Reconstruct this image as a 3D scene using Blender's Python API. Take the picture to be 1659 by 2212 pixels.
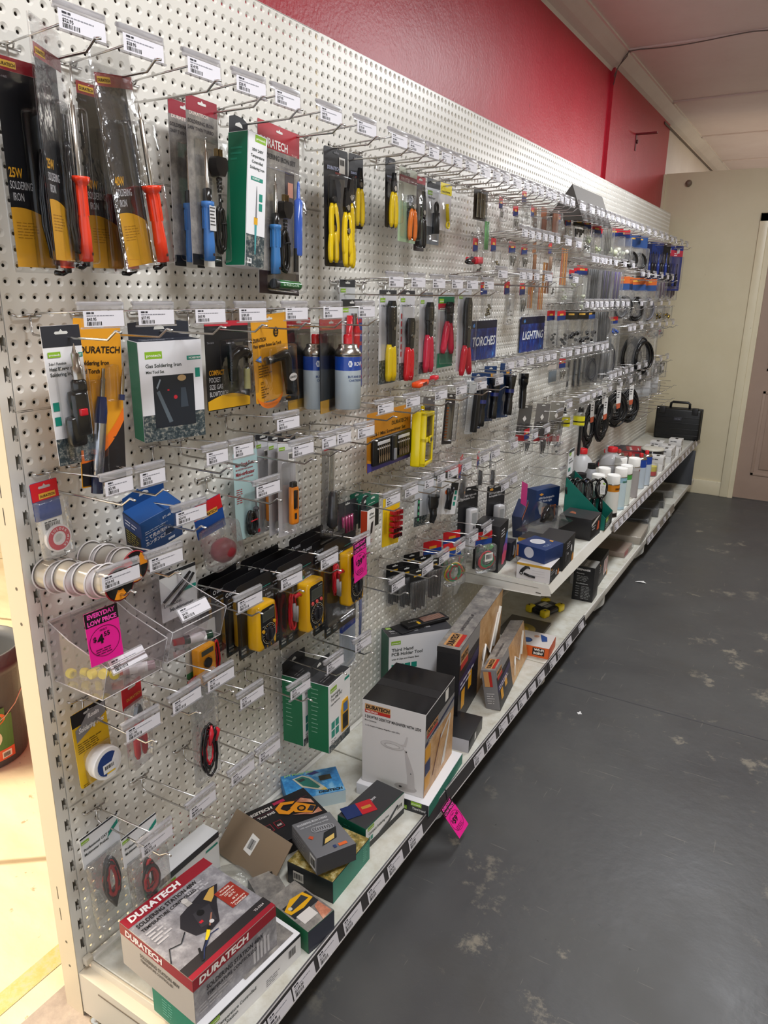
import bpy, bmesh, math, random
from mathutils import Matrix, Vector
random.seed(7)
PI = math.pi
D = bpy.data
for o in list(D.objects): D.objects.remove(o)
COL = bpy.context.scene.collection
SC = bpy.context.scene
T = 2.12                                     # height of the pegboard top above the floor

# ------------------------------------------------------------ camera
def rows_to_cam(yaw, pitch, roll):
    f = Vector((math.sin(yaw)*math.cos(pitch), math.cos(yaw)*math.cos(pitch), math.sin(pitch)))
    r = Vector((math.cos(yaw), -math.sin(yaw), 0)); u = r.cross(f)
    c, s = math.cos(roll), math.sin(roll)
    r2, u2 = c*r + s*u, -s*r + c*u
    return Matrix((r2, u2, -f)).transposed()
cam = D.cameras.new('camera'); cam.sensor_fit = 'VERTICAL'; cam.sensor_height = 36; cam.lens = 36*1579.6/2212
cam.clip_start = 0.02
camo = D.objects.new('camera', cam); COL.objects.link(camo)
camo.matrix_world = Matrix.Translation((1.1692, -0.7472, 1.5222)) @ rows_to_cam(-0.532842, -0.290798, 0.0134685).to_4x4()
SC.camera = camo

# ------------------------------------------------------------ light, world, exposure
SC.view_settings.view_transform = 'Standard'; SC.view_settings.look = 'None'
SC.view_settings.exposure = 1.15; SC.view_settings.gamma = 1
w = D.worlds.new('world'); SC.world = w; w.use_nodes = True
w.node_tree.nodes['Background'].inputs[0].default_value = (0.86, 0.92, 1.0, 1)
w.node_tree.nodes['Background'].inputs[1].default_value = 0.72
def area(name, loc, sx, sy, power, col, rot=(0, 0, 0)):
    l = D.lights.new(name, 'AREA'); l.shape = 'RECTANGLE'; l.size = sx; l.size_y = sy; l.energy = power; l.color = col
    o = D.objects.new(name, l); COL.objects.link(o); o.location = loc; o.rotation_euler = rot
    return o
area('ceiling_tube_near', (1.15, 0.15, 2.74), 0.3, 1.3, 17, (0.97, 0.985, 1.0))
area('ceiling_tube_middle', (1.05, 3.2, 2.74), 0.3, 1.3, 22, (0.95, 0.975, 1.0))
area('ceiling_tube_far', (1.9, 6.9, 2.70), 0.16, 1.2, 52, (0.96, 0.97, 1.0))
area('next_room_lamp', (-1.8, -0.5, 2.6), 0.6, 1.2, 85, (1.0, 0.86, 0.66))

# ------------------------------------------------------------ materials
def lin(h):
    out = []
    for i in (0, 2, 4):
        c = int(h[i:i+2], 16)/255
        out.append(c/12.92 if c <= 0.04045 else ((c+0.055)/1.055)**2.4)
    return tuple(out)+(1,)
MC = {}
def nodes(m):
    m.use_nodes = True
    return m.node_tree, m.node_tree.nodes['Principled BSDF']
def mat(key):
    """hex colour, with suffix g = glossy, r = rough, m = metal; or the name of a special material"""
    if key in MC: return MC[key]
    m = D.materials.new(key); MC[key] = m
    h, suf = key[:6], key[6:]
    nt, b = nodes(m)
    b.inputs['Base Color'].default_value = lin(h)
    rough = 0.42
    if 'g' in suf: rough = 0.16
    if 'r' in suf: rough = 0.8
    if 'm' in suf: b.inputs['Metallic'].default_value = 1.0; rough = 0.22
    n = nt.nodes.new('ShaderNodeTexNoise'); n.inputs['Scale'].default_value = 60
    mr = nt.nodes.new('ShaderNodeMapRange'); mr.inputs[3].default_value = rough*0.8; mr.inputs[4].default_value = rough*1.2
    nt.links.new(n.outputs[0], mr.inputs[0]); nt.links.new(mr.outputs[0], b.inputs['Roughness'])
    return m
def clearmat(name, tint, gloss, rough, bump=0.0, milk=0.0, scale=40):
    m = D.materials.new(name); MC[name] = m; m.use_nodes = True
    nt = m.node_tree; nt.nodes.clear()
    out = nt.nodes.new('ShaderNodeOutputMaterial'); mix = nt.nodes.new('ShaderNodeMixShader')
    tr = nt.nodes.new('ShaderNodeBsdfTransparent'); tr.inputs[0].default_value = tint
    gl = nt.nodes.new('ShaderNodeBsdfGlossy'); gl.inputs['Roughness'].default_value = rough
    lw = nt.nodes.new('ShaderNodeLayerWeight'); lw.inputs[0].default_value = 0.35
    mul = nt.nodes.new('ShaderNodeMath'); mul.operation = 'MULTIPLY_ADD'; mul.inputs[1].default_value = gloss; mul.inputs[2].default_value = 0.02
    nt.links.new(lw.outputs['Fresnel'], mul.inputs[0]); nt.links.new(mul.outputs[0], mix.inputs[0])
    src = tr.outputs[0]
    if milk:
        df = nt.nodes.new('ShaderNodeBsdfDiffuse'); df.inputs[0].default_value = (0.8, 0.8, 0.82, 1)
        m2 = nt.nodes.new('ShaderNodeMixShader'); m2.inputs[0].default_value = milk
        nt.links.new(src, m2.inputs[1]); nt.links.new(df.outputs[0], m2.inputs[2]); src = m2.outputs[0]
    nt.links.new(src, mix.inputs[1]); nt.links.new(gl.outputs[0], mix.inputs[2]); nt.links.new(mix.outputs[0], out.inputs[0])
    if bump:
        n = nt.nodes.new('ShaderNodeTexNoise'); n.inputs['Scale'].default_value = scale; n.inputs['Detail'].default_value = 3
        bp = nt.nodes.new('ShaderNodeBump'); bp.inputs['Strength'].default_value = bump; bp.inputs['Distance'].default_value = 0.01
        tc = nt.nodes.new('ShaderNodeTexCoord'); nt.links.new(tc.outputs['Object'], n.inputs['Vector'])
        nt.links.new(n.outputs[0], bp.inputs['Height']); nt.links.new(bp.outputs[0], gl.inputs['Normal'])
    return m
clearmat('clear', (0.985, 0.987, 0.99, 1), 0.20, 0.07, 0.10)
clearmat('bag', (0.975, 0.98, 0.98, 1), 0.5, 0.14, 1.0, 0.07)
clearmat('smoke', (0.80, 0.80, 0.81, 1), 0.5, 0.1)
clearmat('holder', (0.90, 0.89, 0.91, 1), 0.5, 0.2, 0.0, 0.22)
clearmat('jug', (0.80, 0.80, 0.80, 1), 0.35, 0.35, 0.0, 0.55)
clearmat('binplastic', (0.90, 0.87, 0.88, 1), 0.5, 0.08, 0.0, 0.07)

def texmat(name, base, rough, build):
    m = D.materials.new(name); MC[name] = m; nt, b = nodes(m)
    b.inputs['Base Color'].default_value = base; b.inputs['Roughness'].default_value = rough
    tc = nt.nodes.new('ShaderNodeTexCoord'); build(nt, b, tc); return m
def noise(nt, tc, scale, detail=4, coord='Object', stretch=None, rough=0.55):
    n = nt.nodes.new('ShaderNodeTexNoise'); n.inputs['Scale'].default_value = scale; n.inputs['Detail'].default_value = detail
    n.inputs['Roughness'].default_value = rough
    s = tc.outputs[coord]
    if stretch:
        mp = nt.nodes.new('ShaderNodeMapping'); mp.inputs['Scale'].default_value = stretch[:3]
        if len(stretch) > 3: mp.inputs['Rotation'].default_value = (0, 0, stretch[3])
        nt.links.new(s, mp.inputs[0]); s = mp.outputs[0]
    nt.links.new(s, n.inputs['Vector']); return n
def ramp(nt, src, stops):
    r = nt.nodes.new('ShaderNodeValToRGB'); e = r.color_ramp.elements
    while len(e) < len(stops): e.new(0.5)
    for k, (p, c) in enumerate(stops): e[k].position = p; e[k].color = c if len(c) == 4 else tuple(c)+(1,)
    nt.links.new(src, r.inputs[0]); return r
def mixc(nt, fac, a, b):
    m = nt.nodes.new('ShaderNodeMix'); m.data_type = 'RGBA'
    if isinstance(fac, float): m.inputs[0].default_value = fac
    else: nt.links.new(fac, m.inputs[0])
    for k, s in ((6, a), (7, b)):
        if isinstance(s, tuple): m.inputs[k].default_value = s
        else: nt.links.new(s, m.inputs[k])
    return m.outputs[2]
def bump(nt, b, src, strength, dist=0.005):
    bp = nt.nodes.new('ShaderNodeBump'); bp.inputs['Strength'].default_value = strength; bp.inputs['Distance'].default_value = dist
    nt.links.new(src, bp.inputs['Height']); nt.links.new(bp.outputs[0], b.inputs['Normal'])
def b_white(nt, b, tc):
    n = noise(nt, tc, 3, 3); r = ramp(nt, n.outputs[0], [(0.35, lin('dddad2')), (0.65, lin('e6e4de'))])
    nt.links.new(r.outputs[0], b.inputs['Base Color'])
texmat('white_steel', lin('e4e2dc'), 0.33, b_white)
def b_shelf(nt, b, tc):
    n = noise(nt, tc, 14, 6, rough=0.7); r = ramp(nt, n.outputs[0], [(0.40, lin('d8d8d0')), (0.62, lin('c6c2b4')), (0.75, lin('a39c8c'))])
    nt.links.new(r.outputs[0], b.inputs['Base Color'])
texmat('shelf_steel', lin('d8d8d0'), 0.38, b_shelf)
def b_floor(nt, b, tc):
    n1 = noise(nt, tc, 2.2, 5); base = ramp(nt, n1.outputs[0], [(0.3, lin('434345')), (0.7, lin('515150'))])
    # pale worn patches where the grey paint has gone
    n2 = noise(nt, tc, 5.5, 9, rough=0.74); p2 = ramp(nt, n2.outputs[0], [(0.575, (0, 0, 0)), (0.64, (1, 1, 1))])
    n3 = noise(nt, tc, 1.3, 2); p3 = ramp(nt, n3.outputs[0], [(0.42, (0, 0, 0)), (0.60, (1, 1, 1))])
    mm = nt.nodes.new('ShaderNodeMath'); mm.operation = 'MULTIPLY'
    nt.links.new(p2.outputs[0], mm.inputs[0]); nt.links.new(p3.outputs[0], mm.inputs[1])
    c = mixc(nt, mm.outputs[0], base.outputs[0], lin('857f72'))
    # long fine scratches
    for k, (st, lo) in enumerate((((3, 60, 1, 0.5), 0.70), ((60, 4, 1, 0.25), 0.72))):
        n4 = noise(nt, tc, 1.6, 2, stretch=st); p4 = ramp(nt, n4.outputs[0], [(lo, (0, 0, 0)), (lo+0.015, (0.5, 0.5, 0.5))])
        c = mixc(nt, p4.outputs[0], c, lin('77736c'))
    n7 = noise(nt, tc, 90, 4, rough=0.7); p7 = ramp(nt, n7.outputs[0], [(0.68, (0, 0, 0)), (0.72, (0.6, 0.6, 0.6))])
    c = mixc(nt, p7.outputs[0], c, lin('6e6a64'))
    n5 = noise(nt, tc, 38, 3); p5 = ramp(nt, n5.outputs[0], [(0.73, (0, 0, 0)), (0.76, (0.7, 0.7, 0.7))])
    c = mixc(nt, p5.outputs[0], c, lin('242323'))
    n6 = noise(nt, tc, 3.1, 6); p6 = ramp(nt, n6.outputs[0], [(0.55, (0, 0, 0)), (0.75, (0.5, 0.5, 0.5))])
    c = mixc(nt, p6.outputs[0], c, lin('403d38'))
    nt.links.new(c, b.inputs['Base Color'])
    nb = noise(nt, tc, 24, 6); bump(nt, b, nb.outputs[0], 0.25, 0.004)
    rr = ramp(nt, n1.outputs[0], [(0.3, (0.35, 0.35, 0.35)), (0.7, (0.55, 0.55, 0.55))]); nt.links.new(rr.outputs[0], b.inputs['Roughness'])
texmat('grey_floor', lin('626366'), 0.45, b_floor)
def b_line(nt, b, tc):
    n = noise(nt, tc, 45, 6, rough=0.75); r = ramp(nt, n.outputs[0], [(0.40, lin('bdb468')), (0.52, lin('c8bc80')), (0.60, lin('cbb994'))]); nt.links.new(r.outputs[0], b.inputs['Base Color'])
texmat('yellow_line', lin('c8bc70'), 0.6, b_line)
def b_worn(nt, b, tc):
    n = noise(nt, tc, 20, 6, rough=0.7); r = ramp(nt, n.outputs[0], [(0.35, lin('9c8f84')), (0.6, lin('b5a698')), (0.8, lin('6c625a'))]); nt.links.new(r.outputs[0], b.inputs['Base Color'])
texmat('worn_floor', lin('b0a294'), 0.6, b_worn)
def b_floor2(nt, b, tc):
    n1 = noise(nt, tc, 3, 6, stretch=(1, 3, 1, 0.4)); c = ramp(nt, n1.outputs[0], [(0.3, lin('d8c9a4')), (0.7, lin('ecdfbc'))]).outputs[0]
    n2 = noise(nt, tc, 26, 5); p = ramp(nt, n2.outputs[0], [(0.66, (0, 0, 0)), (0.7, (0.8, 0.8, 0.8))])
    c = mixc(nt, p.outputs[0], c, lin('a08f70'))
    v = nt.nodes.new('ShaderNodeTexVoronoi'); v.feature = 'DISTANCE_TO_EDGE'; v.inputs['Scale'].default_value = 1.1
    nt.links.new(tc.outputs['Object'], v.inputs['Vector'])
    pv = ramp(nt, v.outputs['Distance'], [(0.004, (0.8, 0.8, 0.8)), (0.012, (0, 0, 0))])
    c = mixc(nt, pv.outputs[0], c, lin('8a7656'))
    nt.links.new(c, b.inputs['Base Color']); nb = noise(nt, tc, 30, 5); bump(nt, b, nb.outputs[0], 0.3, 0.004)
texmat('cream_floor', lin('e6d8b4'), 0.5, b_floor2)
def b_red(nt, b, tc):
    n1 = noise(nt, tc, 2.5, 5); c = ramp(nt, n1.outputs[0], [(0.3, lin('a81228')), (0.7, lin('b3182e'))]).outputs[0]
    n2 = noise(nt, tc, 22, 4, stretch=(1, 1, 0.6)); p = ramp(nt, n2.outputs[0], [(0.72, (0, 0, 0)), (0.75, (0.5, 0.5, 0.5))])
    c = mixc(nt, p.outputs[0], c, lin('6e0c1c')); nt.links.new(c, b.inputs['Base Color'])
    nb = noise(nt, tc, 90, 3); n4 = noise(nt, tc, 5, 4)
    ad = nt.nodes.new('ShaderNodeMath'); ad.operation = 'MULTIPLY_ADD'; ad.inputs[1].default_value = 3
    nt.links.new(n4.outputs[0], ad.inputs[0]); nt.links.new(nb.outputs[0], ad.inputs[2]); bump(nt, b, ad.outputs[0], 0.28, 0.004)
texmat('red_paint', lin('b0162c'), 0.40, b_red)
def b_dirty(lo, hi):
    def f(nt, b, tc):
        n1 = noise(nt, tc, 2.0, 6, rough=0.65); c = ramp(nt, n1.outputs[0], [(0.3, lin(lo)), (0.7, lin(hi))]).outputs[0]
        n2 = noise(nt, tc, 30, 3, stretch=(1, 1, 0.35)); p = ramp(nt, n2.outputs[0], [(0.74, (0, 0, 0)), (0.78, (0.35, 0.35, 0.35))])
        c = mixc(nt, p.outputs[0], c, lin('7a6c5c')); nt.links.new(c, b.inputs['Base Color'])
        nb = noise(nt, tc, 60, 3); bump(nt, b, nb.outputs[0], 0.12, 0.003)
    return f
texmat('cream_wall', lin('d8ccb0'), 0.55, b_dirty('d2c6a6', 'dacfb2'))
texmat('ceiling_paint', lin('d2c4c0'), 0.6, b_dirty('dac8c2', 'e4d6d0'))
texmat('plaster', lin('d8d0c8'), 0.55, b_dirty('d0c4bc', 'ddd4cc'))
texmat('door_paint', lin('a08878'), 0.45, b_dirty('9c8474', 'a68e7e'))
texmat('trim_paint', lin('ddd2b4'), 0.35, b_dirty('d8ccac', 'e0d6ba'))
def b_photo(a, bb, c3, scale):
    def f(nt, b, tc):
        n1 = noise(nt, tc, scale, 5, rough=0.7); c = ramp(nt, n1.outputs[0], [(0.3, lin(a)), (0.5, lin(bb)), (0.7, lin(c3))]).outputs[0]
        nt.links.new(c, b.inputs['Base Color'])
    return f
texmat('print_city', lin('303840'), 0.4, b_photo('0c1014', '3c4a50', 'b8b4a8', 130))
texmat('print_circuit', lin('888888'), 0.35, b_photo('77757a', '8f8d92', 'b4b2b6', 40))
texmat('print_water', lin('3a8cc8'), 0.3, b_photo('1d5c9c', '3b90cc', 'a8dcf0', 18))
texmat('print_desk', lin('c09058'), 0.35, b_photo('a87840', 'c89a64', 'dcb888', 22))
texmat('print_pcb', lin('8a7a38'), 0.35, b_photo('1c4030', '97803a', 'e0d8a8', 60))
texmat('print_blue', lin('142c78'), 0.3, b_photo('060c24', '12277a', '2c64b8', 16))
texmat('print_grey', lin('807c7c'), 0.35, b_photo('5e5a5c', '86827e', 'aaa49c', 25))
texmat('copper_board', lin('a05a38'), 0.3, b_photo('8a4426', 'a65c38', 'b87048', 40))
texmat('hand_print', lin('c08068'), 0.4, b_photo('8a4a38', 'c88468', 'e4b49c', 25))

# ------------------------------------------------------------ mesh builder
TX = {}
def textgeo(s, bold):
    k = (s, bold)
    if k not in TX:
        c = D.curves.new('t', 'FONT'); c.body = s; c.size = 1; c.resolution_u = 2; c.offset = 0.022*bold
        o = D.objects.new('t', c); me = o.to_mesh()
        vs = [tuple(v.co) for v in me.vertices]; fs = [tuple(p.vertices) for p in me.polygons]
        o.to_mesh_clear(); D.objects.remove(o); D.curves.remove(c)
        if vs:
            x0 = min(v[0] for v in vs); x1 = max(v[0] for v in vs)
        else: x0 = x1 = 0
        TX[k] = ([((v[0]-x0)/0.73, v[1]/0.73) for v in vs], fs, (x1-x0)/0.73)
    return TX[k]
class M:
    def __init__(s): s.v = []; s.f = []; s.mi = []; s.sm = []; s.mats = []; s.T = Matrix()
    def add(s, vs, fs, m, smooth=False):
        k = len(s.v); Tm = s.T
        s.v += [Tm @ Vector(v) for v in vs]
        if m not in s.mats: s.mats.append(m)
        i = s.mats.index(m)
        for f in fs: s.f.append(tuple(k+q for q in f)); s.mi.append(i); s.sm.append(smooth)
        return s
    def box(s, x0, y0, z0, x1, y1, z1, m, b=0):
        if not b:
            vs = [(x, y, z) for x in (x0, x1) for y in (y0, y1) for z in (z0, z1)]
            return s.add(vs, [(0, 1, 3, 2), (4, 6, 7, 5), (0, 4, 5, 1), (2, 3, 7, 6), (0, 2, 6, 4), (1, 5, 7, 3)], m)
        bm = bmesh.new(); bmesh.ops.create_cube(bm, size=1)
        for v in bm.verts: v.co = Vector(((x0+x1)/2+v.co.x*(x1-x0), (y0+y1)/2+v.co.y*(y1-y0), (z0+z1)/2+v.co.z*(z1-z0)))
        bmesh.ops.bevel(bm, geom=bm.edges[:], offset=b, segments=2, affect='EDGES', profile=0.6)
        bm.verts.index_update()
        s.add([v.co.copy() for v in bm.verts], [tuple(v.index for v in f.verts) for f in bm.faces], m, True); bm.free(); return s
    def poly(s, pts, y, m): return s.add([(p[0], y, p[1]) for p in pts], [tuple(range(len(pts)))], m)
    def rect(s, x0, z0, x1, z1, y, m): return s.poly([(x0, z0), (x1, z0), (x1, z1), (x0, z1)], y, m)
    def disc(s, x, z, r, y, m, n=20, rz=None):
        rz = rz or r
        return s.poly([(x+r*math.cos(2*PI*i/n), z+rz*math.sin(2*PI*i/n)) for i in range(n)], y, m)
    def ring(s, x, z, r0, r1, y, m, n=24):
        vs = []
        for i in range(n):
            a = 2*PI*i/n; vs += [(x+r0*math.cos(a), y, z+r0*math.sin(a)), (x+r1*math.cos(a), y, z+r1*math.sin(a))]
        return s.add(vs, [(2*i, 2*i+1, (2*i+3) % (2*n), (2*i+2) % (2*n)) for i in range(n)], m)
    def slab(s, pts, y0, y1, m, smooth=False):
        n = len(pts); vs = [(p[0], y0, p[1]) for p in pts]+[(p[0], y1, p[1]) for p in pts]
        return s.add(vs, [tuple(range(n)), tuple(range(2*n-1, n-1, -1))]+[(i, (i+1) % n, n+(i+1) % n, n+i) for i in range(n)], m, smooth)
    def tube(s, pts, r, m, n=6, closed=False):
        pts = [Vector(p) for p in pts]; k = len(pts); R = r if isinstance(r, (list, tuple)) else [r]*k
        vs = []; up = None
        for i in range(k):
            a = pts[(i-1) % k] if (i > 0 or closed) else pts[0]; b = pts[(i+1) % k] if (i < k-1 or closed) else pts[-1]
            t = (b-a)
            t = t.normalized() if t.length > 1e-9 else Vector((0, 0, 1))
            if up is None:
                up = Vector((0, 0, 1)) if abs(t.z) < 0.9 else Vector((1, 0, 0))
            u = (up-up.dot(t)*t)
            if u.length < 1e-5: u = Vector((1, 0, 0))-t.x*t
            u.normalize(); up = u; w_ = t.cross(u)
            for j in range(n):
                q = 2*PI*j/n; vs.append(pts[i]+R[i]*(math.cos(q)*u+math.sin(q)*w_))
        fs = []
        for i in range(k if closed else k-1):
            a = i*n; b = ((i+1) % k)*n
            for j in range(n): fs.append((a+j, a+(j+1) % n, b+(j+1) % n, b+j))
        if not closed: fs += [tuple(range(n-1, -1, -1)), tuple((k-1)*n+j for j in range(n))]
        return s.add(vs, fs, m, True)
    def lathe(s, prof, m, n=20, o=(0, 0, 0), axis='z', smooth=True, cap=True):
        vs = []
        for r, h in prof:
            for j in range(n):
                a = 2*PI*j/n; c, d = r*math.cos(a), r*math.sin(a)
                vs.append({'z': (o[0]+c, o[1]+d, o[2]+h), 'x': (o[0]+h, o[1]+c, o[2]+d), 'y': (o[0]+c, o[1]+h, o[2]+d)}[axis])
        fs = [(i*n+j, i*n+(j+1) % n, (i+1)*n+(j+1) % n, (i+1)*n+j) for i in range(len(prof)-1) for j in range(n)]
        s.add(vs, fs, m, smooth)
        if cap:
            for i in (0, len(prof)-1):
                if prof[i][0] > 1e-6: s.add(vs[i*n:(i+1)*n], [tuple(range(n))], m)
        return s
    def text(s, t, x, z, h, y, m, bold=1, wid=None, al='l', shear=0.0):
        vs, fs, W = textgeo(t, bold)
        if not vs: return s
        sx = h
        if wid: sx = wid/max(W, 1e-6)
        wd = W*sx; x0 = x-(wd if al == 'r' else wd/2 if al == 'c' else 0)
        return s.add([(x0+a*sx+shear*b*h, y, z+b*h) for a, b in vs], fs, m)
    def bars(s, x, z, w_, h, y, m='202020', n=14):
        rnd = random.Random(int(x*1e4)+n); vs = []; fs = []
        for i in range(n):
            a = x+w_*i/n; b = a+w_/n*rnd.choice((0.35, 0.55, 0.75)); k = len(vs)
            vs += [(a, y, z), (b, y, z), (b, y, z+h), (a, y, z+h)]; fs.append((k, k+1, k+2, k+3))
        return s.add(vs, fs, m)
    def lines(s, x, z, w_, n, dz, y, m, t=0.35, jag=0.3):
        rnd = random.Random(int(abs(x)*1e4+abs(z)*1e3)+n); vs = []; fs = []
        for i in range(n):
            zz = z-i*dz; a = x; end = x+w_*(1-jag*rnd.random())
            while a < end:
                b = min(end, a+dz*rnd.uniform(1.2, 3.2)); k = len(vs)
                vs += [(a, y, zz), (b, y, zz), (b, y, zz+dz*t), (a, y, zz+dz*t)]; fs.append((k, k+1, k+2, k+3)); a = b+dz*0.45
        return s.add(vs, fs, m)
    def mesh(s, name):
        me = D.meshes.new(name); me.from_pydata([tuple(v) for v in s.v], [], s.f)
        for k in s.mats: me.materials.append(mat(k))
        me.polygons.foreach_set('material_index', s.mi); me.polygons.foreach_set('use_smooth', s.sm); me.update()
        return me
def frame(o, r, u):
    r = Vector(r).normalized(); u = Vector(u).normalized(); y = u.cross(r)
    return Matrix(((r.x, y.x, u.x, o[0]), (r.y, y.y, u.y, o[1]), (r.z, y.z, u.z, o[2]), (0, 0, 0, 1)))
def faces(w_, d, h):
    """frames on the faces of a box whose base centre is the origin: x right, z up, -y outwards"""
    return {'front': frame((-w_/2, -d/2, 0), (1, 0, 0), (0, 0, 1)), 'top': frame((-w_/2, -d/2, h), (1, 0, 0), (0, 1, 0)),
            'left': frame((-w_/2, d/2, 0), (0, -1, 0), (0, 0, 1)), 'right': frame((w_/2, -d/2, 0), (0, 1, 0), (0, 0, 1))}
def link(name, me, parent=None):
    o = D.objects.new(name, me); COL.objects.link(o); o.parent = parent; return o
def part(name, m, parent, label=None):
    o = link(name, m.mesh(name), parent)
    if label: o['label'] = label
    return o
def tag(o, label, cat, group=None):
    o['label'] = label; o['category'] = cat
    if group: o['group'] = group
    return o
def struct(name, m):
    o = link(name, m.mesh(name)); o['kind'] = 'structure'; return o
def thing(name, label, cat, loc, rz=0.0, group=None, rx=0.0, ry=0.0):
    o = D.objects.new(name, None); COL.objects.link(o); o.empty_display_size = 0.02
    o.matrix_world = Matrix.Translation(loc) @ Matrix.Rotation(rz, 4, 'Z') @ Matrix.Rotation(ry, 4, 'Y') @ Matrix.Rotation(rx, 4, 'X')
    return tag(o, label, cat, group)
def copytree(r):
    c = r.copy(); COL.objects.link(c)
    for ch in r.children:
        k = ch.copy(); COL.objects.link(k); k.parent = c; k.matrix_parent_inverse = ch.matrix_parent_inverse.copy()
        for g in ch.children:
            q = g.copy(); COL.objects.link(q); q.parent = k; q.matrix_parent_inverse = g.matrix_parent_inverse.copy()
    return c
H = PI/2
ORD = ['first', 'second', 'third', 'fourth', 'fifth', 'sixth', 'seventh', 'eighth', 'ninth', 'tenth', 'eleventh', 'twelfth', 'thirteenth',
       'fourteenth', 'fifteenth', 'sixteenth', 'seventeenth', 'eighteenth', 'nineteenth', 'twentieth']
def ordn(i):
    if i < 20: return ORD[i]
    t_, u_ = divmod(i+1, 10)
    tens = {2: 'twenty', 3: 'thirty', 4: 'forty', 5: 'fifty'}[t_]
    return {2: 'twentieth', 3: 'thirtieth', 4: 'fortieth', 5: 'fiftieth'}[t_] if u_ == 0 else tens+'-'+ORD[u_-1]

# ------------------------------------------------------------ the room
m = M(); m.box(0.03, -4, -0.05, 4.2, 9.5, 0, 'grey_floor'); struct('floor', m)
m = M(); m.box(-0.10, -4, -0.05, 0.03, 9.5, 0, 'worn_floor'); struct('floor', m)
m = M(); m.box(-7, -4, -0.05, -0.10, 9.5, 0, 'cream_floor')
m.T = frame((-0.155, 0.3, 0.0012), (0, -1, 0), (-1, 0, 0)); m.poly([(0, 0), (1.1, -0.002), (1.1, 0.052), (0.4, 0.05), (0, 0.055)], 0, 'yellow_line'); struct('floor', m)
m = M(); m.box(-0.16, -4, 2.81, 4.2, 9.5, 2.9, 'ceiling_paint'); struct('ceiling', m)
m = M(); m.box(-7, -4, 3.0, -0.25, 9.5, 3.1, 'plaster'); struct('ceiling', m)
m = M(); m.box(-0.25, 0.32, 0, -0.12, 3.885, 2.85, 'red_paint'); m.box(-0.25, 3.885, 0, -0.10, 5.52, 2.85, 'red_paint'); struct('wall_left', m)
m = M(); m.box(-0.25, -4, 2.35, -0.13, 0.32, 2.95, 'red_paint'); struct('wall_left', m)
m = M(); m.box(-0.25, 5.52, 0, -0.10, 9.5, 2.85, 'plaster'); struct('wall_left', m)
m = M(); m.box(-0.08, 5.50, 0, 0.64, 5.56, 2.41, 'cream_wall'); m.box(0.64, 5.5, 2.07, 1.5, 5.56, 2.41, 'cream_wall'); m.box(1.5, 5.5, 0, 4.2, 5.56, 2.41, 'cream_wall')
struct('wall_back', m)
m = M(); m.box(-0.099, 5.485, 0, -0.08, 5.56, 2.405, 'trim_paint'); struct('trim_1', m)
m = M(); m.box(-0.16, 9.4, 0, 4.2, 9.5, 2.85, 'plaster'); struct('wall_far', m)
m = M(); m.box(-7, 9.2, 0, -0.25, 9.3, 3.0, 'cream_wall'); m.box(-7.1, -4, 0, -7, 9.3, 3.0, 'cream_wall'); struct('wall_side', m)
m = M(); m.box(3.6, -4, 0, 3.7, 9.5, 2.85, 'cream_wall'); struct('wall_right', m)
# coved cornice
m = M(); pr = [(-0.12, 2.73), (-0.112, 2.745), (-0.075, 2.76), (-0.04, 2.785), (-0.022, 2.80), (-0.02, 2.81), (-0.12, 2.81)]
m.add([(p[0], -4, p[1]) for p in pr]+[(p[0], 9.4, p[1]) for p in pr], [(i, (i+1) % 7, 7+(i+1) % 7, 7+i) for i in range(7)]+[tuple(range(7))], 'plaster')
m.box(-0.024, -4, 2.800, -0.010, 9.4, 2.811, 'e8e0d8'); struct('trim_2', m)
m = M(); m.box(-0.098, 5.3, 2.715, -0.094, 9.4, 2.732, '6b6058r'); struct('trim_3', m)
# ceiling battens over the plasterboard joints
for k, y in enumerate((2.5, 3.83, 5.10, 6.4, 7.7)):
    m = M(); m.box(-0.02, y-0.022, 2.800, 4.2, y+0.022, 2.811, 'ceiling_paint', 0.003); struct('trim_%d' % (4+k), m)
# skirting, architrave and door
m = M(); m.box(-0.08, 5.484, 0, 0.605, 5.5, 0.115, 'trim_paint', 0.003); struct('baseboard_back', m)
m = M(); m.box(0.605, 5.472, 0, 0.665, 5.5, 2.11, 'trim_paint', 0.004); m.box(0.665, 5.478, 0, 0.70, 5.54, 2.07, 'trim_paint'); m.box(0.605, 5.472, 2.05, 1.6, 5.5, 2.11, 'trim_paint', 0.004)
struct('trim_9', m)
dr = D.objects.new('door_1', None); COL.objects.link(dr); dr['kind'] = 'structure'
m = M(); m.box(0.70, 5.50, 0.008, 1.50, 5.538, 2.05, 'door_paint'); part('door_leaf', m, dr)
for (x0, x1, z0, z1) in ((0.80, 1.06, 1.0, 1.93), (1.14, 1.40, 1.0, 1.93), (0.80, 1.06, 0.2, 0.85), (1.14, 1.40, 0.2, 0.85)):
    m = M()
    for a, b_ in ((0.0, 0.5), (0.5, 1)): pass
    m.box(x0, 5.494, z0, x0+0.02, 5.5, z1, 'door_paint', 0.002); m.box(x1-0.02, 5.494, z0, x1, 5.5, z1, 'door_paint', 0.002)
    m.box(x0, 5.494, z0, x1, 5.5, z0+0.02, 'door_paint', 0.002); m.box(x0, 5.494, z1-0.02, x1, 5.5, z1, 'door_paint', 0.002)
    m.box(x0+0.05, 5.493, z0+0.05, x1-0.05, 5.5, z1-0.05, 'door_paint', 0.004); part('door_panel', m, dr)
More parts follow.
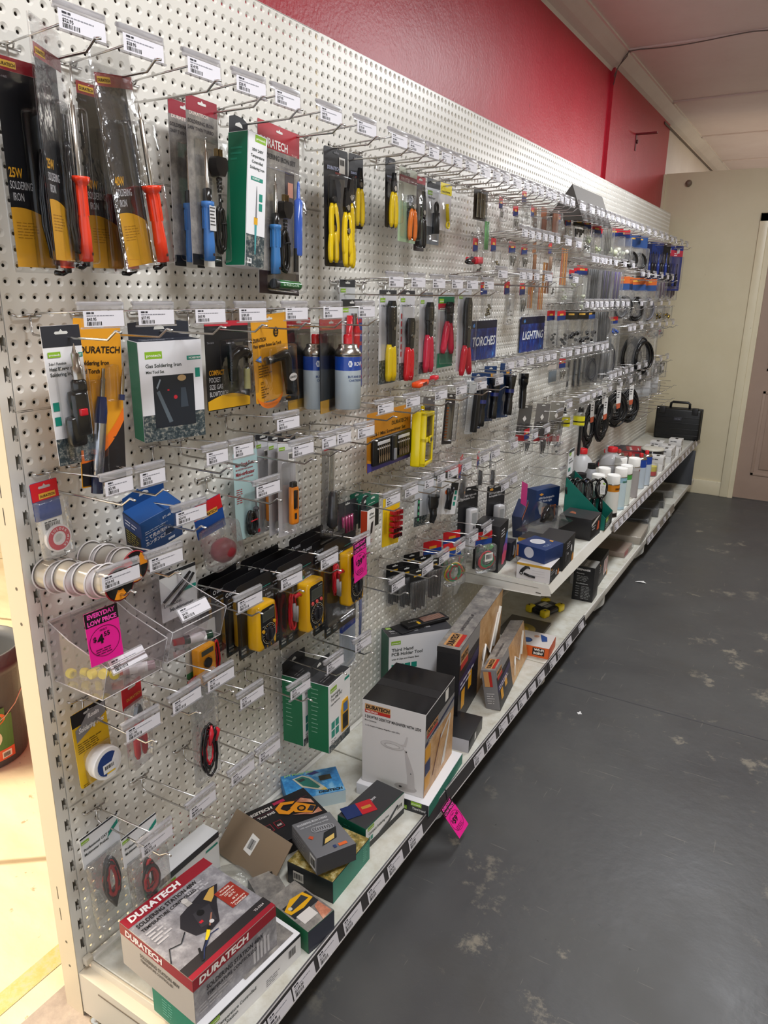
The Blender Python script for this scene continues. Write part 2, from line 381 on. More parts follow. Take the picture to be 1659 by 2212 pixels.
# sagging cable along the ceiling batten, wall hook, screws
m = M(); pts = [(-0.10, 3.87, 2.70), (-0.075, 3.86, 2.745), (-0.03, 3.845, 2.785), (-0.012, 3.80, 2.795)]
pts += [(x, 3.80+0.012*math.sin(x*9), 2.800-0.010*abs(math.sin(x*5.3))) for x in [0.05*i for i in range(1, 50)]]
m.tube(pts, 0.003, '6e645er', 5); tag(part('ceiling_cable', m, None), 'thin pale cable tacked across the ceiling beside the batten', 'cable')
m = M(); m.tube([(-0.10, 3.878, 2.66), (-0.085, 3.872, 2.735), (-0.05, 3.85, 2.775), (-0.014, 3.80, 2.79)], 0.0025, '5b5250r', 5)
tag(part('loose_cable', m, None), 'dark cable drooping over the cornice above the red pilaster', 'cable')
m = M(); m.box(-0.1, 4.505, 2.42, -0.096, 4.53, 2.52, '5e0a14'); m.box(-0.1, 4.50, 2.512, 0.03, 4.535, 2.52, '6d0c18'); m.lathe([(0.012, 0), (0.012, 0.01)], '4a0810', 8, (-0.098, 4.53, 2.475), 'x')
tag(part('wall_bracket', m, None), 'small red painted bracket on the upper red wall', 'bracket')
m = M(); m.lathe([(0.022, 0), (0.024, -0.01), (0.018, -0.03), (0.006, -0.034)], '7a6a5c', 14, (0.085, 5.5, 2.335), 'y')
tag(part('door_stop', m, None), 'small round brown knob on the partition near its top edge', 'knob')
# ------------------------------------------------------------ shelving
def panel_mesh():
    m = M(); W, Hh, pt, n = 0.8985, 0.3985, 0.025, 16
    ang = [2*PI*(i+0.5)/n for i in range(n)]
    def sq(a, hx, hz):
        c, s_ = math.cos(a), math.sin(a); k = min(hx/abs(c) if abs(c) > 1e-9 else 9, hz/abs(s_) if abs(s_) > 1e-9 else 9); return c*k, s_*k
    vs = []; fs = []; fd = []
    for i in range(36):
        for j in range(16):
            cx, cz = pt*(i+0.5)-0.00075, -pt*(j+0.5)+0.00075
            k = len(vs)
            for a in ang:
                x, z = sq(a, pt/2, pt/2); vs.append((cx+x, 0, cz+z))
            # corners are square: snap the diagonal points
            for r, y in ((0.0074, 0.0), (0.0050, 0.0020), (0.0031, 0.0028), (0.0031, 0.0045)):
                for a in ang: vs.append((cx+r*math.cos(a), y, cz+r*math.sin(a)))
            for t in range(n):
                u = (t+1) % n
                fs.append((k+t, k+u, k+n+u, k+n+t))
                for q in (1, 2, 3): fd.append((k+q*n+t, k+q*n+u, k+(q+1)*n+u, k+(q+1)*n+t))
    m.add(vs, fs, 'white_steel'); m.add(vs, fd, 'white_steel', True)
    # small corner triangles left between the 16-gon ring and the square cell
    cv = []; cf = []
    a0 = PI/4
    for i in range(36):
        for j in range(16):
            cx, cz = pt*(i+0.5)-0.00075, -pt*(j+0.5)+0.00075
            for sx in (1, -1):
                for sz in (1, -1):
                    t = math.tan(3*PI/16)*pt/2; k = len(cv)
                    cv += [(cx+sx*pt/2, 0, cz+sz*pt/2), (cx+sx*pt/2, 0, cz+sz*t), (cx+sx*t, 0, cz+sz*pt/2)]; cf.append((k, k+1, k+2))
    m.add(cv, cf, 'white_steel')
    # folded returns
    m.box(0, 0, -0.001, W, 0.014, 0, 'white_steel'); m.box(0, 0, -Hh, W, 0.014, -Hh+0.001, 'white_steel')
    m.box(-0.0005, 0.0002, -Hh, 0.0005, 0.016, 0, 'white_steel'); m.box(W-0.001, 0.0002, -Hh, W, 0.016, 0, 'white_steel')
    return m.mesh('pegboard')
pm = panel_mesh(); LV = ['top', 'second from top', 'middle', 'second from bottom', 'bottom']
for b in range(6):
    for l in range(5):
        o = link('pegboard', pm); o.location = (0, 0.9*b+0.00075, T-0.4*l-0.00075); o.rotation_euler = (0, 0, H)
        tag(o, 'white perforated steel board, %s one in the %s bay from the near end' % (LV[l], ORD[b]), 'pegboard panel', 'perforated panels of the wall shelving')
m = M(); m.box(-.062, 0.004, 0.26, -.058, 5.396, 2.085, '4a4844'); tag(part('hole_shade_sheet', m, None), 'added dark sheet standing in for shade behind the perforated boards', 'board')  # added sheet, no shelving part: its dark colour puts shade into the holes
def upright(Y, first):
    t = thing('slotted_upright', 'steel upright with toothed slots at the near end, warm light painted on its side' if first else 'slotted steel upright between the %s and the %s bay' % (ORD[int(round(Y/0.9))-1], ORD[min(5, int(round(Y/0.9)))]) if Y < 5.3 else 'slotted steel upright at the far end of the shelving', 'upright', (0, Y, 0), H, 'slotted uprights of the shelving')
    m = M(); x0, x1 = (-0.0265, -0.001) if first else (-0.010, 0.010)
    y = 0.001 if first else 0.006
    if first:
        z = T; k = 0
        m.rect(x0, 0, x0+0.0135, T, y, 'white_steel'); m.rect(x1-0.001, 0, x1, T, y, 'white_steel')
        while z > 0.1:
            m.rect(x0+0.0135, z-0.022, x1-0.001, z, y, 'white_steel'); m.rect(x0+0.0135, z-0.050, x0+0.0145, z-0.022, y, 'white_steel')
            m.poly([(x0+0.0145, z-0.022), (x0+0.0195, z-0.022), (x0+0.0185, z-0.0255), (x0+0.0160, z-0.0255)], y, 'white_steel')
            m.poly([(x0+0.0215, z-0.022), (x1-0.001, z-0.022), (x1-0.001, z-0.027), (x0+0.0215, z-0.025)], y, 'white_steel')
            m.poly([(x0+0.0145, z-0.050), (x0+0.0195, z-0.050), (x0+0.0180, z-0.046), (x0+0.0160, z-0.0475)], y, 'white_steel')
            z -= 0.05
        m.rect(x0, 0, x1, max(z, 0.02), y, 'white_steel')
    else:
        z = T
        while z > 0.12:
            m.rect(x0, z-0.022, x1, z, y, 'white_steel'); m.rect(x0, z-0.05, x0+0.005, z-0.022, y, 'white_steel'); m.rect(x1-0.005, z-0.05, x1, z-0.022, y, 'white_steel'); z -= 0.05
    if first:
        z = T-0.025
        while z > 0.2:
            m.slab([(-0.0085, z-0.014), (-0.001, z-0.016), (-0.001, z-0.022), (-0.004, z-0.020), (-0.004, z-0.027), (-0.0085, z-0.027)], 0.002, 0.0035, 'b4b2ac'); z -= 0.05
    part('slotted_face', m, t)
    m = M(); d = 0.056
    m.box(x0-0.0012, 0.0012, 0, x0, d, T, 'e6d6b8'); m.box(x1-0.001, 0.004, 0, x1, d, T, 'white_steel'); m.box(x0, d-0.0015, 0, x1, d, T, '8f8a80'); part('channel', m, t)  # cream side: warm light from the next room put into its colour
    if first:
        m = M(); m.T = frame((x0-0.0014, d, 0), (0, -1, 0), (0, 0, 1))
        for z in (0.245, 0.30, 1.17, 1.12): m.rect(0.022, z, 0.0245, z+0.032, 0, '3a342c')
        for z in (0.19, 0.125, 0.93, 1.00): m.disc(0.030, z, 0.0035, 0, '5a5044', 10)
        part('side_slots', m, t)
for k in range(7): upright(0.9*k if k else 0.0, k == 0)

SZ = 0.137                                    # top of the base shelf
PRICES = {}
def ticket_mesh(price, w_=0.078, h=0.024):
    k = (price, w_, h)
    if k in PRICES: return PRICES[k]
    m = M(); m.rect(0, 0, w_, h, 0, 'dedce4')
    m.lines(0.006, h*0.80, w_*0.18, 1, h*0.14, -0.0003, '303038', 0.8, 0); m.lines(0.006, h*0.66, w_*0.72, 1, h*0.1, -0.0003, '8a8a94', 0.6, 0.2)
    if price: m.text('$'+price, 0.006, h*0.38, h*0.20, -0.0003, '16161a', 1)
    else: m.lines(0.006, h*0.40, w_*0.25, 1, h*0.16, -0.0003, '404048', 0.9, 0)
    m.bars(0.006, h*0.08, w_*0.36, h*0.24, -0.0003, n=11)
    PRICES[k] = m.mesh('price_ticket'); return PRICES[k]
def price_rail(parent, x, z, y0, y1, tickets, col='3c3a3c'):
    """sloping ticket rail clipped on a shelf lip; tickets = (y centre, price)"""
    m = M(); m.T = Matrix.Translation((x, 0, z))
    m.add([(0, y0, 0.006), (0, y1, 0.006), (0.004, y0, 0.004), (0.004, y1, 0.004), (0.013, y0, -0.036), (0.013, y1, -0.036), (0.009, y0, -0.037), (0.009, y1, -0.037)],
          [(0, 1, 3, 2), (2, 3, 5, 4), (4, 5, 7, 6), (6, 7, 1, 0), (0, 2, 4, 6), (1, 3, 5, 7)], col)
    for a, q in ((0.004, 0.004), (0.0135, -0.0365)): m.tube([(a, y0, q), (a, y1, q)], 0.0016, 'b8b4b4g', 6)
    r = part('price_rail', m, parent)
    for yc, pr in tickets:
        o = link('price_ticket', ticket_mesh(pr, 0.076, 0.032), r)
        o.matrix_local = frame((x+0.0137, yc-0.038, z-0.0345), (0, 1, 0), (-0.0085, 0, 0.04))
tk1 = [(0.05, '4.95'), (0.13, None), (0.21, '139.00'), (0.30, '1.95'), (0.40, '19.95'), (0.505, '39.95'), (0.60, '24.95'), (0.71, '229.00')]
tk2 = [(1.13, '139.00'), (1.23, None), (1.335, None), (1.43, None), (1.52, None), (1.62, None), (1.72, None)]
tk3 = [(1.86, None), (1.96, None), (2.07, None), (2.25, None)]
bays = [tk1, tk2, tk3, [], [(3.66, None), (3.75, None), (3.95, None), (4.15, None), (4.3, None)], []]
for b in range(6):
    y0, y1 = 0.9*b+0.003, 0.9*b+0.897
    t = thing('base_shelf', 'white steel base shelf of the %s bay from the near end' % ORD[b], 'shelf', (0, 0, 0), 0, 'base shelves')
    m = M(); m.box(0.012, y0, SZ-0.028, 0.408, y1, SZ, 'shelf_steel', 0.002); m.box(0.408, y0, SZ-0.034, 0.414, y1, SZ+0.001, 'white_steel', 0.001)
    m.box(0.004, y0, SZ-0.01, 0.018, y1, SZ+0.007, 'white_steel', 0.002); part('shelf_board', m, t)
    if bays[b] or b in (0, 1, 2, 4): price_rail(t, 0.413, SZ+0.002, y0 if b != 4 else 3.62, y1 if b != 2 else 2.32, bays[b], '3a383a' if b < 3 else '8a8278')
    yb = 0.9*b
    m = M(); a0 = (yb-0.026, yb-0.002) if b == 0 else (yb-0.012, yb+0.012)
    pr = [(0.0, 0.10), (0.0, 0.012), (0.37, 0.012), (0.41, 0.055), (0.41, 0.10)]
    if b == 0: pr = [(-0.0, 0.118), (-0.0, 0.012), (0.37, 0.012), (0.41, 0.055), (0.41, 0.108)]
    n = len(pr); m.add([(p[0], a0[0], p[1]) for p in pr]+[(p[0], a0[1], p[1]) for p in pr], [tuple(range(n)), tuple(range(n, 2*n))]+[(i, (i+1) % n, n+(i+1) % n, n+i) for i in range(n)], 'e2d8c4' if b == 0 else 'white_steel')
    part('foot', m, t)
    if b == 0:
        m = M(); m.box(0.012, -0.004, SZ-0.024, 0.41, 0.002, SZ-0.002, 'e2d8c4', 0.001); m.box(0.0, -0.014, SZ-0.006, 0.014, 0.004, SZ+0.012, 'd0c8b8', 0.002)
        m.box(0.06, -0.0275, 0.095, 0.30, -0.0262, 0.097, '6a6052'); part('side_lip', m, t)
        m = M(); m.lathe([(0.018, 0), (0.016, 0.006), (0.006, 0.008), (0.006, 0.02)], 'c0b8a8m', 12, (0.03, -0.014, 0)); part('levelling_foot', m, t)
for b in range(2, 6):
    y0, y1 = 0.9*b+0.003, 0.9*b+0.897; z = 0.468; xf = 0.40
    t = thing('raised_shelf', 'white steel raised shelf above the base shelf in the %s bay' % ORD[b], 'shelf', (0, 0, 0), 0, 'raised shelves')
    m = M(); m.box(0.012, y0, z-0.028, xf-0.012, y1, z, 'shelf_steel', 0.002)
    pr = [(xf-0.014, z+0.001), (xf-0.006, z+0.001), (xf+0.012, z-0.036), (xf+0.006, z-0.036)]
    m.add([(p[0], y0, p[1]) for p in pr]+[(p[0], y1, p[1]) for p in pr], [(0, 1, 2, 3), (4, 5, 6, 7)]+[(i, (i+1) % 4, 4+(i+1) % 4, 4+i) for i in range(4)], 'white_steel'); part('shelf_board', m, t)
    m = M(); br = [(0.004, z-0.004), (xf-0.002, z-0.004), (xf+0.010, z-0.045), (xf-0.03, z-0.052), (0.05, z-0.062), (0.035, z-0.075), (0.02, z-0.12), (0.004, z-0.135)]
    n = len(br); a0 = y0-0.002
    m.add([(p[0], a0-0.0015, p[1]) for p in br]+[(p[0], a0+0.0015, p[1]) for p in br], [tuple(range(n)), tuple(range(n, 2*n))]+[(i, (i+1) % n, n+(i+1) % n, n+i) for i in range(n)], 'white_steel')
    m.tube([(p[0], a0-0.001, p[1]) for p in br[3:7]], 0.0025, 'white_steel', 6)
    m.box(xf-0.05, a0-0.003, z-0.043, xf-0.03, a0-0.001, z-0.040, '55524c'); m.box(0.03, a0-0.003, z-0.022, xf-0.04, a0-0.001, z-0.0205, '9a968e'); part('bracket', m, t)
    if b > 2:
        tk = [(y0+0.05+0.095*i, None) for i in range(9)] if b < 5 else [(4.6, None), (4.75, None), (4.87, None), (5.05, None), (5.2, None)]
        price_rail(t, xf+0.010, z+0.002, y0, y1, tk, '8f857c')
        if b < 5: tk = tk

# ------------------------------------------------------------ hooks
def wire_mesh(L=0.225, tagx=0.181):
    m = M(); c = 'c9c7c4m'; r = 0.0021
    m.tube([(-0.026, 0.003, 0.004), (-0.026, -0.004, 0.003), (-0.022, -0.0075, 0), (0.022, -0.0075, 0), (0.026, -0.004, 0.003), (0.026, 0.003, 0.004)], r, c)
    m.tube([(-0.012, -0.0075, 0.002), (-0.004, -0.022, 0.004), (0.004, -0.022, 0.004), (0.012, -0.0075, 0.002)], 0.0017, c)
    m.tube([(0, -0.010, 0.003), (0, -0.04, 0.006), (0, -tagx, 0.013)], 0.0018, c)
    m.tube([(0, -0.010, 0.003), (0, -0.0095, -0.022), (0, -0.013, -0.029), (0, -0.03, -0.031), (0, -L+0.032, -0.031), (0, -L+0.012, -0.017), (0, -L, -0.019)], r, c)
    return m.mesh('hook_wire')
def holder_mesh(w_):
    m = M(); a = w_/2+0.004
    m.box(-a, -0.188, 0.014, a, -0.181, 0.0265, 'holder', 0.0015); m.tube([(-a, -0.1815, 0.024), (a, -0.1815, 0.024)], 0.0035, 'holder', 8)
    m.box(-a, -0.1895, -0.012, a, -0.1885, 0.015, 'clear'); m.box(-a, -0.191, -0.0135, a, -0.186, -0.011, 'holder')
    return m.mesh('label_holder')
WM = wire_mesh(); HM = {w_: holder_mesh(w_) for w_ in (0.078, 0.058)}
def hook(Y, z, price, label, group, w_=0.078, ticket=True, dev=0.0, holder=True):
    t = thing('pegboard_hook', label, 'hook', (0, Y, z), H+dev, group)
    link('hook_wire', WM, t)
    if holder:
        h = link('label_holder', HM[w_], t)
        if ticket:
            o = link('price_ticket', ticket_mesh(price, w_), h); o.location = (-w_/2, -0.1898, -0.0105)
    return t
rows = {
 'top': (1.878, [(0.057, '22.95'), (0.17, '28.95'), (0.295, '34.95'), (0.422, '28.95'), (0.524, '37.95'), (0.674, '49.95'), (0.82, '129.00'), 0.965, 1.061, 1.151, 1.231, 1.3, 1.389, 1.491, 1.587, 1.664, 1.761, 1.848, 1.925, 2.003, 2.075, 2.151, 2.235, 2.311, 2.388, 2.532, 2.672, 2.771, 2.85, 2.94, 3.021, 3.123, 3.225, 3.342, 3.451, 3.547, 3.669, 3.842, 4.015, 4.214, 4.381, 4.555, 4.685, 4.919, 5.131], 'in the top row'),
 'upper middle': (1.730, [1.863, 1.935, 2.004, 2.077, 2.154, 2.23, 2.375, 2.515], 'in the short row under the top row'),
 'short far': (1.682, [2.756, 2.828, 2.905, 2.978, 3.055, 3.16, 3.356, 3.542], 'in the short far row below the sign'),
 'far upper': (1.646, [3.811, 3.96, 4.153, 4.362, 4.552, 4.727], 'in the row above the cable bags'),
 'second': (1.477, [(0.04, '43.95'), (0.152, '37.95'), (0.279, '65.95'), (0.403, '189.00'), (0.537, '39.95'), (0.673, '36.95'), (0.813, '49.95')], 'in the row over the gas cans'),
 'crimper': (1.549, [0.958, 1.084, 1.207, 1.326, 1.443, 1.568], 'in the row over the crimping tools'),
 'clip bag': (1.587, [1.685, 1.874, 1.944, 2.015, 2.156, 2.513], 'in the row above the two blue signs'),
 'far middle': (1.482, [2.724, 2.8, 2.895, 2.97, 3.063, 3.162, 3.28, 3.4, 3.51, 3.856, 4.127, 4.436, 4.706], 'in the row over the connector bags'),
 'far cable': (1.346, [3.63, 3.735, 3.928, 4.223, 4.465, 4.706, 4.947], 'in the row over the big cable bag'),
 'torch': (1.276, [1.802, 1.901, 2.013, 2.119, 2.205, 2.291, 2.424, 2.511, 2.628, 2.751, 2.839, 2.963, 3.057, 3.143], 'in the row below the blue signs'),
 'far low': (1.107, [3.294, 3.389, 3.5, 3.644, 3.789, 3.982, 4.175, 4.416, 4.658, 4.899], 'in the far row below the big cable bag'),
 'screwdriver': (1.229, [0.922, 1.071, 1.249, 1.39, 1.555, 1.7], 'in the row over the screwdriver sets'),
 'gas can': (1.181, [(0.653, '29.95'), 0.722, (0.822, '7.95'), (0.554, '5.95')], 'in the row under the gas cans'),
 'torch set': (1.214, [(0.28, '12.95'), (0.358, '19.95')], 'of two under the windowed carton'),
 'wick': (1.207, [(0.04, '3.95'), (0.111, '23.95')], 'of two over the braid reel'),
 'bulb': (1.117, [(0.202, '24.95'), (0.427, '12.95')], 'of two over the red bulb bag'),
 'spool': (1.048, [(0.035, '39.95'), (0.137, '38.95')], 'of two carrying solder reels'),
 'meter': (0.883, [(0.356, '16.95'), (0.502, '24.95'), (0.648, '29.95'), (0.807, None)], 'in the row carrying yellow multimeters'),
 'below bins': (0.745, [(0.053, '21.95'), (0.153, '5.95'), (0.254, '6.95')], 'in the row under the clear bins'),
 'box': (0.588, [(0.527, '24.95'), (0.673, '94.95'), (0.816, '119.00')], 'in the row over the green boxes'),
 'bottom': (0.485, [(0.055, '32.95'), (0.175, None), (0.302, '16.00'), (0.398, '7.95')], 'in the lowest row'),
 'bits': (0.967, [0.966, 1.073, 1.187, 1.263, 1.35, 1.455, 1.609, 1.711, 1.892, 2.125, 2.282], 'in the row over the red bits'),
 'clip': (0.687, [1.188, 1.306, 1.434, 1.548, 1.672], 'in the row over the coloured clip leads'),
 'cable': (1.040, [2.583, 2.789, 2.877, 2.987, 3.1, 3.306, 3.547, 3.789, 4.03, 4.272, 4.513, 4.754], 'in the row over the black coils'),
}
singles = [(0.501, 1.248, '19.95', 'chrome hook with a price tag under the carded blowtorch'), (0.347, 0.656, '5.95', 'empty chrome hook below the leftmost multimeter'), (1.003, 0.697, None, 'empty hook right of the pink ticketed multimeter'), (1.824, 0.818, None, 'left hook over the night light cards'), (1.912, 0.825, None, 'right hook over the night light cards'), (2.458, 1.011, 'x', 'upper empty hook with a blank holder above the work light box'), (2.5, 0.852, 'x', 'middle empty hook with a blank holder above the work light box'), (2.578, 0.724, 'x', 'lower empty hook beside the magnifier display')]
for rn, (z, ys, desc) in rows.items():
    for i, e in enumerate(ys):
        Y, p = e if isinstance(e, tuple) else (e, None)
        gap = min([abs(Y-(q[0] if isinstance(q, tuple) else q)) for k, q in enumerate(ys) if k != i] or [1])
        hook(Y, z, p, 'chrome hook, %s from the near end %s' % (ordn(i), desc), 'hooks: '+desc, 0.078 if gap > 0.085 else 0.058, dev=random.uniform(-0.03, 0.03))
for Y, z, p, lab in singles: hook(Y, z, None if p == 'x' else p, lab, 'other single hooks', ticket=(p != 'x'))
# far hooks left without any label, low in the last bays
for k in range(7):
    for j in range(2):
        Y = 4.05+0.19*k; z = 0.90-0.10*j
        hook(Y, z, None, 'bare chrome hook, %s along in the %s unlabelled row by the far case' % (ORD[k], ('upper', 'lower')[j]), 'bare hooks by the far case', holder=False)
# ------------------------------------------------------------ builders of hanging goods
def put(name, label, cat, Y, x, z, yaw=0, roll=0, pitch=0, group=None):
    return thing(name, label, cat, (x, Y, z), H+yaw, group, pitch, roll)
def rcard(m, w_, t, h, y, mt, th=0.0008, hole=True, r=0.004):
    a = w_/2; b = t-h
    pts = []
    for cx, cz, q in ((a-r, t-r, 0), (-a+r, t-r, 1), (-a+r, b+r, 2), (a-r, b+r, 3)):
        for k in range(4): an = (q+k/3)*H; pts.append((cx+r*math.cos(an), cz+r*math.sin(an)))
    m.slab(pts, y, y+th, mt)
def card(root, w_, h, secs, txt=(), t=0.011, name='card', hole='d8d8d4', extra=None, bc=None, y=0.0, round_=0.003):
    """secs: (v0, v1, material) bands from the top in fractions; txt: (string, u, v, height, material, bold[, width])"""
    m = M(); rcard(m, w_, t, h, y, secs[0][2], r=round_); yy = y-0.0004
    for v0, v1, c in secs[1:]: m.rect(-w_/2+0.0003, t-v1*h+0.0003, w_/2-0.0003, t-v0*h-0.0003, yy, c)
    if hole: m.slab([(-0.012, 0.002), (-0.010, 0.0045), (-0.003, 0.0045), (0, 0.008), (0.003, 0.0045), (0.010, 0.0045), (0.012, 0.002), (0.010, 0), (-0.010, 0)], yy-0.0005, yy-0.0003, hole)
    for e in txt:
        s_, u, v, hh, c, bo = e[:6]
        m.text(s_, -w_/2+u*w_, t-v*h, hh, yy-0.0005, c, bo, e[6] if len(e) > 6 else None)
    if bc: m.rect(*bc[:4], yy-0.0006, 'f0eee8'); m.bars(bc[0]+0.002, bc[1]+(bc[3]-bc[1])*0.35, (bc[2]-bc[0])-0.004, (bc[3]-bc[1])*0.5, yy-0.0009)
    if extra: extra(m, yy-0.0005)
    return part(name, m, root)
def blister(root, x0, z0, x1, z1, d, mt='clear', b=None, y=-0.0005, flange=0.0):
    m = M(); b = b or min(d*0.4, 0.008)
    m.box(x0, y-d, z0, x1, y, z1, mt, b)
    if flange: m.box(x0-flange, y-0.0012, z0-flange, x1+flange, y-0.0004, z1+flange, mt)
    return part('blister', m, root)
def coil(m, cx, cz, rx, rz, n, r, mt, y=-0.008, jit=0.12, seed=1, tie=None):
    rnd = random.Random(seed)
    for k in range(n):
        ax, az = rx*(1-jit*rnd.random()), rz*(1-jit*rnd.random()); ox = (rnd.random()-.5)*rx*.25; ph = rnd.random()*.3
        c = mt[k % len(mt)] if isinstance(mt, (list, tuple)) else mt
        m.tube([(cx+ox+ax*math.cos(q*PI/9+ph)*(1-.15*math.sin(q*PI/9)), y-r*1.2*(k % 3)-0.001*math.sin(3*q), cz+az*math.sin(q*PI/9+ph)) for q in range(18)], r, c, 6, True)
    if tie: m.tube([(cx-rx*.7, y-r*4, cz+tie), (cx, y-r*6, cz+tie+.002), (cx+rx*.7, y-r*4, cz+tie)], 0.0016, '1a1a1a')
def iron(root, x, zt, L, hc, flange=True, y=-0.014, cap=None):
    hl = L*0.50; zb = zt-L
    m = M(); pr = [(0.004, 0), (0.0105, 0.001), (0.011, hl*.3), (0.0095, hl*.55), (0.0100, hl*.8), (0.0095, hl*.9)]
    pr += [(0.014, hl*.93), (0.0165, hl*.97), (0.0165, hl), (0.006, hl+0.001)] if flange else [(0.0125, hl*.93), (0.0125, hl), (0.006, hl+.001)]
    m.lathe(pr, hc, 18, (x, y, zb))
    for k in range(8):
        a = 2*PI*k/8; m.box(x+0.0098*math.cos(a)-.0012, y+0.0098*math.sin(a)-.0012, zb+hl*.55, x+0.0098*math.cos(a)+.0012, y+0.0098*math.sin(a)+.0012, zb+hl*.9, hc)
    m.disc(x, zb+0.012, 0.0028, y-0.0112, '401810', 10); m.box(x-.0022, y-.0118, zb+.0115, x+.0022, y-.0114, zb+.0125, '181010'); part('handle', m, root)
    m = M(); m.lathe([(0.0042, hl), (0.0042, L*.9), (0.0022, L*.905), (0.002, L*.97), (0.0004, L)], 'b8b2a8m', 12, (x, y, zb)); part('shaft', m, root)
    if cap: m = M(); m.lathe([(0.0085, hl), (0.0085, hl+.022), (0.0045, hl+.024)], cap, 14, (x, y, zb)); part('collar', m, root)
def plug(root, x, z, s=1.0, y=-0.014):
    m = M(); m.slab([(x-.017*s, z+.012*s), (x-.012*s, z+.016*s), (x+.012*s, z+.016*s), (x+.017*s, z+.012*s), (x+.017*s, z-.004*s), (x+.008*s, z-.018*s), (x-.008*s, z-.018*s), (x-.017*s, z-.004*s)], y-.009*s, y+.009*s, '17171ag')
    for q in (-.007, 0, .007): m.box(x+(q-.001)*s, y-.004*s, z+.016*s, x+(q+.001)*s, y+.004*s, z+.030*s, 'b09a70m')
    for q in range(4): m.lathe([(0.0055*s-q*.0006, 0), (0.0062*s-q*.0006, .004*s), (0.005*s-q*.0006, .006*s)], '17171ag', 10, (x, y, z-.026*s-q*.007*s))
    part('plug', m, root)
def plier(root, x, z, L, hc, jc, spread=0.012, rot=0.0, y=-0.012, nose=0.35, tip='c0bcb4m'):
    R = Matrix.Translation((x, 0, z)) @ Matrix.Rotation(rot, 4, 'Y')
    m = M(); m.T = R; jl = L*nose
    m.slab([(-.004, 0), (-.0105, -.55*jl), (-.012, -.8*jl), (-.010, -jl), (.010, -jl), (.012, -.8*jl), (.0105, -.55*jl), (.004, 0), (0.0006, -.01), (0, -.5*jl), (-.0006, -.01)], y-.004, y+.004, jc)
    m.lathe([(.0065, -.0055), (.0065, .0055)], tip, 14, (0, y, -.82*jl), 'y'); part('jaws', m, root)
    for s_ in (-1, 1):
        m = M(); m.T = R; n = 9; pts = []; rr = []
        for k in range(n):
            q = k/(n-1); pts.append((s_*(.0065+spread*math.sin(PI*min(1, q*1.05)*.62)*(1-.25*q)), y, -jl-(L-jl)*q)); rr.append(.0035 if k in (0, n-1) else .0062+.001*math.sin(PI*q))
        m.tube(pts, rr, hc, 10); part('handle', m, root)
def leads(root, cx, cz, rx, rz, n=5, cols=('c01828g', '1a1618g'), r=.0024, y=-.008, seed=2, tie=0.0):
    m = M(); coil(m, cx, cz, rx, rz, n, r, cols, y, .25, seed, tie); return part('lead', m, root)
def meter(root, x, z, w_, h, d=.034, y=-.004, buttons=0, side=1, big=True):
    """digital multimeter hanging in its pack; z = top"""
    m = M(); m.box(x-w_/2, y-d, z-h, x+w_/2, y, z, 'e8b010g', .008); part('holster', m, root)
    f = y-d-.0006; m = M(); a = w_/2-.007
    m.slab([(x-a, z-.012), (x-a+.006, z-.008), (x+a-.006, z-.008), (x+a, z-.012), (x+a, z-h+.03), (x+a-.008, z-h+.010), (x-a+.008, z-h+.010), (x-a, z-h+.03)], f, f+.003, '1b1b1dg')
    m.text('DIGITECH', x+a*.9, z-.016, .0030, f-.0004, 'c8c4b8', 1, None, 'r')
    m.lines(x-a*.8, z-h*.47, a*1.6, 1, .004, f-.0004, 'b0aca0', .4); part('face', m, root)
    m = M(); m.rect(x-a*.82, z-h*.36, x+a*.82, z-h*.14, f-.0008, '5a5d58g'); m.rect(x-a*.74, z-h*.34, x+a*.74, z-h*.16, f-.0012, '43463fg'); part('screen', m, root)
    m = M(); m.lathe([(.40*w_, -.0006), (.40*w_, .001)], '0c0c0eg', 28, (x, f-.0008, z-h*.66), 'y'); m.ring(x, z-h*.66, .36*w_, .375*w_, f-.002, 'c8c0a8', 30)
    m.lathe([(.24*w_, -.006), (.26*w_, -.001), (.26*w_, .001)], '1e1e22g', 24, (x, f-.001, z-h*.66), 'y'); m.box(x-.0025, f-.011, z-h*.66-.2*w_, x+.0025, f-.005, z-h*.66+.2*w_, '26262ag', .001)
    for k in range(20):
        an = 2*PI*k/20; m.rect(x+.31*w_*math.cos(an)-.0013, z-h*.66+.31*w_*math.sin(an)-.0008, x+.31*w_*math.cos(an)+.0013, z-h*.66+.31*w_*math.sin(an)+.0008, f-.0024, ('b8b4a8', 'c89020')[k % 3 == 0])
    part('dial', m, root)
    if buttons:
        for k in range(buttons):
            m = M(); bx_ = x-a*.66+k*a*1.32/(buttons-1); m.lathe([(.0045, -.002), (.0052, 0)], 'd8504a', 12, (bx_, f-.0006, z-h*.42), 'y'); part('button', m, root)
    else:
        for q in (-1, 1): m = M(); m.lathe([(.0042, -.003), (.0042, 0)], 'd8a020g', 12, (x+q*a*.8, f-.0006, z-h*.45-(.0 if q > 0 else .012)), 'y'); part('button', m, root)
    for q in (-.55, 0, .55): m = M(); m.lathe([(.0048, -.001), (.0048, 0), (.003, .0)], '2c2c30', 12, (x+q*a, f-.001, z-h*.92), 'y'); part('jack', m, root)
PROT = '8ab82a'
def prot(m, x, z, w_, y): m.rect(x, z, x+w_, z+w_*.40, y, PROT); m.text('protech', x+w_*.08, z+w_*.12, w_*.15, y-.0005, 'f0f4e0', 1, w_*.84)
def dura(m, x, z, w_, y, c='d8b050', bg=None, b=1):
    if bg: m.rect(x-w_*.05, z-w_*.05, x+w_*1.05, z+w_*.21, y, bg)
    m.text('DURATECH', x, z, w_*.16, y-.0004, c, b, w_, 'l', .12)

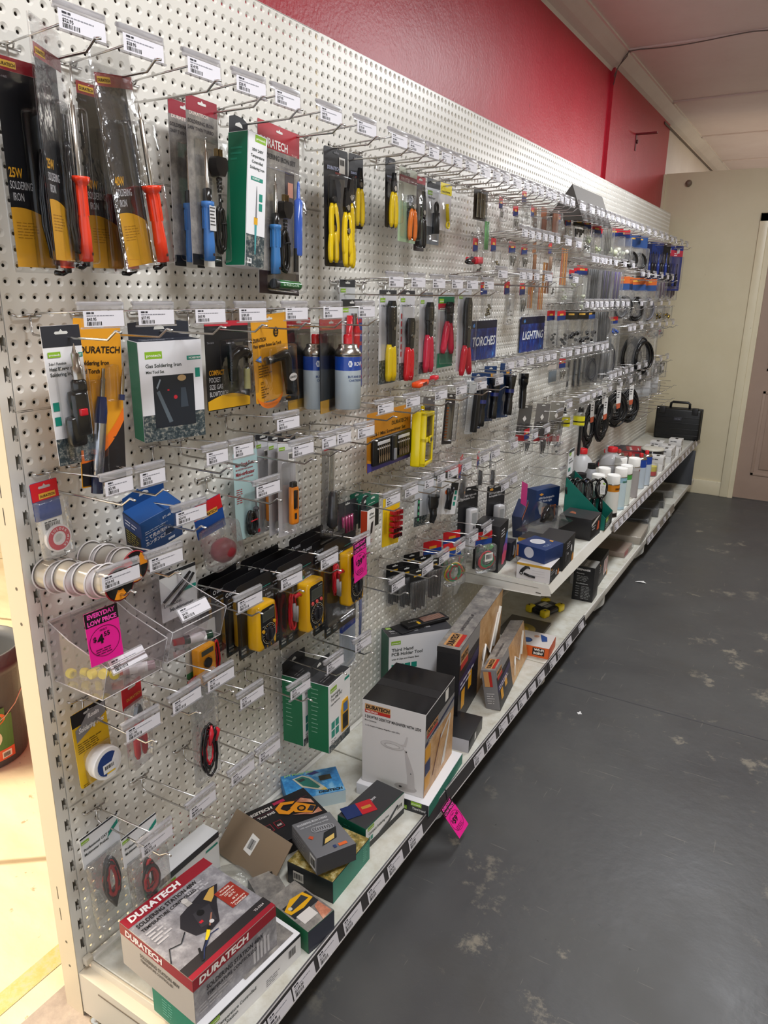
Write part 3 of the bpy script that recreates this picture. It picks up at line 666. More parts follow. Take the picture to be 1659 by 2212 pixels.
# --- top row: big soldering iron blisters
def irons(label, Y, x, z, watt, yaw, roll=0, pitch=0, w_=.096, h=.325):
    t = put('soldering_iron_pack', label, 'tool pack', Y, x, z, yaw, roll, pitch, 'large soldering iron blister packs')
    def ex(m, y):
        m.rect(-w_/2+.006, -.292, w_/2-.022, -.040, y, '17171b'); m.rect(-w_/2+.006, -.040, w_/2-.004, -.022, y-.0002, '8e1424')
        m.rect(-w_/2+.010, -.036, -w_/2+.040, -.027, y-.0005, 'caa23c'); m.text('DURATECH', -w_/2+.0115, -.0340, .0045, y-.0009, '2a1010', 1, .027)
        pts = [(-w_/2+.006, -.305), (w_/2-.022, -.305)]+[(-w_/2+.006+(w_-.028)*(1-k/8), -.222-.016*(1-(k/8))**1.5+.004*math.sin(PI*k/8)) for k in range(9)]
        m.poly(pts, y-.0003, 'd9a02a')
        m.text(watt, -w_/2+.009, -.180, .0135, y-.0006, 'd9a02a', 1, .022); m.text('SOLDERING', -w_/2+.009, -.196, .0115, y-.0006, 'cfcfd4', 0, .036); m.text('IRON', -w_/2+.012, -.212, .0115, y-.0006, 'cfcfd4', 0, .017)
        m.lines(-w_/2+.012, -.243, .036, 6, .0042, y-.0006, 'a4741a', .3); m.text('TS-1465', -w_/2+.010, -.050, .003, y-.0006, '8a8a90', 0)
    card(t, w_, h, [(0, 1, 'clear')], (), .012, hole=None, extra=ex)
    iron(t, w_/2-.016, -.060, .245, 'f04020g', y=-.016)
    m = M(); m.tube([(w_/2-.016, -.016, -.30), (w_/2-.015, -.014, -.309), (w_/2-.022, -.011, -.313), (w_/2-.034, -.009, -.312)], .0040, '17171ag', 8); m.box(w_/2-.021, -.020, -.312, w_/2-.011, -.012, -.300, '17171ag', .002)
    
    if watt == '25W': coil(m, .014, -.215, .010, .080, 6, .0026, '232326g', -.006, .6, 3)
    part('cord', m, t)
    blister(t, -.012, -.308, w_/2-.031, -.085, .018, 'clear', .007); blister(t, w_/2-.030, -.308, w_/2+.004, -.085, .033, 'clear', .008)
    m = M(); m.box(-w_/2, -.0035, -.313, w_/2, -.0012, .012, 'clear', .001); part('backing_shell', m, t)
    return t
irons('large blister pack of a 25 watt soldering iron at the far left', .008, .105, 1.858, '25W', .0, .0)
irons('large blister pack turned aside, its orange red handle second pack from the left', .020, .150, 1.868, '25W', .52, .0)
irons('large blister pack of 40 watt soldering iron hanging just behind the front one', .165, .075, 1.862, '40W', .04, .0)
irons('front blister pack of 40 watt soldering iron with orange red handle', .140, .140, 1.866, '40W', .16, -.15)
# blue turbo irons
def blueiron(label, Y, x, z, roll=0):
    t = put('soldering_iron_pack', label, 'tool pack', Y, x, z, 0.05, roll, 0, 'blue handled soldering iron packs')
    def ex(m, y): m.text('DURATECH', -.036, -.020, .006, y, 'e8d8d0', 1, .052); m.text('SOLDERING IRON', -.040, -.034, .0065, y, '3a3438', 1, .07); m.text('240V TWIN TURBO', -.040, -.045, .0062, y, '3a3438', 1, .07); m.rect(-.012, -.285, .02, -.262, y, 'f0eee8')
    card(t, .086, .295, [(0, 1, 'b0acae'), (0, .09, '8e1a2c'), (.09, .93, 'print_grey'), (.93, 1, '141416')], (), .012, extra=ex)
    iron(t, -.010, -.060, .215, '3c7cc8', False, cap='18181ag'); plug(t, .026, -.100)
    m = M(); coil(m, .024, -.215, .011, .045, 5, .003, '161618g', -.012, .2, 5, .01); m.tube([(.026, -.014, -.15), (.028, -.014, -.19)], .003, '161618g'); part('cord', m, t)
    m = M(); m.rect(-.019, -.220, -.001, -.175, -.0255, 'e4e4e6'); m.lines(-.018, -.180, .015, 6, .006, -.026, '404044'); part('rating_label', m, t)
    blister(t, -.030, -.275, .041, -.055, .03, 'clear', .008)
blueiron('rear blister pack with blue handled soldering iron and red header', .385, .05, 1.850, .03); blueiron('front blister pack with blue handled soldering iron, plug and cord', .385, .095, 1.852, .02)
# ------------- generic hanging box
def hbox(name, label, cat, Y, x, z, w_, d, h, cols, deco=None, yaw=0, roll=0, pitch=0, tab=None, group=None, bev=.0012):
    """box hung with its top at z; cols = front, side, top"""
    t = put(name, label, cat, Y, x, z, yaw, roll, pitch, group); m = M()
    m.box(-w_/2, -d/2, -h, w_/2, d/2, 0, cols[0], bev)
    F = faces(w_, d, h)
    for k, c in (('left', cols[1]), ('right', cols[1]), ('top', cols[2])):
        o, W2 = F[k], (d if k != 'top' else w_); H2 = h if k != 'top' else d
        m.T = Matrix.Translation((0, 0, -h)) @ o; m.rect(.001, .001, W2-.001, H2-.001, -.0004, c)
    if tab: m.T = Matrix(); m.slab([(-w_*.48, -.002), (w_*.48, -.002), (w_*.48, .03), (.012, .036), (-.012, .036), (-w_*.48, .03)], d/2-.002, d/2-.001, tab); m.slab([(-.011, .017), (.011, .017), (.009, .022), (.002, .026), (-.009, .022)], d/2-.0026, d/2-.0004, 'd8d8d4')
    if deco:
        for k, fn in deco.items(): m.T = Matrix.Translation((0, 0, -h)) @ F[k]; fn(m, -.0008)
    m.T = Matrix(); part('carton', m, t); return t
def d30(m, y):
    m.rect(0, 0, .056, .062, y, 'print_city'); m.rect(0, .062, .056, .25, y, 'e8e8ec'); prot(m, .020, .236, .032, y-.0003)
    for k, s_ in enumerate(('30W 240V', 'Temperature', 'Controlled', 'Soldering Iron')): m.text(s_, .028, .218-.011*k, .0055, y-.0005, '24302c', 1, None, 'c')
    m.rect(.010, .164, .046, .171, y-.0004, '188a78'); m.text('HOBBYIST', .014, .166, .0035, y-.0007, 'e8f4f0', 1)
    m.slab([(.027, .145), (.028, .155), (.029, .145), (.030, .095), (.026, .095)], y-.001, y, '7c7c80'); m.rect(.022, .082, .033, .096, y-.0005, 'e0a818'); m.poly([(.024, .082), (.031, .082), (.029, .025), (.026, .025)], y-.0005, '4a9aa0')
    m.rect(.036, .128, .046, .142, y-.0005, '188a78'); m.rect(.036, .110, .046, .124, y-.0005, '188a78'); m.rect(.004, .006, .018, .016, y-.0004, 'f0f0f0'); m.bars(.005, .009, .012, .006, y-.0008, n=8)
hbox('soldering_iron_box', 'tall slim green and white carton of a 30 watt soldering iron', 'box', .495, .11, 1.820, .056, .052, .252, ('e8e8ec', '0c6a4c', '34363a'), {'front': d30, 'left': lambda m, y: m.lines(.008, .22, .03, 3, .01, y, '1c8064')}, 0, .10, 0, '2c2e32')
# soldering iron set
t = put('soldering_iron_set', 'wide blister pack with red header holding blue iron, pump and solder tube', 'tool pack', .608, .10, 1.842, .06, .04)
def ex(m, y):
    m.text('DURATECH', -.068, -.032, .017, y, 'f4f0ee', 1, .098); m.text('SOLDERING IRON SET', -.070, -.054, .010, y, '201c1e', 1, .13); m.text('TS-1651', .045, -.036, .005, y, 'e8c8c0', 1)
    m.rect(.02, -.135, .055, -.07, y, '3a3032'); m.rect(.03, -.12, .05, -.09, y-.0004, 'c08068')
card(t, .152, .34, [(0, 1, 'a8a6a8'), (0, .145, 'a81828'), (.145, .86, 'print_grey'), (.86, 1, '251818')], (), .014, extra=ex)
iron(t, -.035, -.085, .20, '3c80c4', False, cap='18181ag'); plug(t, .002, -.15)
m = M(); coil(m, -.002, -.235, .014, .045, 7, .0032, '141416g', -.010, .2, 8, .015); part('cord', m, t)
m = M(); m.lathe([(.008, 0), (.0095, .004), (.0095, .115), (.006, .118), (.0045, .12), (.003, .15), (.0015, .155)], '3a64c8g', 16, (.052, -.014, -.24)); part('solder_pump', m, t)
m = M(); m.lathe([(.009, 0), (.009, .020)], 'a0a0a4m', 14, (.052, -.014, -.17)); m.lathe([(.0055, 0), (.0055, .05)], '141416', 12, (.046, -.012, -.275)); part('pump_fittings', m, t)
m = M(); m.lathe([(.0095, 0), (.0095, .085)], '1c6a34g', 16, (-.035, -.016, -.305), 'x'); m.text('Sn 99.3% Cu 0.7%', -.022, -.308, .005, -.0262, 'd0f0d0', 1, .06); m.lathe([(.0105, 0), (.0105, .012)], '202428', 16, (-.046, -.016, -.305), 'x'); part('solder_tube', m, t)
blister(t, -.055, -.322, .070, -.068, .030, 'clear', .01)
# pliers
def pliercard(label, Y, x, z, w_, h, n, group='yellow handled pliers on black cards'):
    t = put('pliers_pack', label, 'tool pack', Y, x, z, .02, 0, 0, group)
    def ex(m, y):
        dura(m, -w_*.38, -.036, w_*.5, y, 'b8c0e0'); m.text('PRECISION', -.005, -.043, .0035, y, 'c84030', 1)
        if w_ > .1: m.rect(.012, -.040, .038, -.005, y, 'ecece8'); m.bars(.014, -.022, .02, .013, y-.0005)
    card(t, w_, h, [(0, 1, '1d1c20')], (), .012, extra=ex, hole='55555a', round_=.006)
    for k, (px, pz, L, ro) in enumerate(n): plier(t, px, pz, L, 'e6c41ag', '3a3a3cm', .0075, ro, -.012-.010*(k % 3))
    blister(t, -w_*.42, -h+.02, w_*.42, -.045, .034, 'clear', .01)
pliercard('long black card of yellow handled pliers, front of the stack', .828, .095, 1.836, .104, .265, [(-.034, -.060, .145, -.06), (.030, -.045, .17, .05), (-.004, -.075, .155, -.02), (-.034, -.135, .110, -.03), (.032, -.15, .105, .04), (-.001, -.138, .115, -.03)])
pliercard('shorter black card with one yellow handled cutter behind the long plier card', .985, .05, 1.850, .070, .178, [(0, -.020, .140, 0)])
pliercard('narrow black card with closed yellow cutters, beside the orange pliers', 1.075, .10, 1.852, .052, .172, [(0, -.025, .135, 0)])
def toolcard(name, label, Y, x, z, w_, h, secs, txt, prod, dome=True, roll=0, yaw=0.0, extra=None, hole='c8c8c4', group=None, dd=.028):
    t = put(name, label, 'tool pack', Y, x, z, yaw, roll, 0, group)
    card(t, w_, h, secs, txt, .011, extra=extra, hole=hole)
    prod(t)
    if dome: blister(t, -w_*.44, -h+.018, w_*.44, -.022, dd, 'clear', .008)
    return t
toolcard('cutters_pack', 'blister card with orange and black handled cutters on green backing', 1.165, .105, 1.838, .100, .190, [(0, 1, 'b8bcae'), (.10, .19, '7a3434'), (.45, 1, 'a8c4a0')], [('DURATECH', .08, .10, .007, '4a4444', 1), ('SIDE CUTTER', .08, .165, .006, 'd8c0b8', 1)], lambda r: (plier(r, .012, -.055, .118, 'e87a30g', '8a8a8cm', .010, .0, nose=.30), plier(r, .002, -.055, .114, '1a1a1cg', '8a8a8cm', .002, -.14, -.004, nose=.3)), roll=.03)
toolcard('wire_strippers_pack', 'dark card of black handled wire strippers right of the orange cutters', 1.30, .07, 1.838, .064, .205, [(0, 1, '30282c'), (0, .1, '9a3038')], [], lambda r: plier(r, 0, -.03, .155, '202024g', '2c2c30m', .006, 0, nose=.45))
toolcard('wire_stripper_pack', 'white and grey card holding a black ring shaped wire stripper', 1.415, .055, 1.846, .088, .188, [(0, 1, 'c8ccd4'), (0, .14, '1c2024'), (.72, 1, '5a6068')], [('Wire Stripper', .1, .30, .006, '30343a', 1)], lambda r: part('stripper', M().tube([(0, -.012, -.145), (0, -.012, -.085)], .011, '202226', 10).tube([(.010*math.cos(a*PI/6), -.012, -.072+.016*math.sin(a*PI/6)) for a in range(12)], .004, '202226', 8, True), r), extra=lambda m, y: prot(m, -.038, -.035, .030, y))
toolcard('wire_cutter_pack', 'small yellow topped card with slim yellow cable stripper', 1.512, .05, 1.846, .080, .140, [(0, 1, 'd8d4d8'), (0, .24, 'e8d418')], [('CABLE STRIPPER', .1, .2, .005, '5a5410', 1, .06)], lambda r: part('stripper', M().tube([(-.006, -.008, -.05), (-.003, -.008, -.075), (.003, -.008, -.100)], .006, 'e6cc14', 8).tube([(.004+.010*math.cos(a*PI/5), -.008, -.112+.010*math.sin(a*PI/5)) for a in range(10)], .003, 'e6cc14', 6, True), r), False)
toolcard('drill_bit_box', 'dark carded case of drill bits hanging alone in the third bay', 1.672, .10, 1.846, .112, .098, [(0, 1, '2a2422'), (.18, .98, '4a4038')], [], lambda r: part('drill_bits', M().lathe([(.004, 0), (.004, .075)], '8a8478m', 8, (-.040, -.006, -.080)).lathe([(.004, 0), (.004, .075)], '5e564cm', 8, (-.026, -.006, -.080)).lathe([(.004, 0), (.004, .075)], '8a8478m', 8, (-.012, -.006, -.080)).lathe([(.004, 0), (.004, .075)], '6a6256m', 8, (.002, -.006, -.080)).lathe([(.004, 0), (.004, .075)], '8a8478m', 8, (.016, -.006, -.080)), r), extra=lambda m, y: m.text('Microbox', .034, -.075, .009, y-.001, 'e0dcd4', 1), hole='e0e0dc')
t = put('heat_shrink_bag', 'clear bag of thin green cable ties beside the drill bit case', 'bag', 1.725, .10, 1.765)
m = M()
for k in range(9): m.tube([(-.014+.0035*k, -.004-.002*(k % 2), -.005), (-.015+.0036*k, -.005, -.05), (-.012+.003*k, -.004, -.095)], .0016, ('4ab04a', '7ad060', '2c8a3c')[k % 3], 5)
part('ties', m, t); m = M(); m.box(-.02, -.009, -.105, .02, 0, .01, 'bag', .003); part('bag', m, t)

# --- second row
def probpics(m, y, x, z, n, dz=.02, w_=.011): [m.rect(x, z-k*dz, x+w_, z-k*dz+w_*1.3, y, '188a78') for k in range(n)]
t = put('gas_torch_pack', 'blister card of a black heat blower torch with red switch', 'tool pack', .030, .10, 1.452, -.10, -.03)
def ex(m, y):
    prot(m, -.028, -.036, .022, y-.0003); m.rect(.012, -.038, .033, -.031, y, '188a78'); m.text('HOBBYIST', .014, -.0365, .0035, y-.0004, 'f0f8f4', 1, .017)
    for k, s_ in enumerate(('3-in-1 Function', 'Heat Blower and', 'Soldering Iron')): m.text(s_, -.028, -.048-.009*k, .0045 if k == 0 else .006, y, '28302e', 1, (.03, .045, .042)[k])
    probpics(m, y, -.031, -.122, 2, .024)
card(t, .068, .228, [(0, 1, 'ecebee'), (0, .15, '2c2e36'), (.80, 1, 'print_city')], (), .014, extra=ex)
m = M(); m.box(-.010, -.030, -.165, .018, -.004, -.090, '18181ag', .008); m.box(-.020, -.026, -.182, .010, -.005, -.130, '18181ag', .009); m.lathe([(.011, 0), (.0125, .004), (.0125, .018), (.009, .022)], '1a1a1cg', 16, (.010, -.016, -.094)); part('torch_body', m, t)
m = M(); m.lathe([(.009, 0), (.009, .022), (.0065, .024), (.0065, .042), (.0045, .046), (.0015, .056), (.0004, .060)], 'a8a29am', 16, (.010, -.016, -.074)); part('nozzle', m, t)
m = M(); m.box(-.004, -.036, -.130, .009, -.028, -.118, 'c01828g', .002); part('switch', m, t)
m = M(); m.lathe([(.010, 0), (.012, .012), (.011, .022)], 'clear', 14, (.0, -.015, -.204)); part('cap', m, t)
blister(t, -.024, -.206, .022, -.048, .034, 'clear', .008)
t = put('gas_iron_pack', 'long orange and black card with a silver pen gas iron and spare tip', 'tool pack', .102, .10, 1.460, .02, .06)
def ex(m, y):
    m.text('DURATECH', -.040, -.042, .0115, y, '181414', 1, .084, 'l', .1); m.text('Soldering Iron', -.040, -.062, .0078, y, '181414', 1, .060); m.text('and Torch', -.040, -.076, .0078, y, '181414', 1, .040)
    m.poly([(-.047, -.205)]+[(-.047+.094*k/10, -.205+.068*(k/10)**2.2-.0*k) for k in range(11)]+[(.047, -.160)]+[(.047-.094*k/10, -.228+.068*(1-k/10)**2.2) for k in range(11)], y-.0002, 'e8701c')
    m.poly([(-.047, -.228)]+[(-.047+.094*k/10, -.228+.068*(k/10)**2.2) for k in range(11)]+[(.047, -.268), (-.047, -.268)], y-.0003, '201c1e')
card(t, .096, .285, [(0, 1, 'e09a22')], (), .014, extra=ex)
m = M(); m.T = Matrix.Rotation(.12, 4, 'Y'); m.lathe([(.006, 0), (.0095, .005), (.0098, .095)], 'b8bac0m', 16, (.006, -.012, -.255)); part('barrel', m, t)
m = M(); m.T = Matrix.Rotation(.12, 4, 'Y'); m.lathe([(.0100, 0), (.0105, .02), (.0085, .04), (.0075, .045)], '1c2850g', 16, (.006, -.012, -.160)); m.lathe([(.0102, 0), (.0102, .03), (.007, .034)], '141a30g', 16, (.006, -.012, -.282)); part('grip', m, t)
m = M(); m.T = Matrix.Rotation(.12, 4, 'Y'); m.lathe([(.0045, 0), (.0045, .03), (.003, .034), (.003, .048)], '9a9488m', 12, (.006, -.012, -.115)); part('tip', m, t); m = M(); m.T = Matrix.Rotation(.12, 4, 'Y'); m.lathe([(.0055, 0), (.0055, .010)], '1c2850', 12, (.050, -.010, -.118)); m.lathe([(.004, 0), (.004, .03), (.0025, .035), (.0006, .056)], 'b0a898m', 12, (.050, -.010, -.108)); part('spare_tip', m, t)
m = M(); F_ = frame((0.0165, -.0225, -.245), (-.12, 0, 1), (-1, 0, -.12)); m.T = F_; m.text('DURATECH', .0, -.003, .0085, 0, '202024', 1, .062); part('barrel_marking', m, t)
blister(t, -.034, -.262, -.004, -.085, .022, 'clear', .008); blister(t, .008, -.125, .030, -.060, .016, 'clear', .006)
# boxed tool set with window
def dgas(m, y):
    m.rect(0, 0, .128, .056, y, 'print_city'); m.rect(0, .052, .128, .19, y-.0001, 'e4e4ea'); m.rect(.024, .026, .108, .126, y-.0004, '1c2430g'); prot(m, .012, .158, .034, y-.0003)
    m.text('Gas Soldering Iron', .012, .142, .0070, y-.0004, '24302e', 1, .072); m.text('Mini Tool Set', .012, .131, .0055, y-.0004, '24302e', 1, .036); m.rect(.096, .152, .125, .160, y-.0004, '188a78'); m.text('HOBBYIST', .100, .154, .004, y-.0008, 'f0f8f4', 1); m.rect(.112, .118, .122, .136, y-.0004, '188a78')
    m.disc(.083, .119, .009, y-.0008, 'b89a70', 18, .006); m.poly([(.030, .095), (.036, .098), (.060, .036), (.052, .034)], y-.0007, '5a6670'); m.disc(.068, .083, .004, y-.0008, 'c02838', 10); m.rect(.052, .096, .056, .099, y-.0008, 'c02838'); m.poly([(.078, .062), (.094, .062), (.090, .100), (.080, .100)], y-.0006, '3a4450')
    m.poly([(.032, .100), (.040, .118), (.038, .120), (.030, .104)], y-.0008, '8a94a0')
hbox('gas_tool_set_box', 'white and dark carton with a window onto a gas iron tool set', 'box', .272, .075, 1.432, .128, .046, .19, ('e4e4ea', '0c6a4c', '2c303c'), {'front': dgas, 'top': lambda m, y: (m.text('Gas Soldering Iron', .014, .022, .008, y, 'b8bcc8', 1, .07), m.text('Mini Tool Set', .014, .010, .006, y, 'b8bcc8', 1))}, -.32, -.02, .05, '2c303c')
# compact blowtorch card
t = put('blowtorch_pack', 'black, red and yellow card with a small pocket blowtorch', 'tool pack', .430, .09, 1.452, .02, .01)
def ex(m, y):
    for k, (s_, c, wd) in enumerate((('COMPACT', 'e0a028', .046), ('POCKET', 'd0d0d4', .034), ('SIZE GAS', 'd0d0d4', .040), ('BLOWTORCH', 'd0d0d4', .055))): m.text(s_, -.060, -.097-.0145*k, .0105, y, c, int(k == 0), wd)
    m.poly([(-.066, -.168), (.066, -.168)]+[(.066-.132*k/12, -.150+.012*math.sin(PI*k/12)) for k in range(13)], y, 'd9a41a')
    m.text('TH-1610', -.062, -.034, .004, y, '8a8a90', 0)
card(t, .134, .182, [(0, 1, '19191c'), (0, .06, 'b82838')], (), .012, extra=ex, hole='b82838', round_=.006)
m = M(); m.tube([(-.006, -.018, -.110), (-.008, -.018, -.085), (-.004, -.018, -.062), (.012, -.018, -.052), (.032, -.018, -.050), (.046, -.018, -.062)], [.008, .010, .013, .014, .013, .009], '121214g', 12)
for k in range(10): m.lathe([(.0025, 0), (.0018, -.003)], '0a0a0c', 6, (-.016, -.022, -.070-.005*k), 'y')
part('torch_head', m, t)
m = M(); m.lathe([(.014, 0), (.017, .004), (.0165, .012), (.012, .02), (.012, .046), (.009, .054), (.004, .058)], 'smoke', 16, (.038, -.018, -.138)); m.lathe([(.007, 0), (.007, .042)], 'cfc98a', 12, (.038, -.018, -.130)); m.box(.036, -.024, -.076, .041, -.016, -.060, '9a9a98m'); part('gas_tank', m, t)
blister(t, -.030, -.142, .058, -.024, .038, 'clear', .01)
# piezo torch
t = put('blowtorch_pack', 'orange and yellow card with a black piezo gas torch and blue flame picture', 'tool pack', .570, .088, 1.462, .06, -.06)
def ex(m, y):
    m.text('DURATECH', -.064, -.044, .0085, y, '181414', 1, .046, 'l', .1); m.text('Piezo Ignition Butane Gas Torch', -.064, -.056, .0075, y, '302010', 1, .104); m.disc(.022, -.028, .010, y, '14120c', 18, .011)
    for k, s_ in enumerate(('No', 'Metal', 'Parts')): m.text(s_, .022, -.025-.005*k, .0032, y-.0004, 'e8a020', 1, None, 'c')
    m.poly([(-.064, -.160)]+[(-.064+.05*(1-math.cos(a*PI/12)), -.160-.022*math.sin(a*PI/12)) for a in range(13)]+[(.04, -.11), (.062, -.07), (.062, -.10), (.038, -.150)]+[(.036-.05*(1-math.cos(a*PI/12)), -.160-.036*math.sin(a*PI/12)) for a in range(13)], y-.0002, 'e8781c')
    m.lines(-.052, -.098, .05, 5, .0058, y-.0004, '6a4810', .4); m.text('CT', -.048, -.138, .006, y-.0004, '302010', 1); m.lines(-.048, -.145, .03, 5, .0056, y-.0004, '6a4810', .4, .5)
    m.poly([(-.062, -.082), (-.040, -.074), (-.040, -.090)], y-.0006, '5a88d8'); m.poly([(-.054, -.082), (-.040, -.078), (-.040, -.086)], y-.0009, 'b8d0f4')
card(t, .134, .190, [(0, 1, 'dd9a1e')], (), .012, extra=ex)
m = M(); m.tube([(-.030, -.018, -.084), (-.008, -.018, -.082), (.012, -.018, -.080), (.026, -.018, -.078), (.034, -.018, -.092), (.036, -.018, -.12), (.040, -.018, -.170)], [.008, .009, .011, .013, .013, .012, .010], '151517g', 12); m.lathe([(.012, 0), (.0125, .005)], '151517g', 14, (.040, -.018, -.184)); part('torch_body', m, t)
m = M(); m.lathe([(.009, 0), (.009, .024), (.006, .026)], '8c8a86m', 14, (-.044, -.018, -.084), 'x'); part('burner', m, t)
m = M(); m.disc(.036, -.130, .016, -.0322, 'd4d0cc', 20, .009); m.text('DURATECH', .036, -.1325, .005, -.0326, '181414', 1, .026, 'c'); part('badge', m, t)
blister(t, -.045, -.190, .058, -.055, .034, 'clear', .009)
# gas cans
def gascan(label, Y, x, z):
    t = put('gas_canister_pack', label, 'gas canister', Y, x, z, .12, 0, 0, 'butane gas canisters in blister packs')
    card(t, .115, .225, [(0, 1, '1b1b1e'), (0, .12, 'b01c2c'), (.86, 1, 'd9a41a')], [('DURATECH', .10, .10, .006, 'e0b040', 1)], .012, hole='b8b8b4')
    o = (.020, -.036, -.205)
    m = M(); m.lathe([(.030, 0), (.0325, .002), (.0325, .095)], 'bcc8d0g', 32, o, cap=False); m.lathe([(.0325, .095), (.0325, .128)], '1746a8g', 32, o, cap=False); m.lathe([(.0325, .128), (.0325, .131), (.034, .133), (.034, .136), (.026, .148), (.0235, .150), (.0235, .156), (.010, .158)], 'b8b4acm', 32, o); part('can', m, t)
    m = M(); m.lathe([(.011, .158), (.011, .176), (.009, .180)], 'c81e2ag', 18, o); part('cap', m, t)
    m = M()
    def wrap(s_, x0, z0, h, c, wd):
        vs, fs, W = textgeo(s_, 1); k = wd/W; r = .0329; pts = []
        for a, b_ in vs: th = (x0+a*k)/r; pts.append((o[0]+r*math.sin(th), o[1]-r*math.cos(th), o[2]+z0+b_*h))
        m.add(pts, fs, c)
    wrap('ROVIN', -.020, .107, .0095, 'f0f4fa', .030); wrap('BUTANE GAS', -.036, .078, .0055, '20407c', .044); wrap('CARTRIDGE', -.034, .069, .0055, '20407c', .040)
    r = .0329; pts = [(o[0]+r*math.sin(-.92+.17*math.cos(a*PI/3)), o[1]-r*math.cos(-.92+.17*math.cos(a*PI/3)), o[2]+.1115+.0085*math.sin(a*PI/3)) for a in range(6)]; m.add(pts, [tuple(range(6))], 'e8eef8'); m.T = Matrix()
    wrap('R', -.033, .108, .007, '1746a8', .005); part('can_print', m, t)
    m = M(); m.box(-.018, -.074, -.212, .058, -.001, -.022, 'clear', .006); m.box(-.056, -.002, -.212, .058, -.0005, .012, 'clear'); part('blister', m, t)
gascan('rear butane gas canister pack with red header card', .715, .060, 1.450); gascan('front butane gas canister pack, white and blue can with red cap', .758, .125, 1.450)
# --- crimpers
def crimp(root, x, zt, L, hc, jc='1c1c1eg', hl=.42, spread=.011, rot=0, jw=.015):
    R = Matrix.Translation((x, 0, zt)) @ Matrix.Rotation(rot, 4, 'Y'); m = M(); m.T = R; jl = L*(1-hl)
    m.slab([(-jw*.5, 0), (-jw, -.12*jl), (-jw*1.1, -.5*jl), (-jw*.8, -.56*jl), (-jw*.7, -jl), (jw*.7, -jl), (jw*.8, -.56*jl), (jw*1.1, -.5*jl), (jw, -.12*jl), (jw*.5, 0)], -.021, -.006, jc)
    for k in range(5): m.disc(0, -.16*jl-k*.07*jl, .0030, -.0214, 'a09a90m', 10)
    m.lathe([(.0050, -.024), (.0050, -.007)], 'a8a298m', 12, (0, 0, -.60*jl), 'y'); part('jaws', m, root)
    for s_ in (-1, 1):
        m = M(); m.T = R; n = 7
        m.tube([(s_*(jw*.55+spread*q/(n-1)), -.012, -jl*.96-(L-jl*.96)*q/(n-1)) for q in range(n)], [.008, .0108, .0112, .0112, .0106, .0108, .007], hc, 12); part('handle', m, root)
cr = [('card holding a red knife and red cable cutter, next to the gas cans', .935, .07, 1.495, .105, .235, [(0, 1, 'd4d4da'), (0, .10, '24262a'), (.10, .55, 'c8ccd0'), (.85, 1, 'print_city')], None),
      ('card with long black crimping tool and yellow handles', 1.115, .075, 1.520, .100, .262, [(0, 1, 'd0d0d6'), (0, .05, '24262a'), (.74, 1, 'print_city')], ('e8c814g', .225, .44, .006, 0)),
      ('white card with short black crimping tool and bright red handles', 1.238, .07, 1.520, .095, .262, [(0, 1, 'd2d2d8'), (0, .05, '24262a'), (.80, 1, 'print_city')], ('d81e2ag', .185, .52, .005, .04)),
      ('card with spring crimping tool and dark pink handles', 1.360, .07, 1.515, .088, .248, [(0, 1, 'c8c8ce'), (0, .06, '6a6a70'), (.85, 1, 'print_city')], ('d02848g', .215, .52, .010, 0)),
      ('green and red topped card with ratchet crimper and pink handles', 1.512, .065, 1.515, .125, .240, [(0, 1, 'c4c4c8'), (.05, .14, '1c6a44'), (.14, .22, 'b82438'), (.80, 1, '1c7a58')], ('d02848g', .165, .60, .026, .05)),
      ('clear pack with very long black crimping pliers and red grips', 1.580, .10, 1.530, .110, .270, [(0, 1, 'c8c8ce')], ('c02434g', .255, .36, .024, 0))]
for k, (lab, Y, x, z, w_, h, secs, tool) in enumerate(cr):
    t = put('crimping_tool_pack', lab, 'tool pack', Y, x, z, .02, 0, 0, 'crimping tools on cards')
    def ex(m, y, k=k, w_=w_):
        prot(m, -w_*.45, -.022, w_*.28, y)
        if k in (1, 2): m.text(('3 Way Crimping Tool', 'Terminal Crimp Tool')[k-1], -w_*.40, -.034, .0055, y, '38383c', 1, w_*.7)
        if k == 1: probpics(m, y, w_*.30, -.065, 3, .022)
        if k == 2: [m.rect(-w_*.42, -.070-.022*q, -w_*.34, -.055-.022*q, y, 'c03038') for q in range(6)]
        if k == 0: m.rect(w_*.30, -.22, w_*.49, -.02, y, '20409a'); [m.rect(w_*.32, -.05-.03*q, w_*.46, -.04-.03*q, y-.0004, 'c02a30') for q in range(6)]
        if k == 4: m.lines(-w_*.40, -.040, w_*.6, 2, .006, y, 'e0e8e0')
    card(t, w_, h, secs, (), .011, extra=ex)
    if tool: crimp(t, 0, -.018-(.05 if k == 2 else 0), tool[1], tool[0], hl=tool[2], spread=tool[3], rot=tool[4], jw=.0155 if k != 5 else .018)
    else:
        m = M(); m.tube([(-.030, -.012, -.03), (-.034, -.012, -.10), (-.042, -.012, -.205)], [.008, .010, .006], 'd02430g', 10); m.tube([(-.036, -.017, -.09), (-.042, -.017, -.20)], [.006, .005], '202022', 8); part('knife', m, t)
        m = M(); m.tube([(.0, -.012, -.03), (.004, -.012, -.07), (.002, -.012, -.12), (-.002, -.012, -.205)], [.004, .010, .009, .007], 'd02430g', 10); m.lathe([(.007, 0), (.008, .03)], '8a8a8cm', 12, (-.008, -.012, -.055)); part('cutter', m, t)
    blister(t, -w_*.42, -h+.02, w_*.42, -.010 if k == 5 else -.03, .030, 'clear', .008)
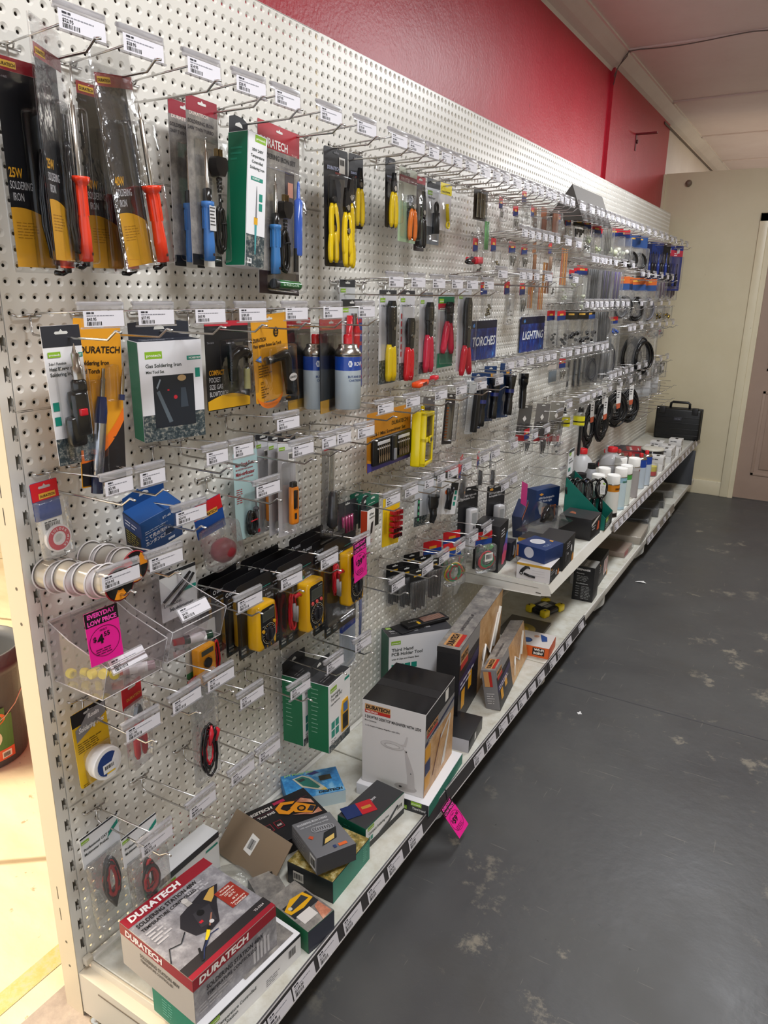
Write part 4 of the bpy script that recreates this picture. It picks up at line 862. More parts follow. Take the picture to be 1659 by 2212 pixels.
# cards behind + bits lying over hooks
toolcard('tool_card', 'narrow dark topped card behind the red cutter pack', .975, .03, 1.545, .075, .20, [(0, 1, 'c4c6c8'), (0, .10, '24262a')], [], lambda r: None, False, extra=lambda m, y: prot(m, -.034, -.022, .024, y))
t = put('rivet_tool_pack', 'red and black tool in clear pack lying flat on top of the hooks', 'tool pack', 1.62, .10, 1.612, .25, -.04, 0)
m = M(); m.box(-.115, -.03, 0, .115, .03, .006, 'clear', .002); part('blister', m, t)
m = M(); m.box(.0, -.022, .007, .110, .022, .030, 'd02434', .006); part('handle', m, t); m = M(); m.tube([(-.105, 0, .014), (-.06, .0, .016), (.0, 0, .018)], [.004, .010, .014], '202022g', 10); part('head', m, t)
t = put('knife_pack', 'orange utility knife in clear pack lying across the hooks over the yellow case', 'tool pack', 1.20, .16, 1.262, .12, -.05, 0)
m = M(); m.box(-.10, -.02, 0, .10, .02, .004, 'clear', .002); part('blister', m, t)
m = M(); m.box(-.085, -.014, .004, -.008, .014, .020, 'e8501cg', .006); m.box(-.060, -.0145, .008, -.030, -.0138, .016, '5a2010'); part('handle', m, t); m = M(); m.box(-.01, -.008, .007, .06, .008, .012, 'c8c8c8m'); m.box(.055, -.01, .005, .085, .01, .018, 'd02030', .003); part('blade', m, t)
# --- signs
def sign(word, Y0, Y1, z0, z1, lab):
    t = put('category_sign', lab, 'sign', (Y0+Y1)/2, .006, z0, 0, 0, 0, 'blue word signs on the pegboard'); W = Y1-Y0; h = z1-z0
    m = M(); m.box(-W/2, -.003, 0, W/2, 0, h, 'print_blue'); m.rect(-W/2, h*.80, W/2, h, -.0034, '0a1030')
    rnd = random.Random(len(word))
    for k in range(7): a = rnd.uniform(-.45, .3)*W; m.tube([(a, -.0036, h*.03), (a+.02*W, -.0036, h*.18), (a+.06*W*rnd.random(), -.0036, h*.30)], .0005, '3a6ad0', 4)
    m.poly([(-W*.42, h*.88), (-W*.36, h*.94), (-W*.33, h*.86), (-W*.38, h*.82)], -.0042, '4a90e0'); m.disc(W*.38, h*.1, .008, -.0042, '4a90e0', 8)
    m.text(word, 0, h*.36, h*.24, -.0045, 'eef2fa', 1, W*.86, 'c', .2); part('sign_board', m, t)
sign('TORCHES', 1.835, 2.095, 1.279, 1.426, 'dark blue sign reading TORCHES'); sign('LIGHTING', 2.37, 2.68, 1.279, 1.430, 'dark blue sign reading LIGHTING')
# --- screwdriver sets row
t = put('screwdriver_set_pack', 'orange and purple card with a black wallet of mini screwdrivers', 'tool pack', 1.128, .08, 1.182, .02, .0)
def ex(m, y):
    m.text('DURATECH', .01, -.038, .012, y, '3a2c18', 1, .10, 'l', .12); m.text('12-IN-1 Mini Screwdriver Set', -.118, -.058, .0105, y, '2c1c10', 1, .215)
    m.poly([(-.133, -.158), (.133, -.158), (.133, -.142), (-.10, -.138), (-.133, -.130)], y-.0002, '4a44a0'); m.poly([(-.133, -.130), (-.10, -.138), (.133, -.142), (.133, -.136), (-.10, -.132), (-.133, -.120)], y-.0003, 'e8a030')
card(t, .268, .170, [(0, 1, 'c88422')], (), .012, extra=ex, hole='e4e0d8')
m = M(); m.box(-.115, -.014, -.143, .118, -.001, -.062, '131315', .006); m.box(-.012, -.018, -.143, .012, -.010, -.066, '1e1e22', .003); part('wallet', m, t)
m = M(); m.box(-.006, -.022, -.140, .008, -.016, -.105, '8a8a90', .002); part('clasp', m, t)
for s_ in (-1, 1):
    m = M(); m.box(s_*.062-.036, -.0165, -.082, s_*.062+.036, -.0145, -.072, 'd8d8dcg', .001); m.box(s_*.062-.036, -.0165, -.094, s_*.062+.036, -.0145, -.090, 'd8d8dcg'); part('elastic_band', m, t)
    for k in range(6): m = M(); m.lathe([(.0028, 0), (.0032, .02), (.0014, .022), (.0014, .050)], '8a7a68m', 8, (s_*.062-.028+.0112*k, -.017, -.134)); part('screwdriver', m, t)
t = put('screwdriver_case', 'bright yellow plastic case of screwdrivers with clear windows', 'tool case', 1.318, .10, 1.166, .28, .10)
m = M(); W = .066; m.box(-W, -.003, -.175, W, .030, -.003, 'e8d010g', .006)
for z0, z1 in ((-.172, -.160), (-.098, -.082), (-.016, -.004)): m.box(-W, -.018, z0, W, .0, z1, 'e8d010g', .003)
for q in (-1, 1): m.box(q*W-.008*(q > 0)-.0*(q < 0), -.018, -.173, q*W+.008*(q < 0), 0, -.003, 'e8d010g', .003)
m.tube([(-.014, .01, -.004), (-.012, .01, .012), (.012, .01, .012), (.014, .01, -.004)], .004, 'e8d010g', 8); part('case_body', m, t)
m = M(); m.box(-.056, -.014, -.158, .056, -.012, -.100, 'smoke'); m.box(-.056, -.014, -.080, .056, -.012, -.018, 'smoke'); part('window', m, t)
for r in range(3):
    for b in range(2):
        m = M(); z = -.030-.018*r-b*.080; m.lathe([(.006, 0), (.007, .02), (.006, .035), (.002, .04), (.002, .09)], ('1c1c20', 'a83028', '1c3a6a')[(r+b) % 3]+'g', 10, (-.048, -.005, z), 'x'); part('screwdriver', m, t)
m = M(); m.box(-.016, -.022, -.102, .016, -.016, -.078, 'e8d010g', .003); m.box(-.010, -.0228, -.096, .010, -.021, -.084, '16161a'); part('latch', m, t)
t = put('bit_set_pack', 'grey blister card of driver bits behind the yellow case', 'tool pack', 1.42, .06, 1.185, .10, .08)
card(t, .105, .190, [(0, 1, '6a6668')], (), .011, extra=lambda m, y: [m.rect(.022, -.16+.009*k, .040, -.156+.009*k, y, 'b06a40') for k in range(14)]); blister(t, -.045, -.165, .02, -.02, .025, 'smoke', .006)
t = put('bit_set_pack', 'tall grey pack with orange lettering right of the yellow case', 'tool pack', 1.50, .10, 1.190, -.05, .12); card(t, .070, .172, [(0, 1, '2e2a2c')], (), .011, extra=lambda m, y: [m.rect(-.022, -.14+.010*k, -.006, -.135+.010*k, y, 'c0703c') for k in range(11)]); blister(t, -.03, -.15, .03, -.02, .02, 'smoke', .006)
t = put('steel_rule_pack', 'clear strip pack with steel rule and black case hanging beside the torches', 'tool pack', 1.685, .10, 1.215, -.15, .12); card(t, .05, .19, [(0, 1, 'b8babc')], (), .01, extra=lambda m, y: [m.rect(-.02, -.17+.008*k, -.02+.008+.006*(k % 3 == 0), -.1695+.008*k, y, '404040') for k in range(20)])
m = M(); m.box(.002, -.022, -.172, .024, -.004, -.03, '17171a', .004); part('case', m, t)
# --- torches on blue cards
def torch(lab, Y, x, z, yaw=-.20):
    t = put('torch_pack', lab, 'torch pack', Y, x, z, yaw, .06, 0, 'black torches on blue cards')
    def ex(m, y): m.poly([(.0, -.016), (.012, -.020), (.022, -.016), (.028, -.026), (.018, -.034), (.004, -.030)], y, 'e0a040'); m.rect(-.04, -.20, -.038, -.01, y, '0a1840')
    card(t, .084, .215, [(0, 1, '12386a')], (), .011, extra=ex)
    m = M(); m.lathe([(.015, 0), (.0165, .006), (.0165, .05), (.0145, .055), (.0145, .075), (.0175, .08), (.0175, .11), (.0200, .118), (.0225, .15), (.0220, .156)], '15151ag', 20, (.006, -.022, -.190)); part('torch_barrel', m, t)
    m = M(); m.lathe([(.0227, .150), (.0232, .156), (.020, .158)], '2a2a30g', 20, (.006, -.022, -.190)); m.lathe([(.0180, .088), (.0180, .102)], '1c2c80g', 16, (.006, -.022, -.190)); part('torch_trim', m, t)
    blister(t, -.020, -.198, .034, -.026, .048, 'clear', .012); return t
torch('nearest black torch on a blue card, mostly hidden behind the steel rule', 1.86, .04, 1.225); torch('second black torch on a blue card', 1.945, .055, 1.245); torch('third black torch on a blue card, below the TORCHES sign', 2.03, .085, 1.252)
t = put('torch_pack', 'black torch in a clear pack beside the blue torch cards', 'torch pack', 2.14, .10, 1.240, .5, .05); m = M(); m.box(-.03, -.003, -.19, .03, 0, .01, 'clear'); part('card', m, t)
for q in range(2): m = M(); m.lathe([(.014, 0), (.0155, .04), (.014, .045), (.015, .09), (.020, .10), (.0205, .12)], '141418g', 18, (-.014+.030*q, -.016-.006*q, -.165+.02*q)); part('torch_barrel', m, t)
# --- braid reel, cleaner box, bulb bag, tester, knives
t = put('desolder_braid_pack', 'small red and blue carded bag with a round reel of solder wick', 'tool pack', -.003, .055, 1.196, .0, -.05)
card(t, .052, .068, [(0, 1, '14367e'), (0, .48, 'd01c28')], (), .012, extra=lambda m, y: (m.rect(-.013, -.018, .019, -.008, y, 'e0a840'), m.text('DURATECH', -.011, -.0155, .0045, y-.0004, '301010', 1, .028)), hole='b0a8a8')
m = M(); m.T = Matrix.Translation((0, -.004, 0)); m.rect(-.018, -.080, .022, -.056, 0, 'ecebe8'); m.bars(-.013, -.073, .030, .011, -.0004); m.lines(-.013, -.061, .028, 1, .003, -.0004, '404040', .8); part('barcode_label', m, t)
m = M(); o = (.006, -.010, -.092); m.lathe([(.0085, 0), (.0085, .007), (.0245, .007), (.0245, 0)], 'e6e2e2', 28, o, 'y', True, False); m.ring(o[0], o[2], .0085, .0245, -.0102, 'e8e4e4', 28); m.ring(o[0], o[2], .0125, .0215, -.0106, 'c83848', 28)
for k, ch in enumerate('SOLDER WICK'): 
    a = PI*.75-k*PI*1.1/10; mm_ = m.T; m.T = Matrix.Translation((o[0]+.0152*math.cos(a), 0, o[2]+.0152*math.sin(a))) @ Matrix.Rotation(-(a-PI/2), 4, 'Y'); m.text(ch, 0, 0, .0042, -.011, 'f0e8e8', 1, None, 'c'); m.T = mm_
part('reel', m, t); m = M(); m.box(-.026, -.016, -.125, .032, .001, -.02, 'bag', .003); part('bag', m, t)
def dst(m, y):
    for k, s_ in enumerate(('こて先の汚れを', 'カンタンに除去')): m.text(s_, .010, .038-.014*k, .009, y, 'e8e8f0', 1, .06)
    m.text('ST-40', .052, .070, .006, y, 'e8ecf4', 1); m.lines(.010, .058, .055, 2, .005, y, 'b8c4d8'); m.rect(.062, .008, .078, .014, y, 'd8e0f0'); m.rect(.056, .026, .078, .040, y-.0002, '1c3050')
hbox('tip_cleaner_box', 'blue Japanese lettered carton of tip cleaner with angled hanging tab', 'box', .192, .095, 1.122, .098, .050, .088, ('24508c', '1a1c20', '1c4a88'), {'front': dst, 'left': lambda m, y: (m.rect(0, .05, .055, .085, y+.0002, '1c3a70'), m.lines(.006, .07, .04, 2, .008, y, 'e0e0e8'), m.lines(.006, .045, .04, 6, .006, y, 'a89a40', .4))}, -.15, -.25, .35, '1c4a88')
t = put('bulb_bag', 'clear bag with red and blue header holding a dark red rubber bulb', 'bag', .372, .062, 1.072, -.05, -.18)
card(t, .085, .078, [(0, 1, '124a9a'), (0, .42, 'c81824')], (), .014, extra=lambda m, y: (m.rect(-.020, -.022, .026, -.010, y, 'e0a840'), m.text('DURATECH', -.018, -.019, .0065, y-.0004, '301010', 1, .042)), hole=None)
m = M(); m.lathe([(.001, -.031), (.014, -.027), (.025, -.014), (.028, 0), (.025, .014), (.014, .027), (.001, .031)], '7c1c28', 22, (.004, -.020, -.105), 'x'); part('rubber_bulb', m, t)
m = M(); m.box(-.045, -.045, -.138, .048, .0, -.04, 'bag', .012); part('bag', m, t)
t = put('circuit_tester_pack', 'pale blue card with red lettering and a screwdriver style circuit tester', 'tool pack', .510, .055, 1.158, .02, 0)
def ex(m, y):
    for k, (s_, h_) in enumerate((('Mini Circuit Tester', .0085), ('for 6/12/24 Volt Systems', .0042), ('Mini-vérificateur', .009), ('de circuits 6/12/24 volts', .0042))): m.text(s_, -.036, -.020-(0, .009, .022, .030)[k], h_, y, '9a2430', 1, (.068, .060, .066, .06)[k])
    m.lines(-.037, -.075, .022, 7, .0052, y, 'b04048', .35)
card(t, .085, .208, [(0, 1, 'b4d4d8')], (), .012, extra=ex)
m = M(); m.lathe([(.0055, 0), (.006, .01), (.0055, .05), (.004, .056), (.007, .058), (.007, .062), (.002, .066), (.0018, .12), (.0006, .13)], '5a5a60g', 12, (.020, -.010, -.188)); part('tester', m, t)
m = M(); coil(m, .000, -.158, .013, .028, 4, .0032, '151517g', -.008, .15, 4); m.tube([(-.010, -.018, -.152), (.012, -.020, -.150)], .0018, 'c82030'); m.box(.017, -.016, -.186, .024, -.008, -.178, 'b81828'); part('cord', m, t)
blister(t, -.018, -.192, .034, -.085, .026, 'clear', .009)
def knife(lab, Y, x, z, front):
    t = put('utility_knife_pack', lab, 'tool pack', Y, x, z, -.10 if front else .1, .02, 0, 'utility knives in clear packs'); card(t, .060, .245, [(0, 1, 'b4b2b6'), (0, .06, '2a2a2e'), (.06, .14, 'd8d8dc')], (), .011, extra=lambda m, y: (prot(m, -.027, -.022, .020, y), m.rect(.004, -.055, .024, -.030, y, 'f0eee8'), m.bars(.006, -.045, .016, .012, y-.0004, n=8)))
    m = M(); m.box(-.004, -.022, -.205, .020, -.006, -.110, 'f08c1cg', .006); m.box(-.0, -.0226, -.165, .012, -.021, -.118, '1a1a1c', .003); part('handle', m, t)
    m = M(); m.box(-.002, -.020, -.120, .016, -.008, -.098, '1a1a1cg', .004); m.rect(.002, -.190, .010, -.175, -.0228, '1a1a1c'); part('slider', m, t); blister(t, -.022, -.225, .027, -.05, .03, 'clear', .008)
knife('rear utility knife in clear pack', .578, .05, 1.190, False); knife('front utility knife with orange handle in clear pack', .600, .105, 1.186, True); knife('middle utility knife pack showing only its grey edge', .590, .078, 1.188, False)
# chrome ratchet driver pack
t = put('ratchet_driver_pack', 'long clear pack with chrome shafts and a dark ribbed ratchet handle', 'tool pack', .768, .105, 1.155, .15, .06)
m = M(); m.box(-.032, -.004, -.265, .036, 0, .012, 'smoke'); m.rect(-.030, -.020, .0, .01, -.0046, 'a82430'); part('card', m, t)
m = M()
for q in range(4): m.lathe([(.0018, 0), (.0018, .10)], 'a8a6a0m', 8, (-.012+.007*q, -.012, -.125))
part('driver_blades', m, t)
m = M(); m.lathe([(.006, 0), (.0145, .008), (.015, .03), (.0125, .06), (.013, .085), (.010, .092), (.008, .098)], '2c2c2eg', 18, (-.004, -.020, -.225)); part('handle', m, t)
m = M(); m.tube([(.022, -.016, -.13), (.026, -.016, -.17), (.024, -.016, -.215), (.012, -.018, -.230)], [.004, .006, .006, .003], '1a1a1cg', 8)
for q in range(9): m.lathe([(.0075, -.0015), (.0075, .0015)], '0e0e10', 8, (.024, -.016, -.14-.009*q))
part('bit_strip', m, t); blister(t, -.026, -.245, .034, -.10, .042, 'clear', .01)
toolcard('pry_tool_pack', 'dark pack with a row of magenta rods below the chrome driver pack', .935, .055, .940, .095, .105, [(0, 1, '3a3a3e')], [], lambda r: part('rods', M().tube([(-.03, -.006, -.03), (-.03, -.006, -.08)], .004, 'a83868g').tube([(-.015, -.006, -.03), (-.015, -.006, -.08)], .004, 'a83868g').tube([(0, -.006, -.03), (0, -.006, -.08)], .004, 'a83868g').tube([(.015, -.006, -.03), (.015, -.006, -.08)], .004, 'a83868g'), r))
def dwhite(m, y): m.text('40 Piece', .012, .088, .007, y, '24302c', 1, .032); m.text('Screwdriver Set', .012, .078, .006, y, '24302c', 1, .038); m.poly([(.018, .03), (.034, .034), (.042, .068), (.026, .064)], y, '202226'); m.lines(.012, .012, .03, 2, .005, y, 'c84030')
hbox('screwdriver_box', 'slim white carton with orange edge picturing a black tool roll', 'box', .975, .10, .925, .055, .022, .105, ('ecebe8', 'b03a1c', '26282c'), {'front': dwhite}, .15, .03, 0, '26282c')
for k in range(3): t = put('green_header_card', 'dark green topped card, %s of three behind the red bit holder' % ORD[k], 'tool pack', 1.015, .035+.028*k, .945, .05, 0, 0, 'green topped cards'); card(t, .075, .10, [(0, 1, '1c6a54'), (.3, 1, '1c2024')], (), .011, extra=lambda m, y: m.lines(-.03, -.012, .05, 1, .005, y, 'd0e0d8'))
t = put('bit_holder_pack', 'yellow card with bright red strip of screwdriver bits', 'tool pack', 1.085, .115, .925, -.15, .03); card(t, .080, .150, [(0, 1, 'e8c414')], (), .011, extra=lambda m, y: [m.rect(-.034+.003*k, -.10, -.0335+.003*k, -.03, y, '4a3c10') for k in range(5)])
for r in range(5):
    m = M(); m.box(-.012, -.020, -.040-.018*r, .030, -.003, -.028-.018*r, 'c8202eg', .002); part('bit_rail', m, t)
    m = M()
    for q in range(6): m.lathe([(.002, 0), (.002, .012)], '3a3638m' if r > 2 else 'b02028g', 6, (-.010+.0075*q, -.022, -.040-.018*r))
    part('bits', m, t)
# magnifier, lens and cutter
t = put('magnifier_pack', 'clear pack with black hand loupe and green printed side', 'tool pack', 1.335, .10, .925, .10, .03); card(t, .10, .155, [(0, 1, 'c8ccd4'), (.78, 1, 'print_city')], (), .011, extra=lambda m, y: (m.rect(-.036, -.13, -.026, -.05, y, '1c3a34'), [m.rect(-.034, -.065-.02*q, -.028, -.055-.02*q, y-.0004, '60c890') for q in range(4)]))
m = M(); m.lathe([(.016, 0), (.018, .012), (.016, .03), (.020, .034), (.020, .04)], '18181ag', 20, (.015, -.024, -.080)); m.tube([(.015, -.022, -.08), (.022, -.022, -.11), (.014, -.022, -.135)], [.014, .012, .009], '18181ag', 10); part('loupe', m, t); blister(t, -.02, -.14, .042, -.02, .042, 'clear', .01); t.rotation_euler.z -= .35
def dcut(m, y): m.rect(0, 0, .096, .115, y+.0002, 'e0e0e4'); m.tube([(.030, y-.006, .092), (.040, y-.007, .055), (.036, y-.006, .020)], [.006, .008, .007], '1a1a1eg', 8); m.tube([(.056, y-.006, .095), (.048, y-.007, .055), (.054, y-.006, .018)], [.006, .007, .006], '1a1a1eg', 8); m.disc(.032, .078, .009, y-.0005, 'e8641c', 12); [m.rect(.076, .030+.02*q, .088, .044+.02*q, y, '188a78') for q in range(3)]; m.rect(.050, .085, .09, .112, y, '242428')
hbox('cable_stripper_pack', 'tilted white and teal pack picturing a black and orange cable tool', 'box', 1.475, .12, .915, .098, .02, .125, ('e0e0e4', '9a9ca0', '242428'), {'front': dcut}, -.25, .20, 0, '242428')
# --- night lights, pink tag, misc in bay 3
def dnight(m, y): m.text('LED Night Light with', .010, .150, .008, y, 'd8d8dc', 1, .085); m.text('Rechargeable Torch', .010, .138, .008, y, 'd8d8dc', 1, .075); m.poly([(.012, .172), (.026, .176), (.034, .170), (.030, .164), (.014, .166)], y, 'e0a040')
def night(lab, Y, x, z, front):
    t = put('night_light_pack', lab, 'torch pack', Y, x, z, -.35, 0, 0, 'white night light torches on black cards'); F0 = Matrix.Translation((-.052, 0, -.175))
    def ex(m, y): m.T = F0; dnight(m, y); m.poly([(.076, .002), (.102, .002), (.102, .05), (.089, .064), (.076, .05)], y, 'e89c1c'); m.T = Matrix()
    card(t, .108, .24, [(0, 1, '26262a')], (), .012, extra=ex)
    m = M(); m.box(-.020, -.036, -.195, .022, -.006, -.070, 'e2e2e6g', .007); m.box(-.018, -.038, -.238, .020, -.004, -.190, 'e8e8ecg', .006); part('light_body', m, t)
    m = M(); m.rect(-.012, -.130, .014, -.085, -.0366, 'b8bcc0'); [m.rect(-.012, -.129+.006*q, .014, -.1285+.006*q, -.037, '8a8e92') for q in range(8)]; part('light_window', m, t)
    m = M(); m.disc(.001, -.175, .006, -.0368, '8a8c90', 14); m.disc(.001, -.158, .002, -.0368, '303034', 8); m.rect(-.004, -.150, .005, -.140, -.0368, '606468'); part('button', m, t)
    blister(t, -.026, -.205, .028, -.062, .040, 'clear', .009)
night('left white night light torch on a black card', 1.80, .050, .790, False); night('right white night light torch on a black card', 2.00, .085, .762, True)
def pink(name, lab, Y, x, z, price, yaw, roll, w_=.062, pitch=0, small='for this item'):
    t = put('price_card', lab, 'price tag', Y, x, z, yaw, roll, pitch, 'pink price cards'); h = w_*1.62
    m = M(); m.slab([(-w_/2, 0), (w_/2, 0), (w_/2, -h), (-w_/2, -h)], 0, .0006, 'ec1c96'); m.rect(-w_/2, -h*.27, w_/2, 0, -.0004, '141014')
    m.text('EVERYDAY', 0, -h*.115, w_*.135, -.0008, 'f04ab0', 2, w_*.84, 'c'); m.text('LOW PRICE', 0, -h*.245, w_*.135, -.0008, 'f04ab0', 2, w_*.88, 'c'); m.ring(0, -h*.60, w_*.445, w_*.46, -.0007, '3a0c28', 36)
    m.text('ONLY', 0, -h*.40, w_*.06, -.0008, '3a0c28', 1, None, 'c'); a, b = price
    m.text('$', -w_*.34, -h*.56, w_*.15, -.0008, '140810', 1); m.text(a, -w_*.22, -h*.62, w_*.26, -.0008, '140810', 2); tw = textgeo(a, 2)[2]*w_*.26
    m.text(b, -w_*.20+tw, -h*.52, w_*.14, -.0008, '140810', 1); m.lines(-w_*.30, -h*.74, w_*.6, 3, w_*.07, -.0008, '5a1040', .4); part('card', m, t); return t
pink('a', 'pink and black tag reading 39.95 hanging over the rightmost yellow multimeters', .785, .193, .900, ('39', '95'), .05, -.06, .068)
pink('b', 'pink and black tag reading 4.55 standing in the clear bin', -.002, .168, .998, ('4', '55'), -.15, -.04, .062)
pink('c', 'pink and black tag reading 59.95 hanging off the base shelf rail', .865, .434, .130, ('59', '95'), .0, -.12, .060, -.65)
pink('d', 'narrow magenta tag seen edge on over the raised shelf', 2.215, .13, .742, ('49', '95'), .75, .02, .062)
# --- solder reels on hooks
def reel(lab, Y, x, z, last, wcol):
    t = put('solder_reel', lab, 'solder reel', Y, x, z, 0, 0, 0, 'solder reels on two hooks'); R = .0295
    m = M(); m.lathe([(R*.9, -.016), (R*.9, .016)], wcol, 28, (0, 0, -R+.004), 'y', True, False); part('wound_solder', m, t)
    for q in (-.018, .015): m = M(); m.lathe([(R, q), (R+.002, q+.001), (R, q+.003), (.006, q+.003), (.006, q)], 'e0dcdc' if not (last and q < 0) else 'a01824', 30, (0, 0, -R+.004), 'y', True, False); part('flange', m, t)
    if last:
        m = M(); o = (0, -.0186, -R+.004)
        for k, c in enumerate(('e8901c', '141414', 'd01c2c', '141414', 'e8901c', '141414')):
            a0 = k*PI/3; m.poly([(o[0], o[2])]+[(o[0]+R*.96*math.cos(a0+q*PI/15), o[2]+R*.96*math.sin(a0+q*PI/15)) for q in range(6)], o[1], c)
        m.disc(0, o[2], R*.36, o[1]-.0004, '101014', 16); m.bars(-.006, o[2]+R*.45, .014, .007, o[1]-.0006, 'f0f0f0', 7); part('reel_label', m, t)
    return t
for k in range(4): reel('solder reel, %s from the wall on the nearer reel hook' % ORD[k], .010+.007*k, .030+.045*k, 1.052+.003*k, k == 3, 'b9ae9cg')
for k in range(3): reel('solder reel, %s from the wall on the farther reel hook' % ORD[k], .104, .030+.045*k, 1.056+.002*k, k == 2, 'b4afa6g')
# --- multimeters
def dmm(lab, Y, x, z, kind, yaw=.06, front=True):
    t = put('multimeter_pack', lab, 'multimeter pack', Y, x, z, yaw, 0, 0, 'yellow multimeters in black blister packs'); w_ = (.135, .155, .165)[kind]; h = (.180, .215, .265)[kind]; m0 = Matrix.Translation((0, 0, .033))
    def ex(m, y):
        m.T = m0; m.ring(-w_*.42, -.016, .0035, .005, y, 'd8d8d8', 14); m.text('DIGITECH', -w_*.36, -.020, .0065, y, 'd8d8dc', 1, .042); m.rect(w_*.12, -.020, w_*.42, -.019, y, '30a090')
        m.text('2 YEAR', w_*.26, -.045, .005, y, 'c0c4c8', 1); m.text('WARRANTY', w_*.26, -.053, .004, y, 'c0c4c8', 1); m.disc(w_*.20, -.048, .004, y, '30a090', 12)
        m.lines(-w_*.42, -.040, .05, 2, .008, y, 'b0b0b4'); m.rect(-w_*.46, -h+.016, -w_*.30, -h+.042, y, '2a3438'); m.rect(-w_*.26, -h+.016, -w_*.10, -h+.042, y, '2a3438')
        m.text('DATA', -w_*.44, -h+.032, .0045, y-.0004, 'e0e0d8', 1); m.text('HOLD', -w_*.44, -h+.024, .0045, y-.0004, 'e0e0d8', 1); m.text('LOW', -w_*.24, -h+.032, .0045, y-.0004, 'e0e0d8', 1); m.text('VOLT', -w_*.24, -h+.024, .0045, y-.0004, 'e0e0d8', 1); m.T = Matrix()
    card(t, w_, h, [(0, 1, '151518'), (.93, 1, '3a3220')], (), .045, extra=ex, hole='c4c4c0', round_=.007)
    mw, mh = ((.066, .110), (.072, .130), (.078, .150))[kind]; mx = (-.012, .026, .018)[kind]; mt_ = (-.004, -.014, .008)[kind]
    if front: meter(t, mx, mt_, mw, mh, .036, -.006, (0, 3, 4)[kind])
    else: m = M(); m.box(mx-mw/2, -.030, mt_-mh, mx+mw/2, -.003, mt_, 'b88a14', .007); part('holster', m, t)
    lx = (.042, -.036, -.044)[kind]; leads(t, lx, -.065+mt_, .012, .050, 4, ('b81c28g', '18161ag') if kind == 0 else ('c01c28g', 'b81828g'), .0025, -.010, kind+3)
    if kind:
        m = M(); m.tube([(lx-.004, -.020, -.055), (lx-.002, -.020, -.10)], .0045, '8a8688', 8); m.tube([(lx+.006, -.022, -.065), (lx+.004, -.022, -.105)], .0045, '8a8688', 8); part('probe', m, t)
        m = M(); m.tube([(lx-.004, -.022, -.038), (lx+.010, -.026, -.034), (lx+.018, -.026, -.040)], [.005, .0055, .004], 'c81c2cg', 8); part('plug', m, t)
    blister(t, -w_*.47, -h+.075 if kind else -h+.055, w_*.47, .012, .046, 'clear', .01); return t
for hk, (Y, z, kind, n, nm) in enumerate(((.428, .852, 0, 4, 'leftmost'), (.580, .852, 1, 4, 'middle'), (.775, .852, 2, 4, 'rightmost'))):
    for k in range(n): dmm('yellow multimeter pack, %s from the wall on the %s meter hook' % (ORD[k], nm), Y+.004*k, .028+.034*k, z, kind, .05, k == n-1)
toolcard('meter_card', 'pale card reading Multimeter with teal band behind the clear bins', .300, .035, .935, .105, .11, [(0, 1, 'd8dadc'), (0, .08, '2a2c30')], [], lambda r: part('test_lead', M().tube([(-.05, -.006, -.05), (0, -.008, -.020), (.03, -.006, -.004)], .003, '17171a').tube([(-.03, -.006, -.06), (.02, -.008, -.026), (.04, -.006, -.010)], .003, '17171a'), r), False, extra=lambda m, y: (m.rect(.01, -.045, .05, -.037, y, '1c9080'), m.text('Low Cost', -.045, -.066, .008, y, '50545a', 1, .05), m.text('Multimeter', -.03, -.080, .008, y, '50545a', 1, .07)))
# small yellow meter in the pack below
t = put('multimeter_pack', 'small orange yellow pocket multimeter with red leads below the clear bins', 'multimeter pack', .305, .085, .812, .05, 0, 0); card(t, .10, .135, [(0, 1, 'c8ccc8'), (.72, 1, '3a8a5a'), (.9, 1, '201c18')], (), .011)
m = M(); m.box(-.036, -.026, -.118, .018, -.004, -.030, 'e89a18g', .004); m.lathe([(.011, -.004), (.012, 0)], '1a1a1c', 18, (-.010, -.026, -.068), 'y'); m.ring(-.010, -.068, .014, .0146, -.0266, '40280c'); m.lines(-.030, -.100, .035, 3, .006, -.0266, '40280c'); m.rect(-.028, -.048, .010, -.036, -.0266, '484c44'); part('meter_body', m, t)
leads(t, .034, -.075, .010, .045, 4); blister(t, -.042, -.125, .048, -.02, .034, 'clear', .006)
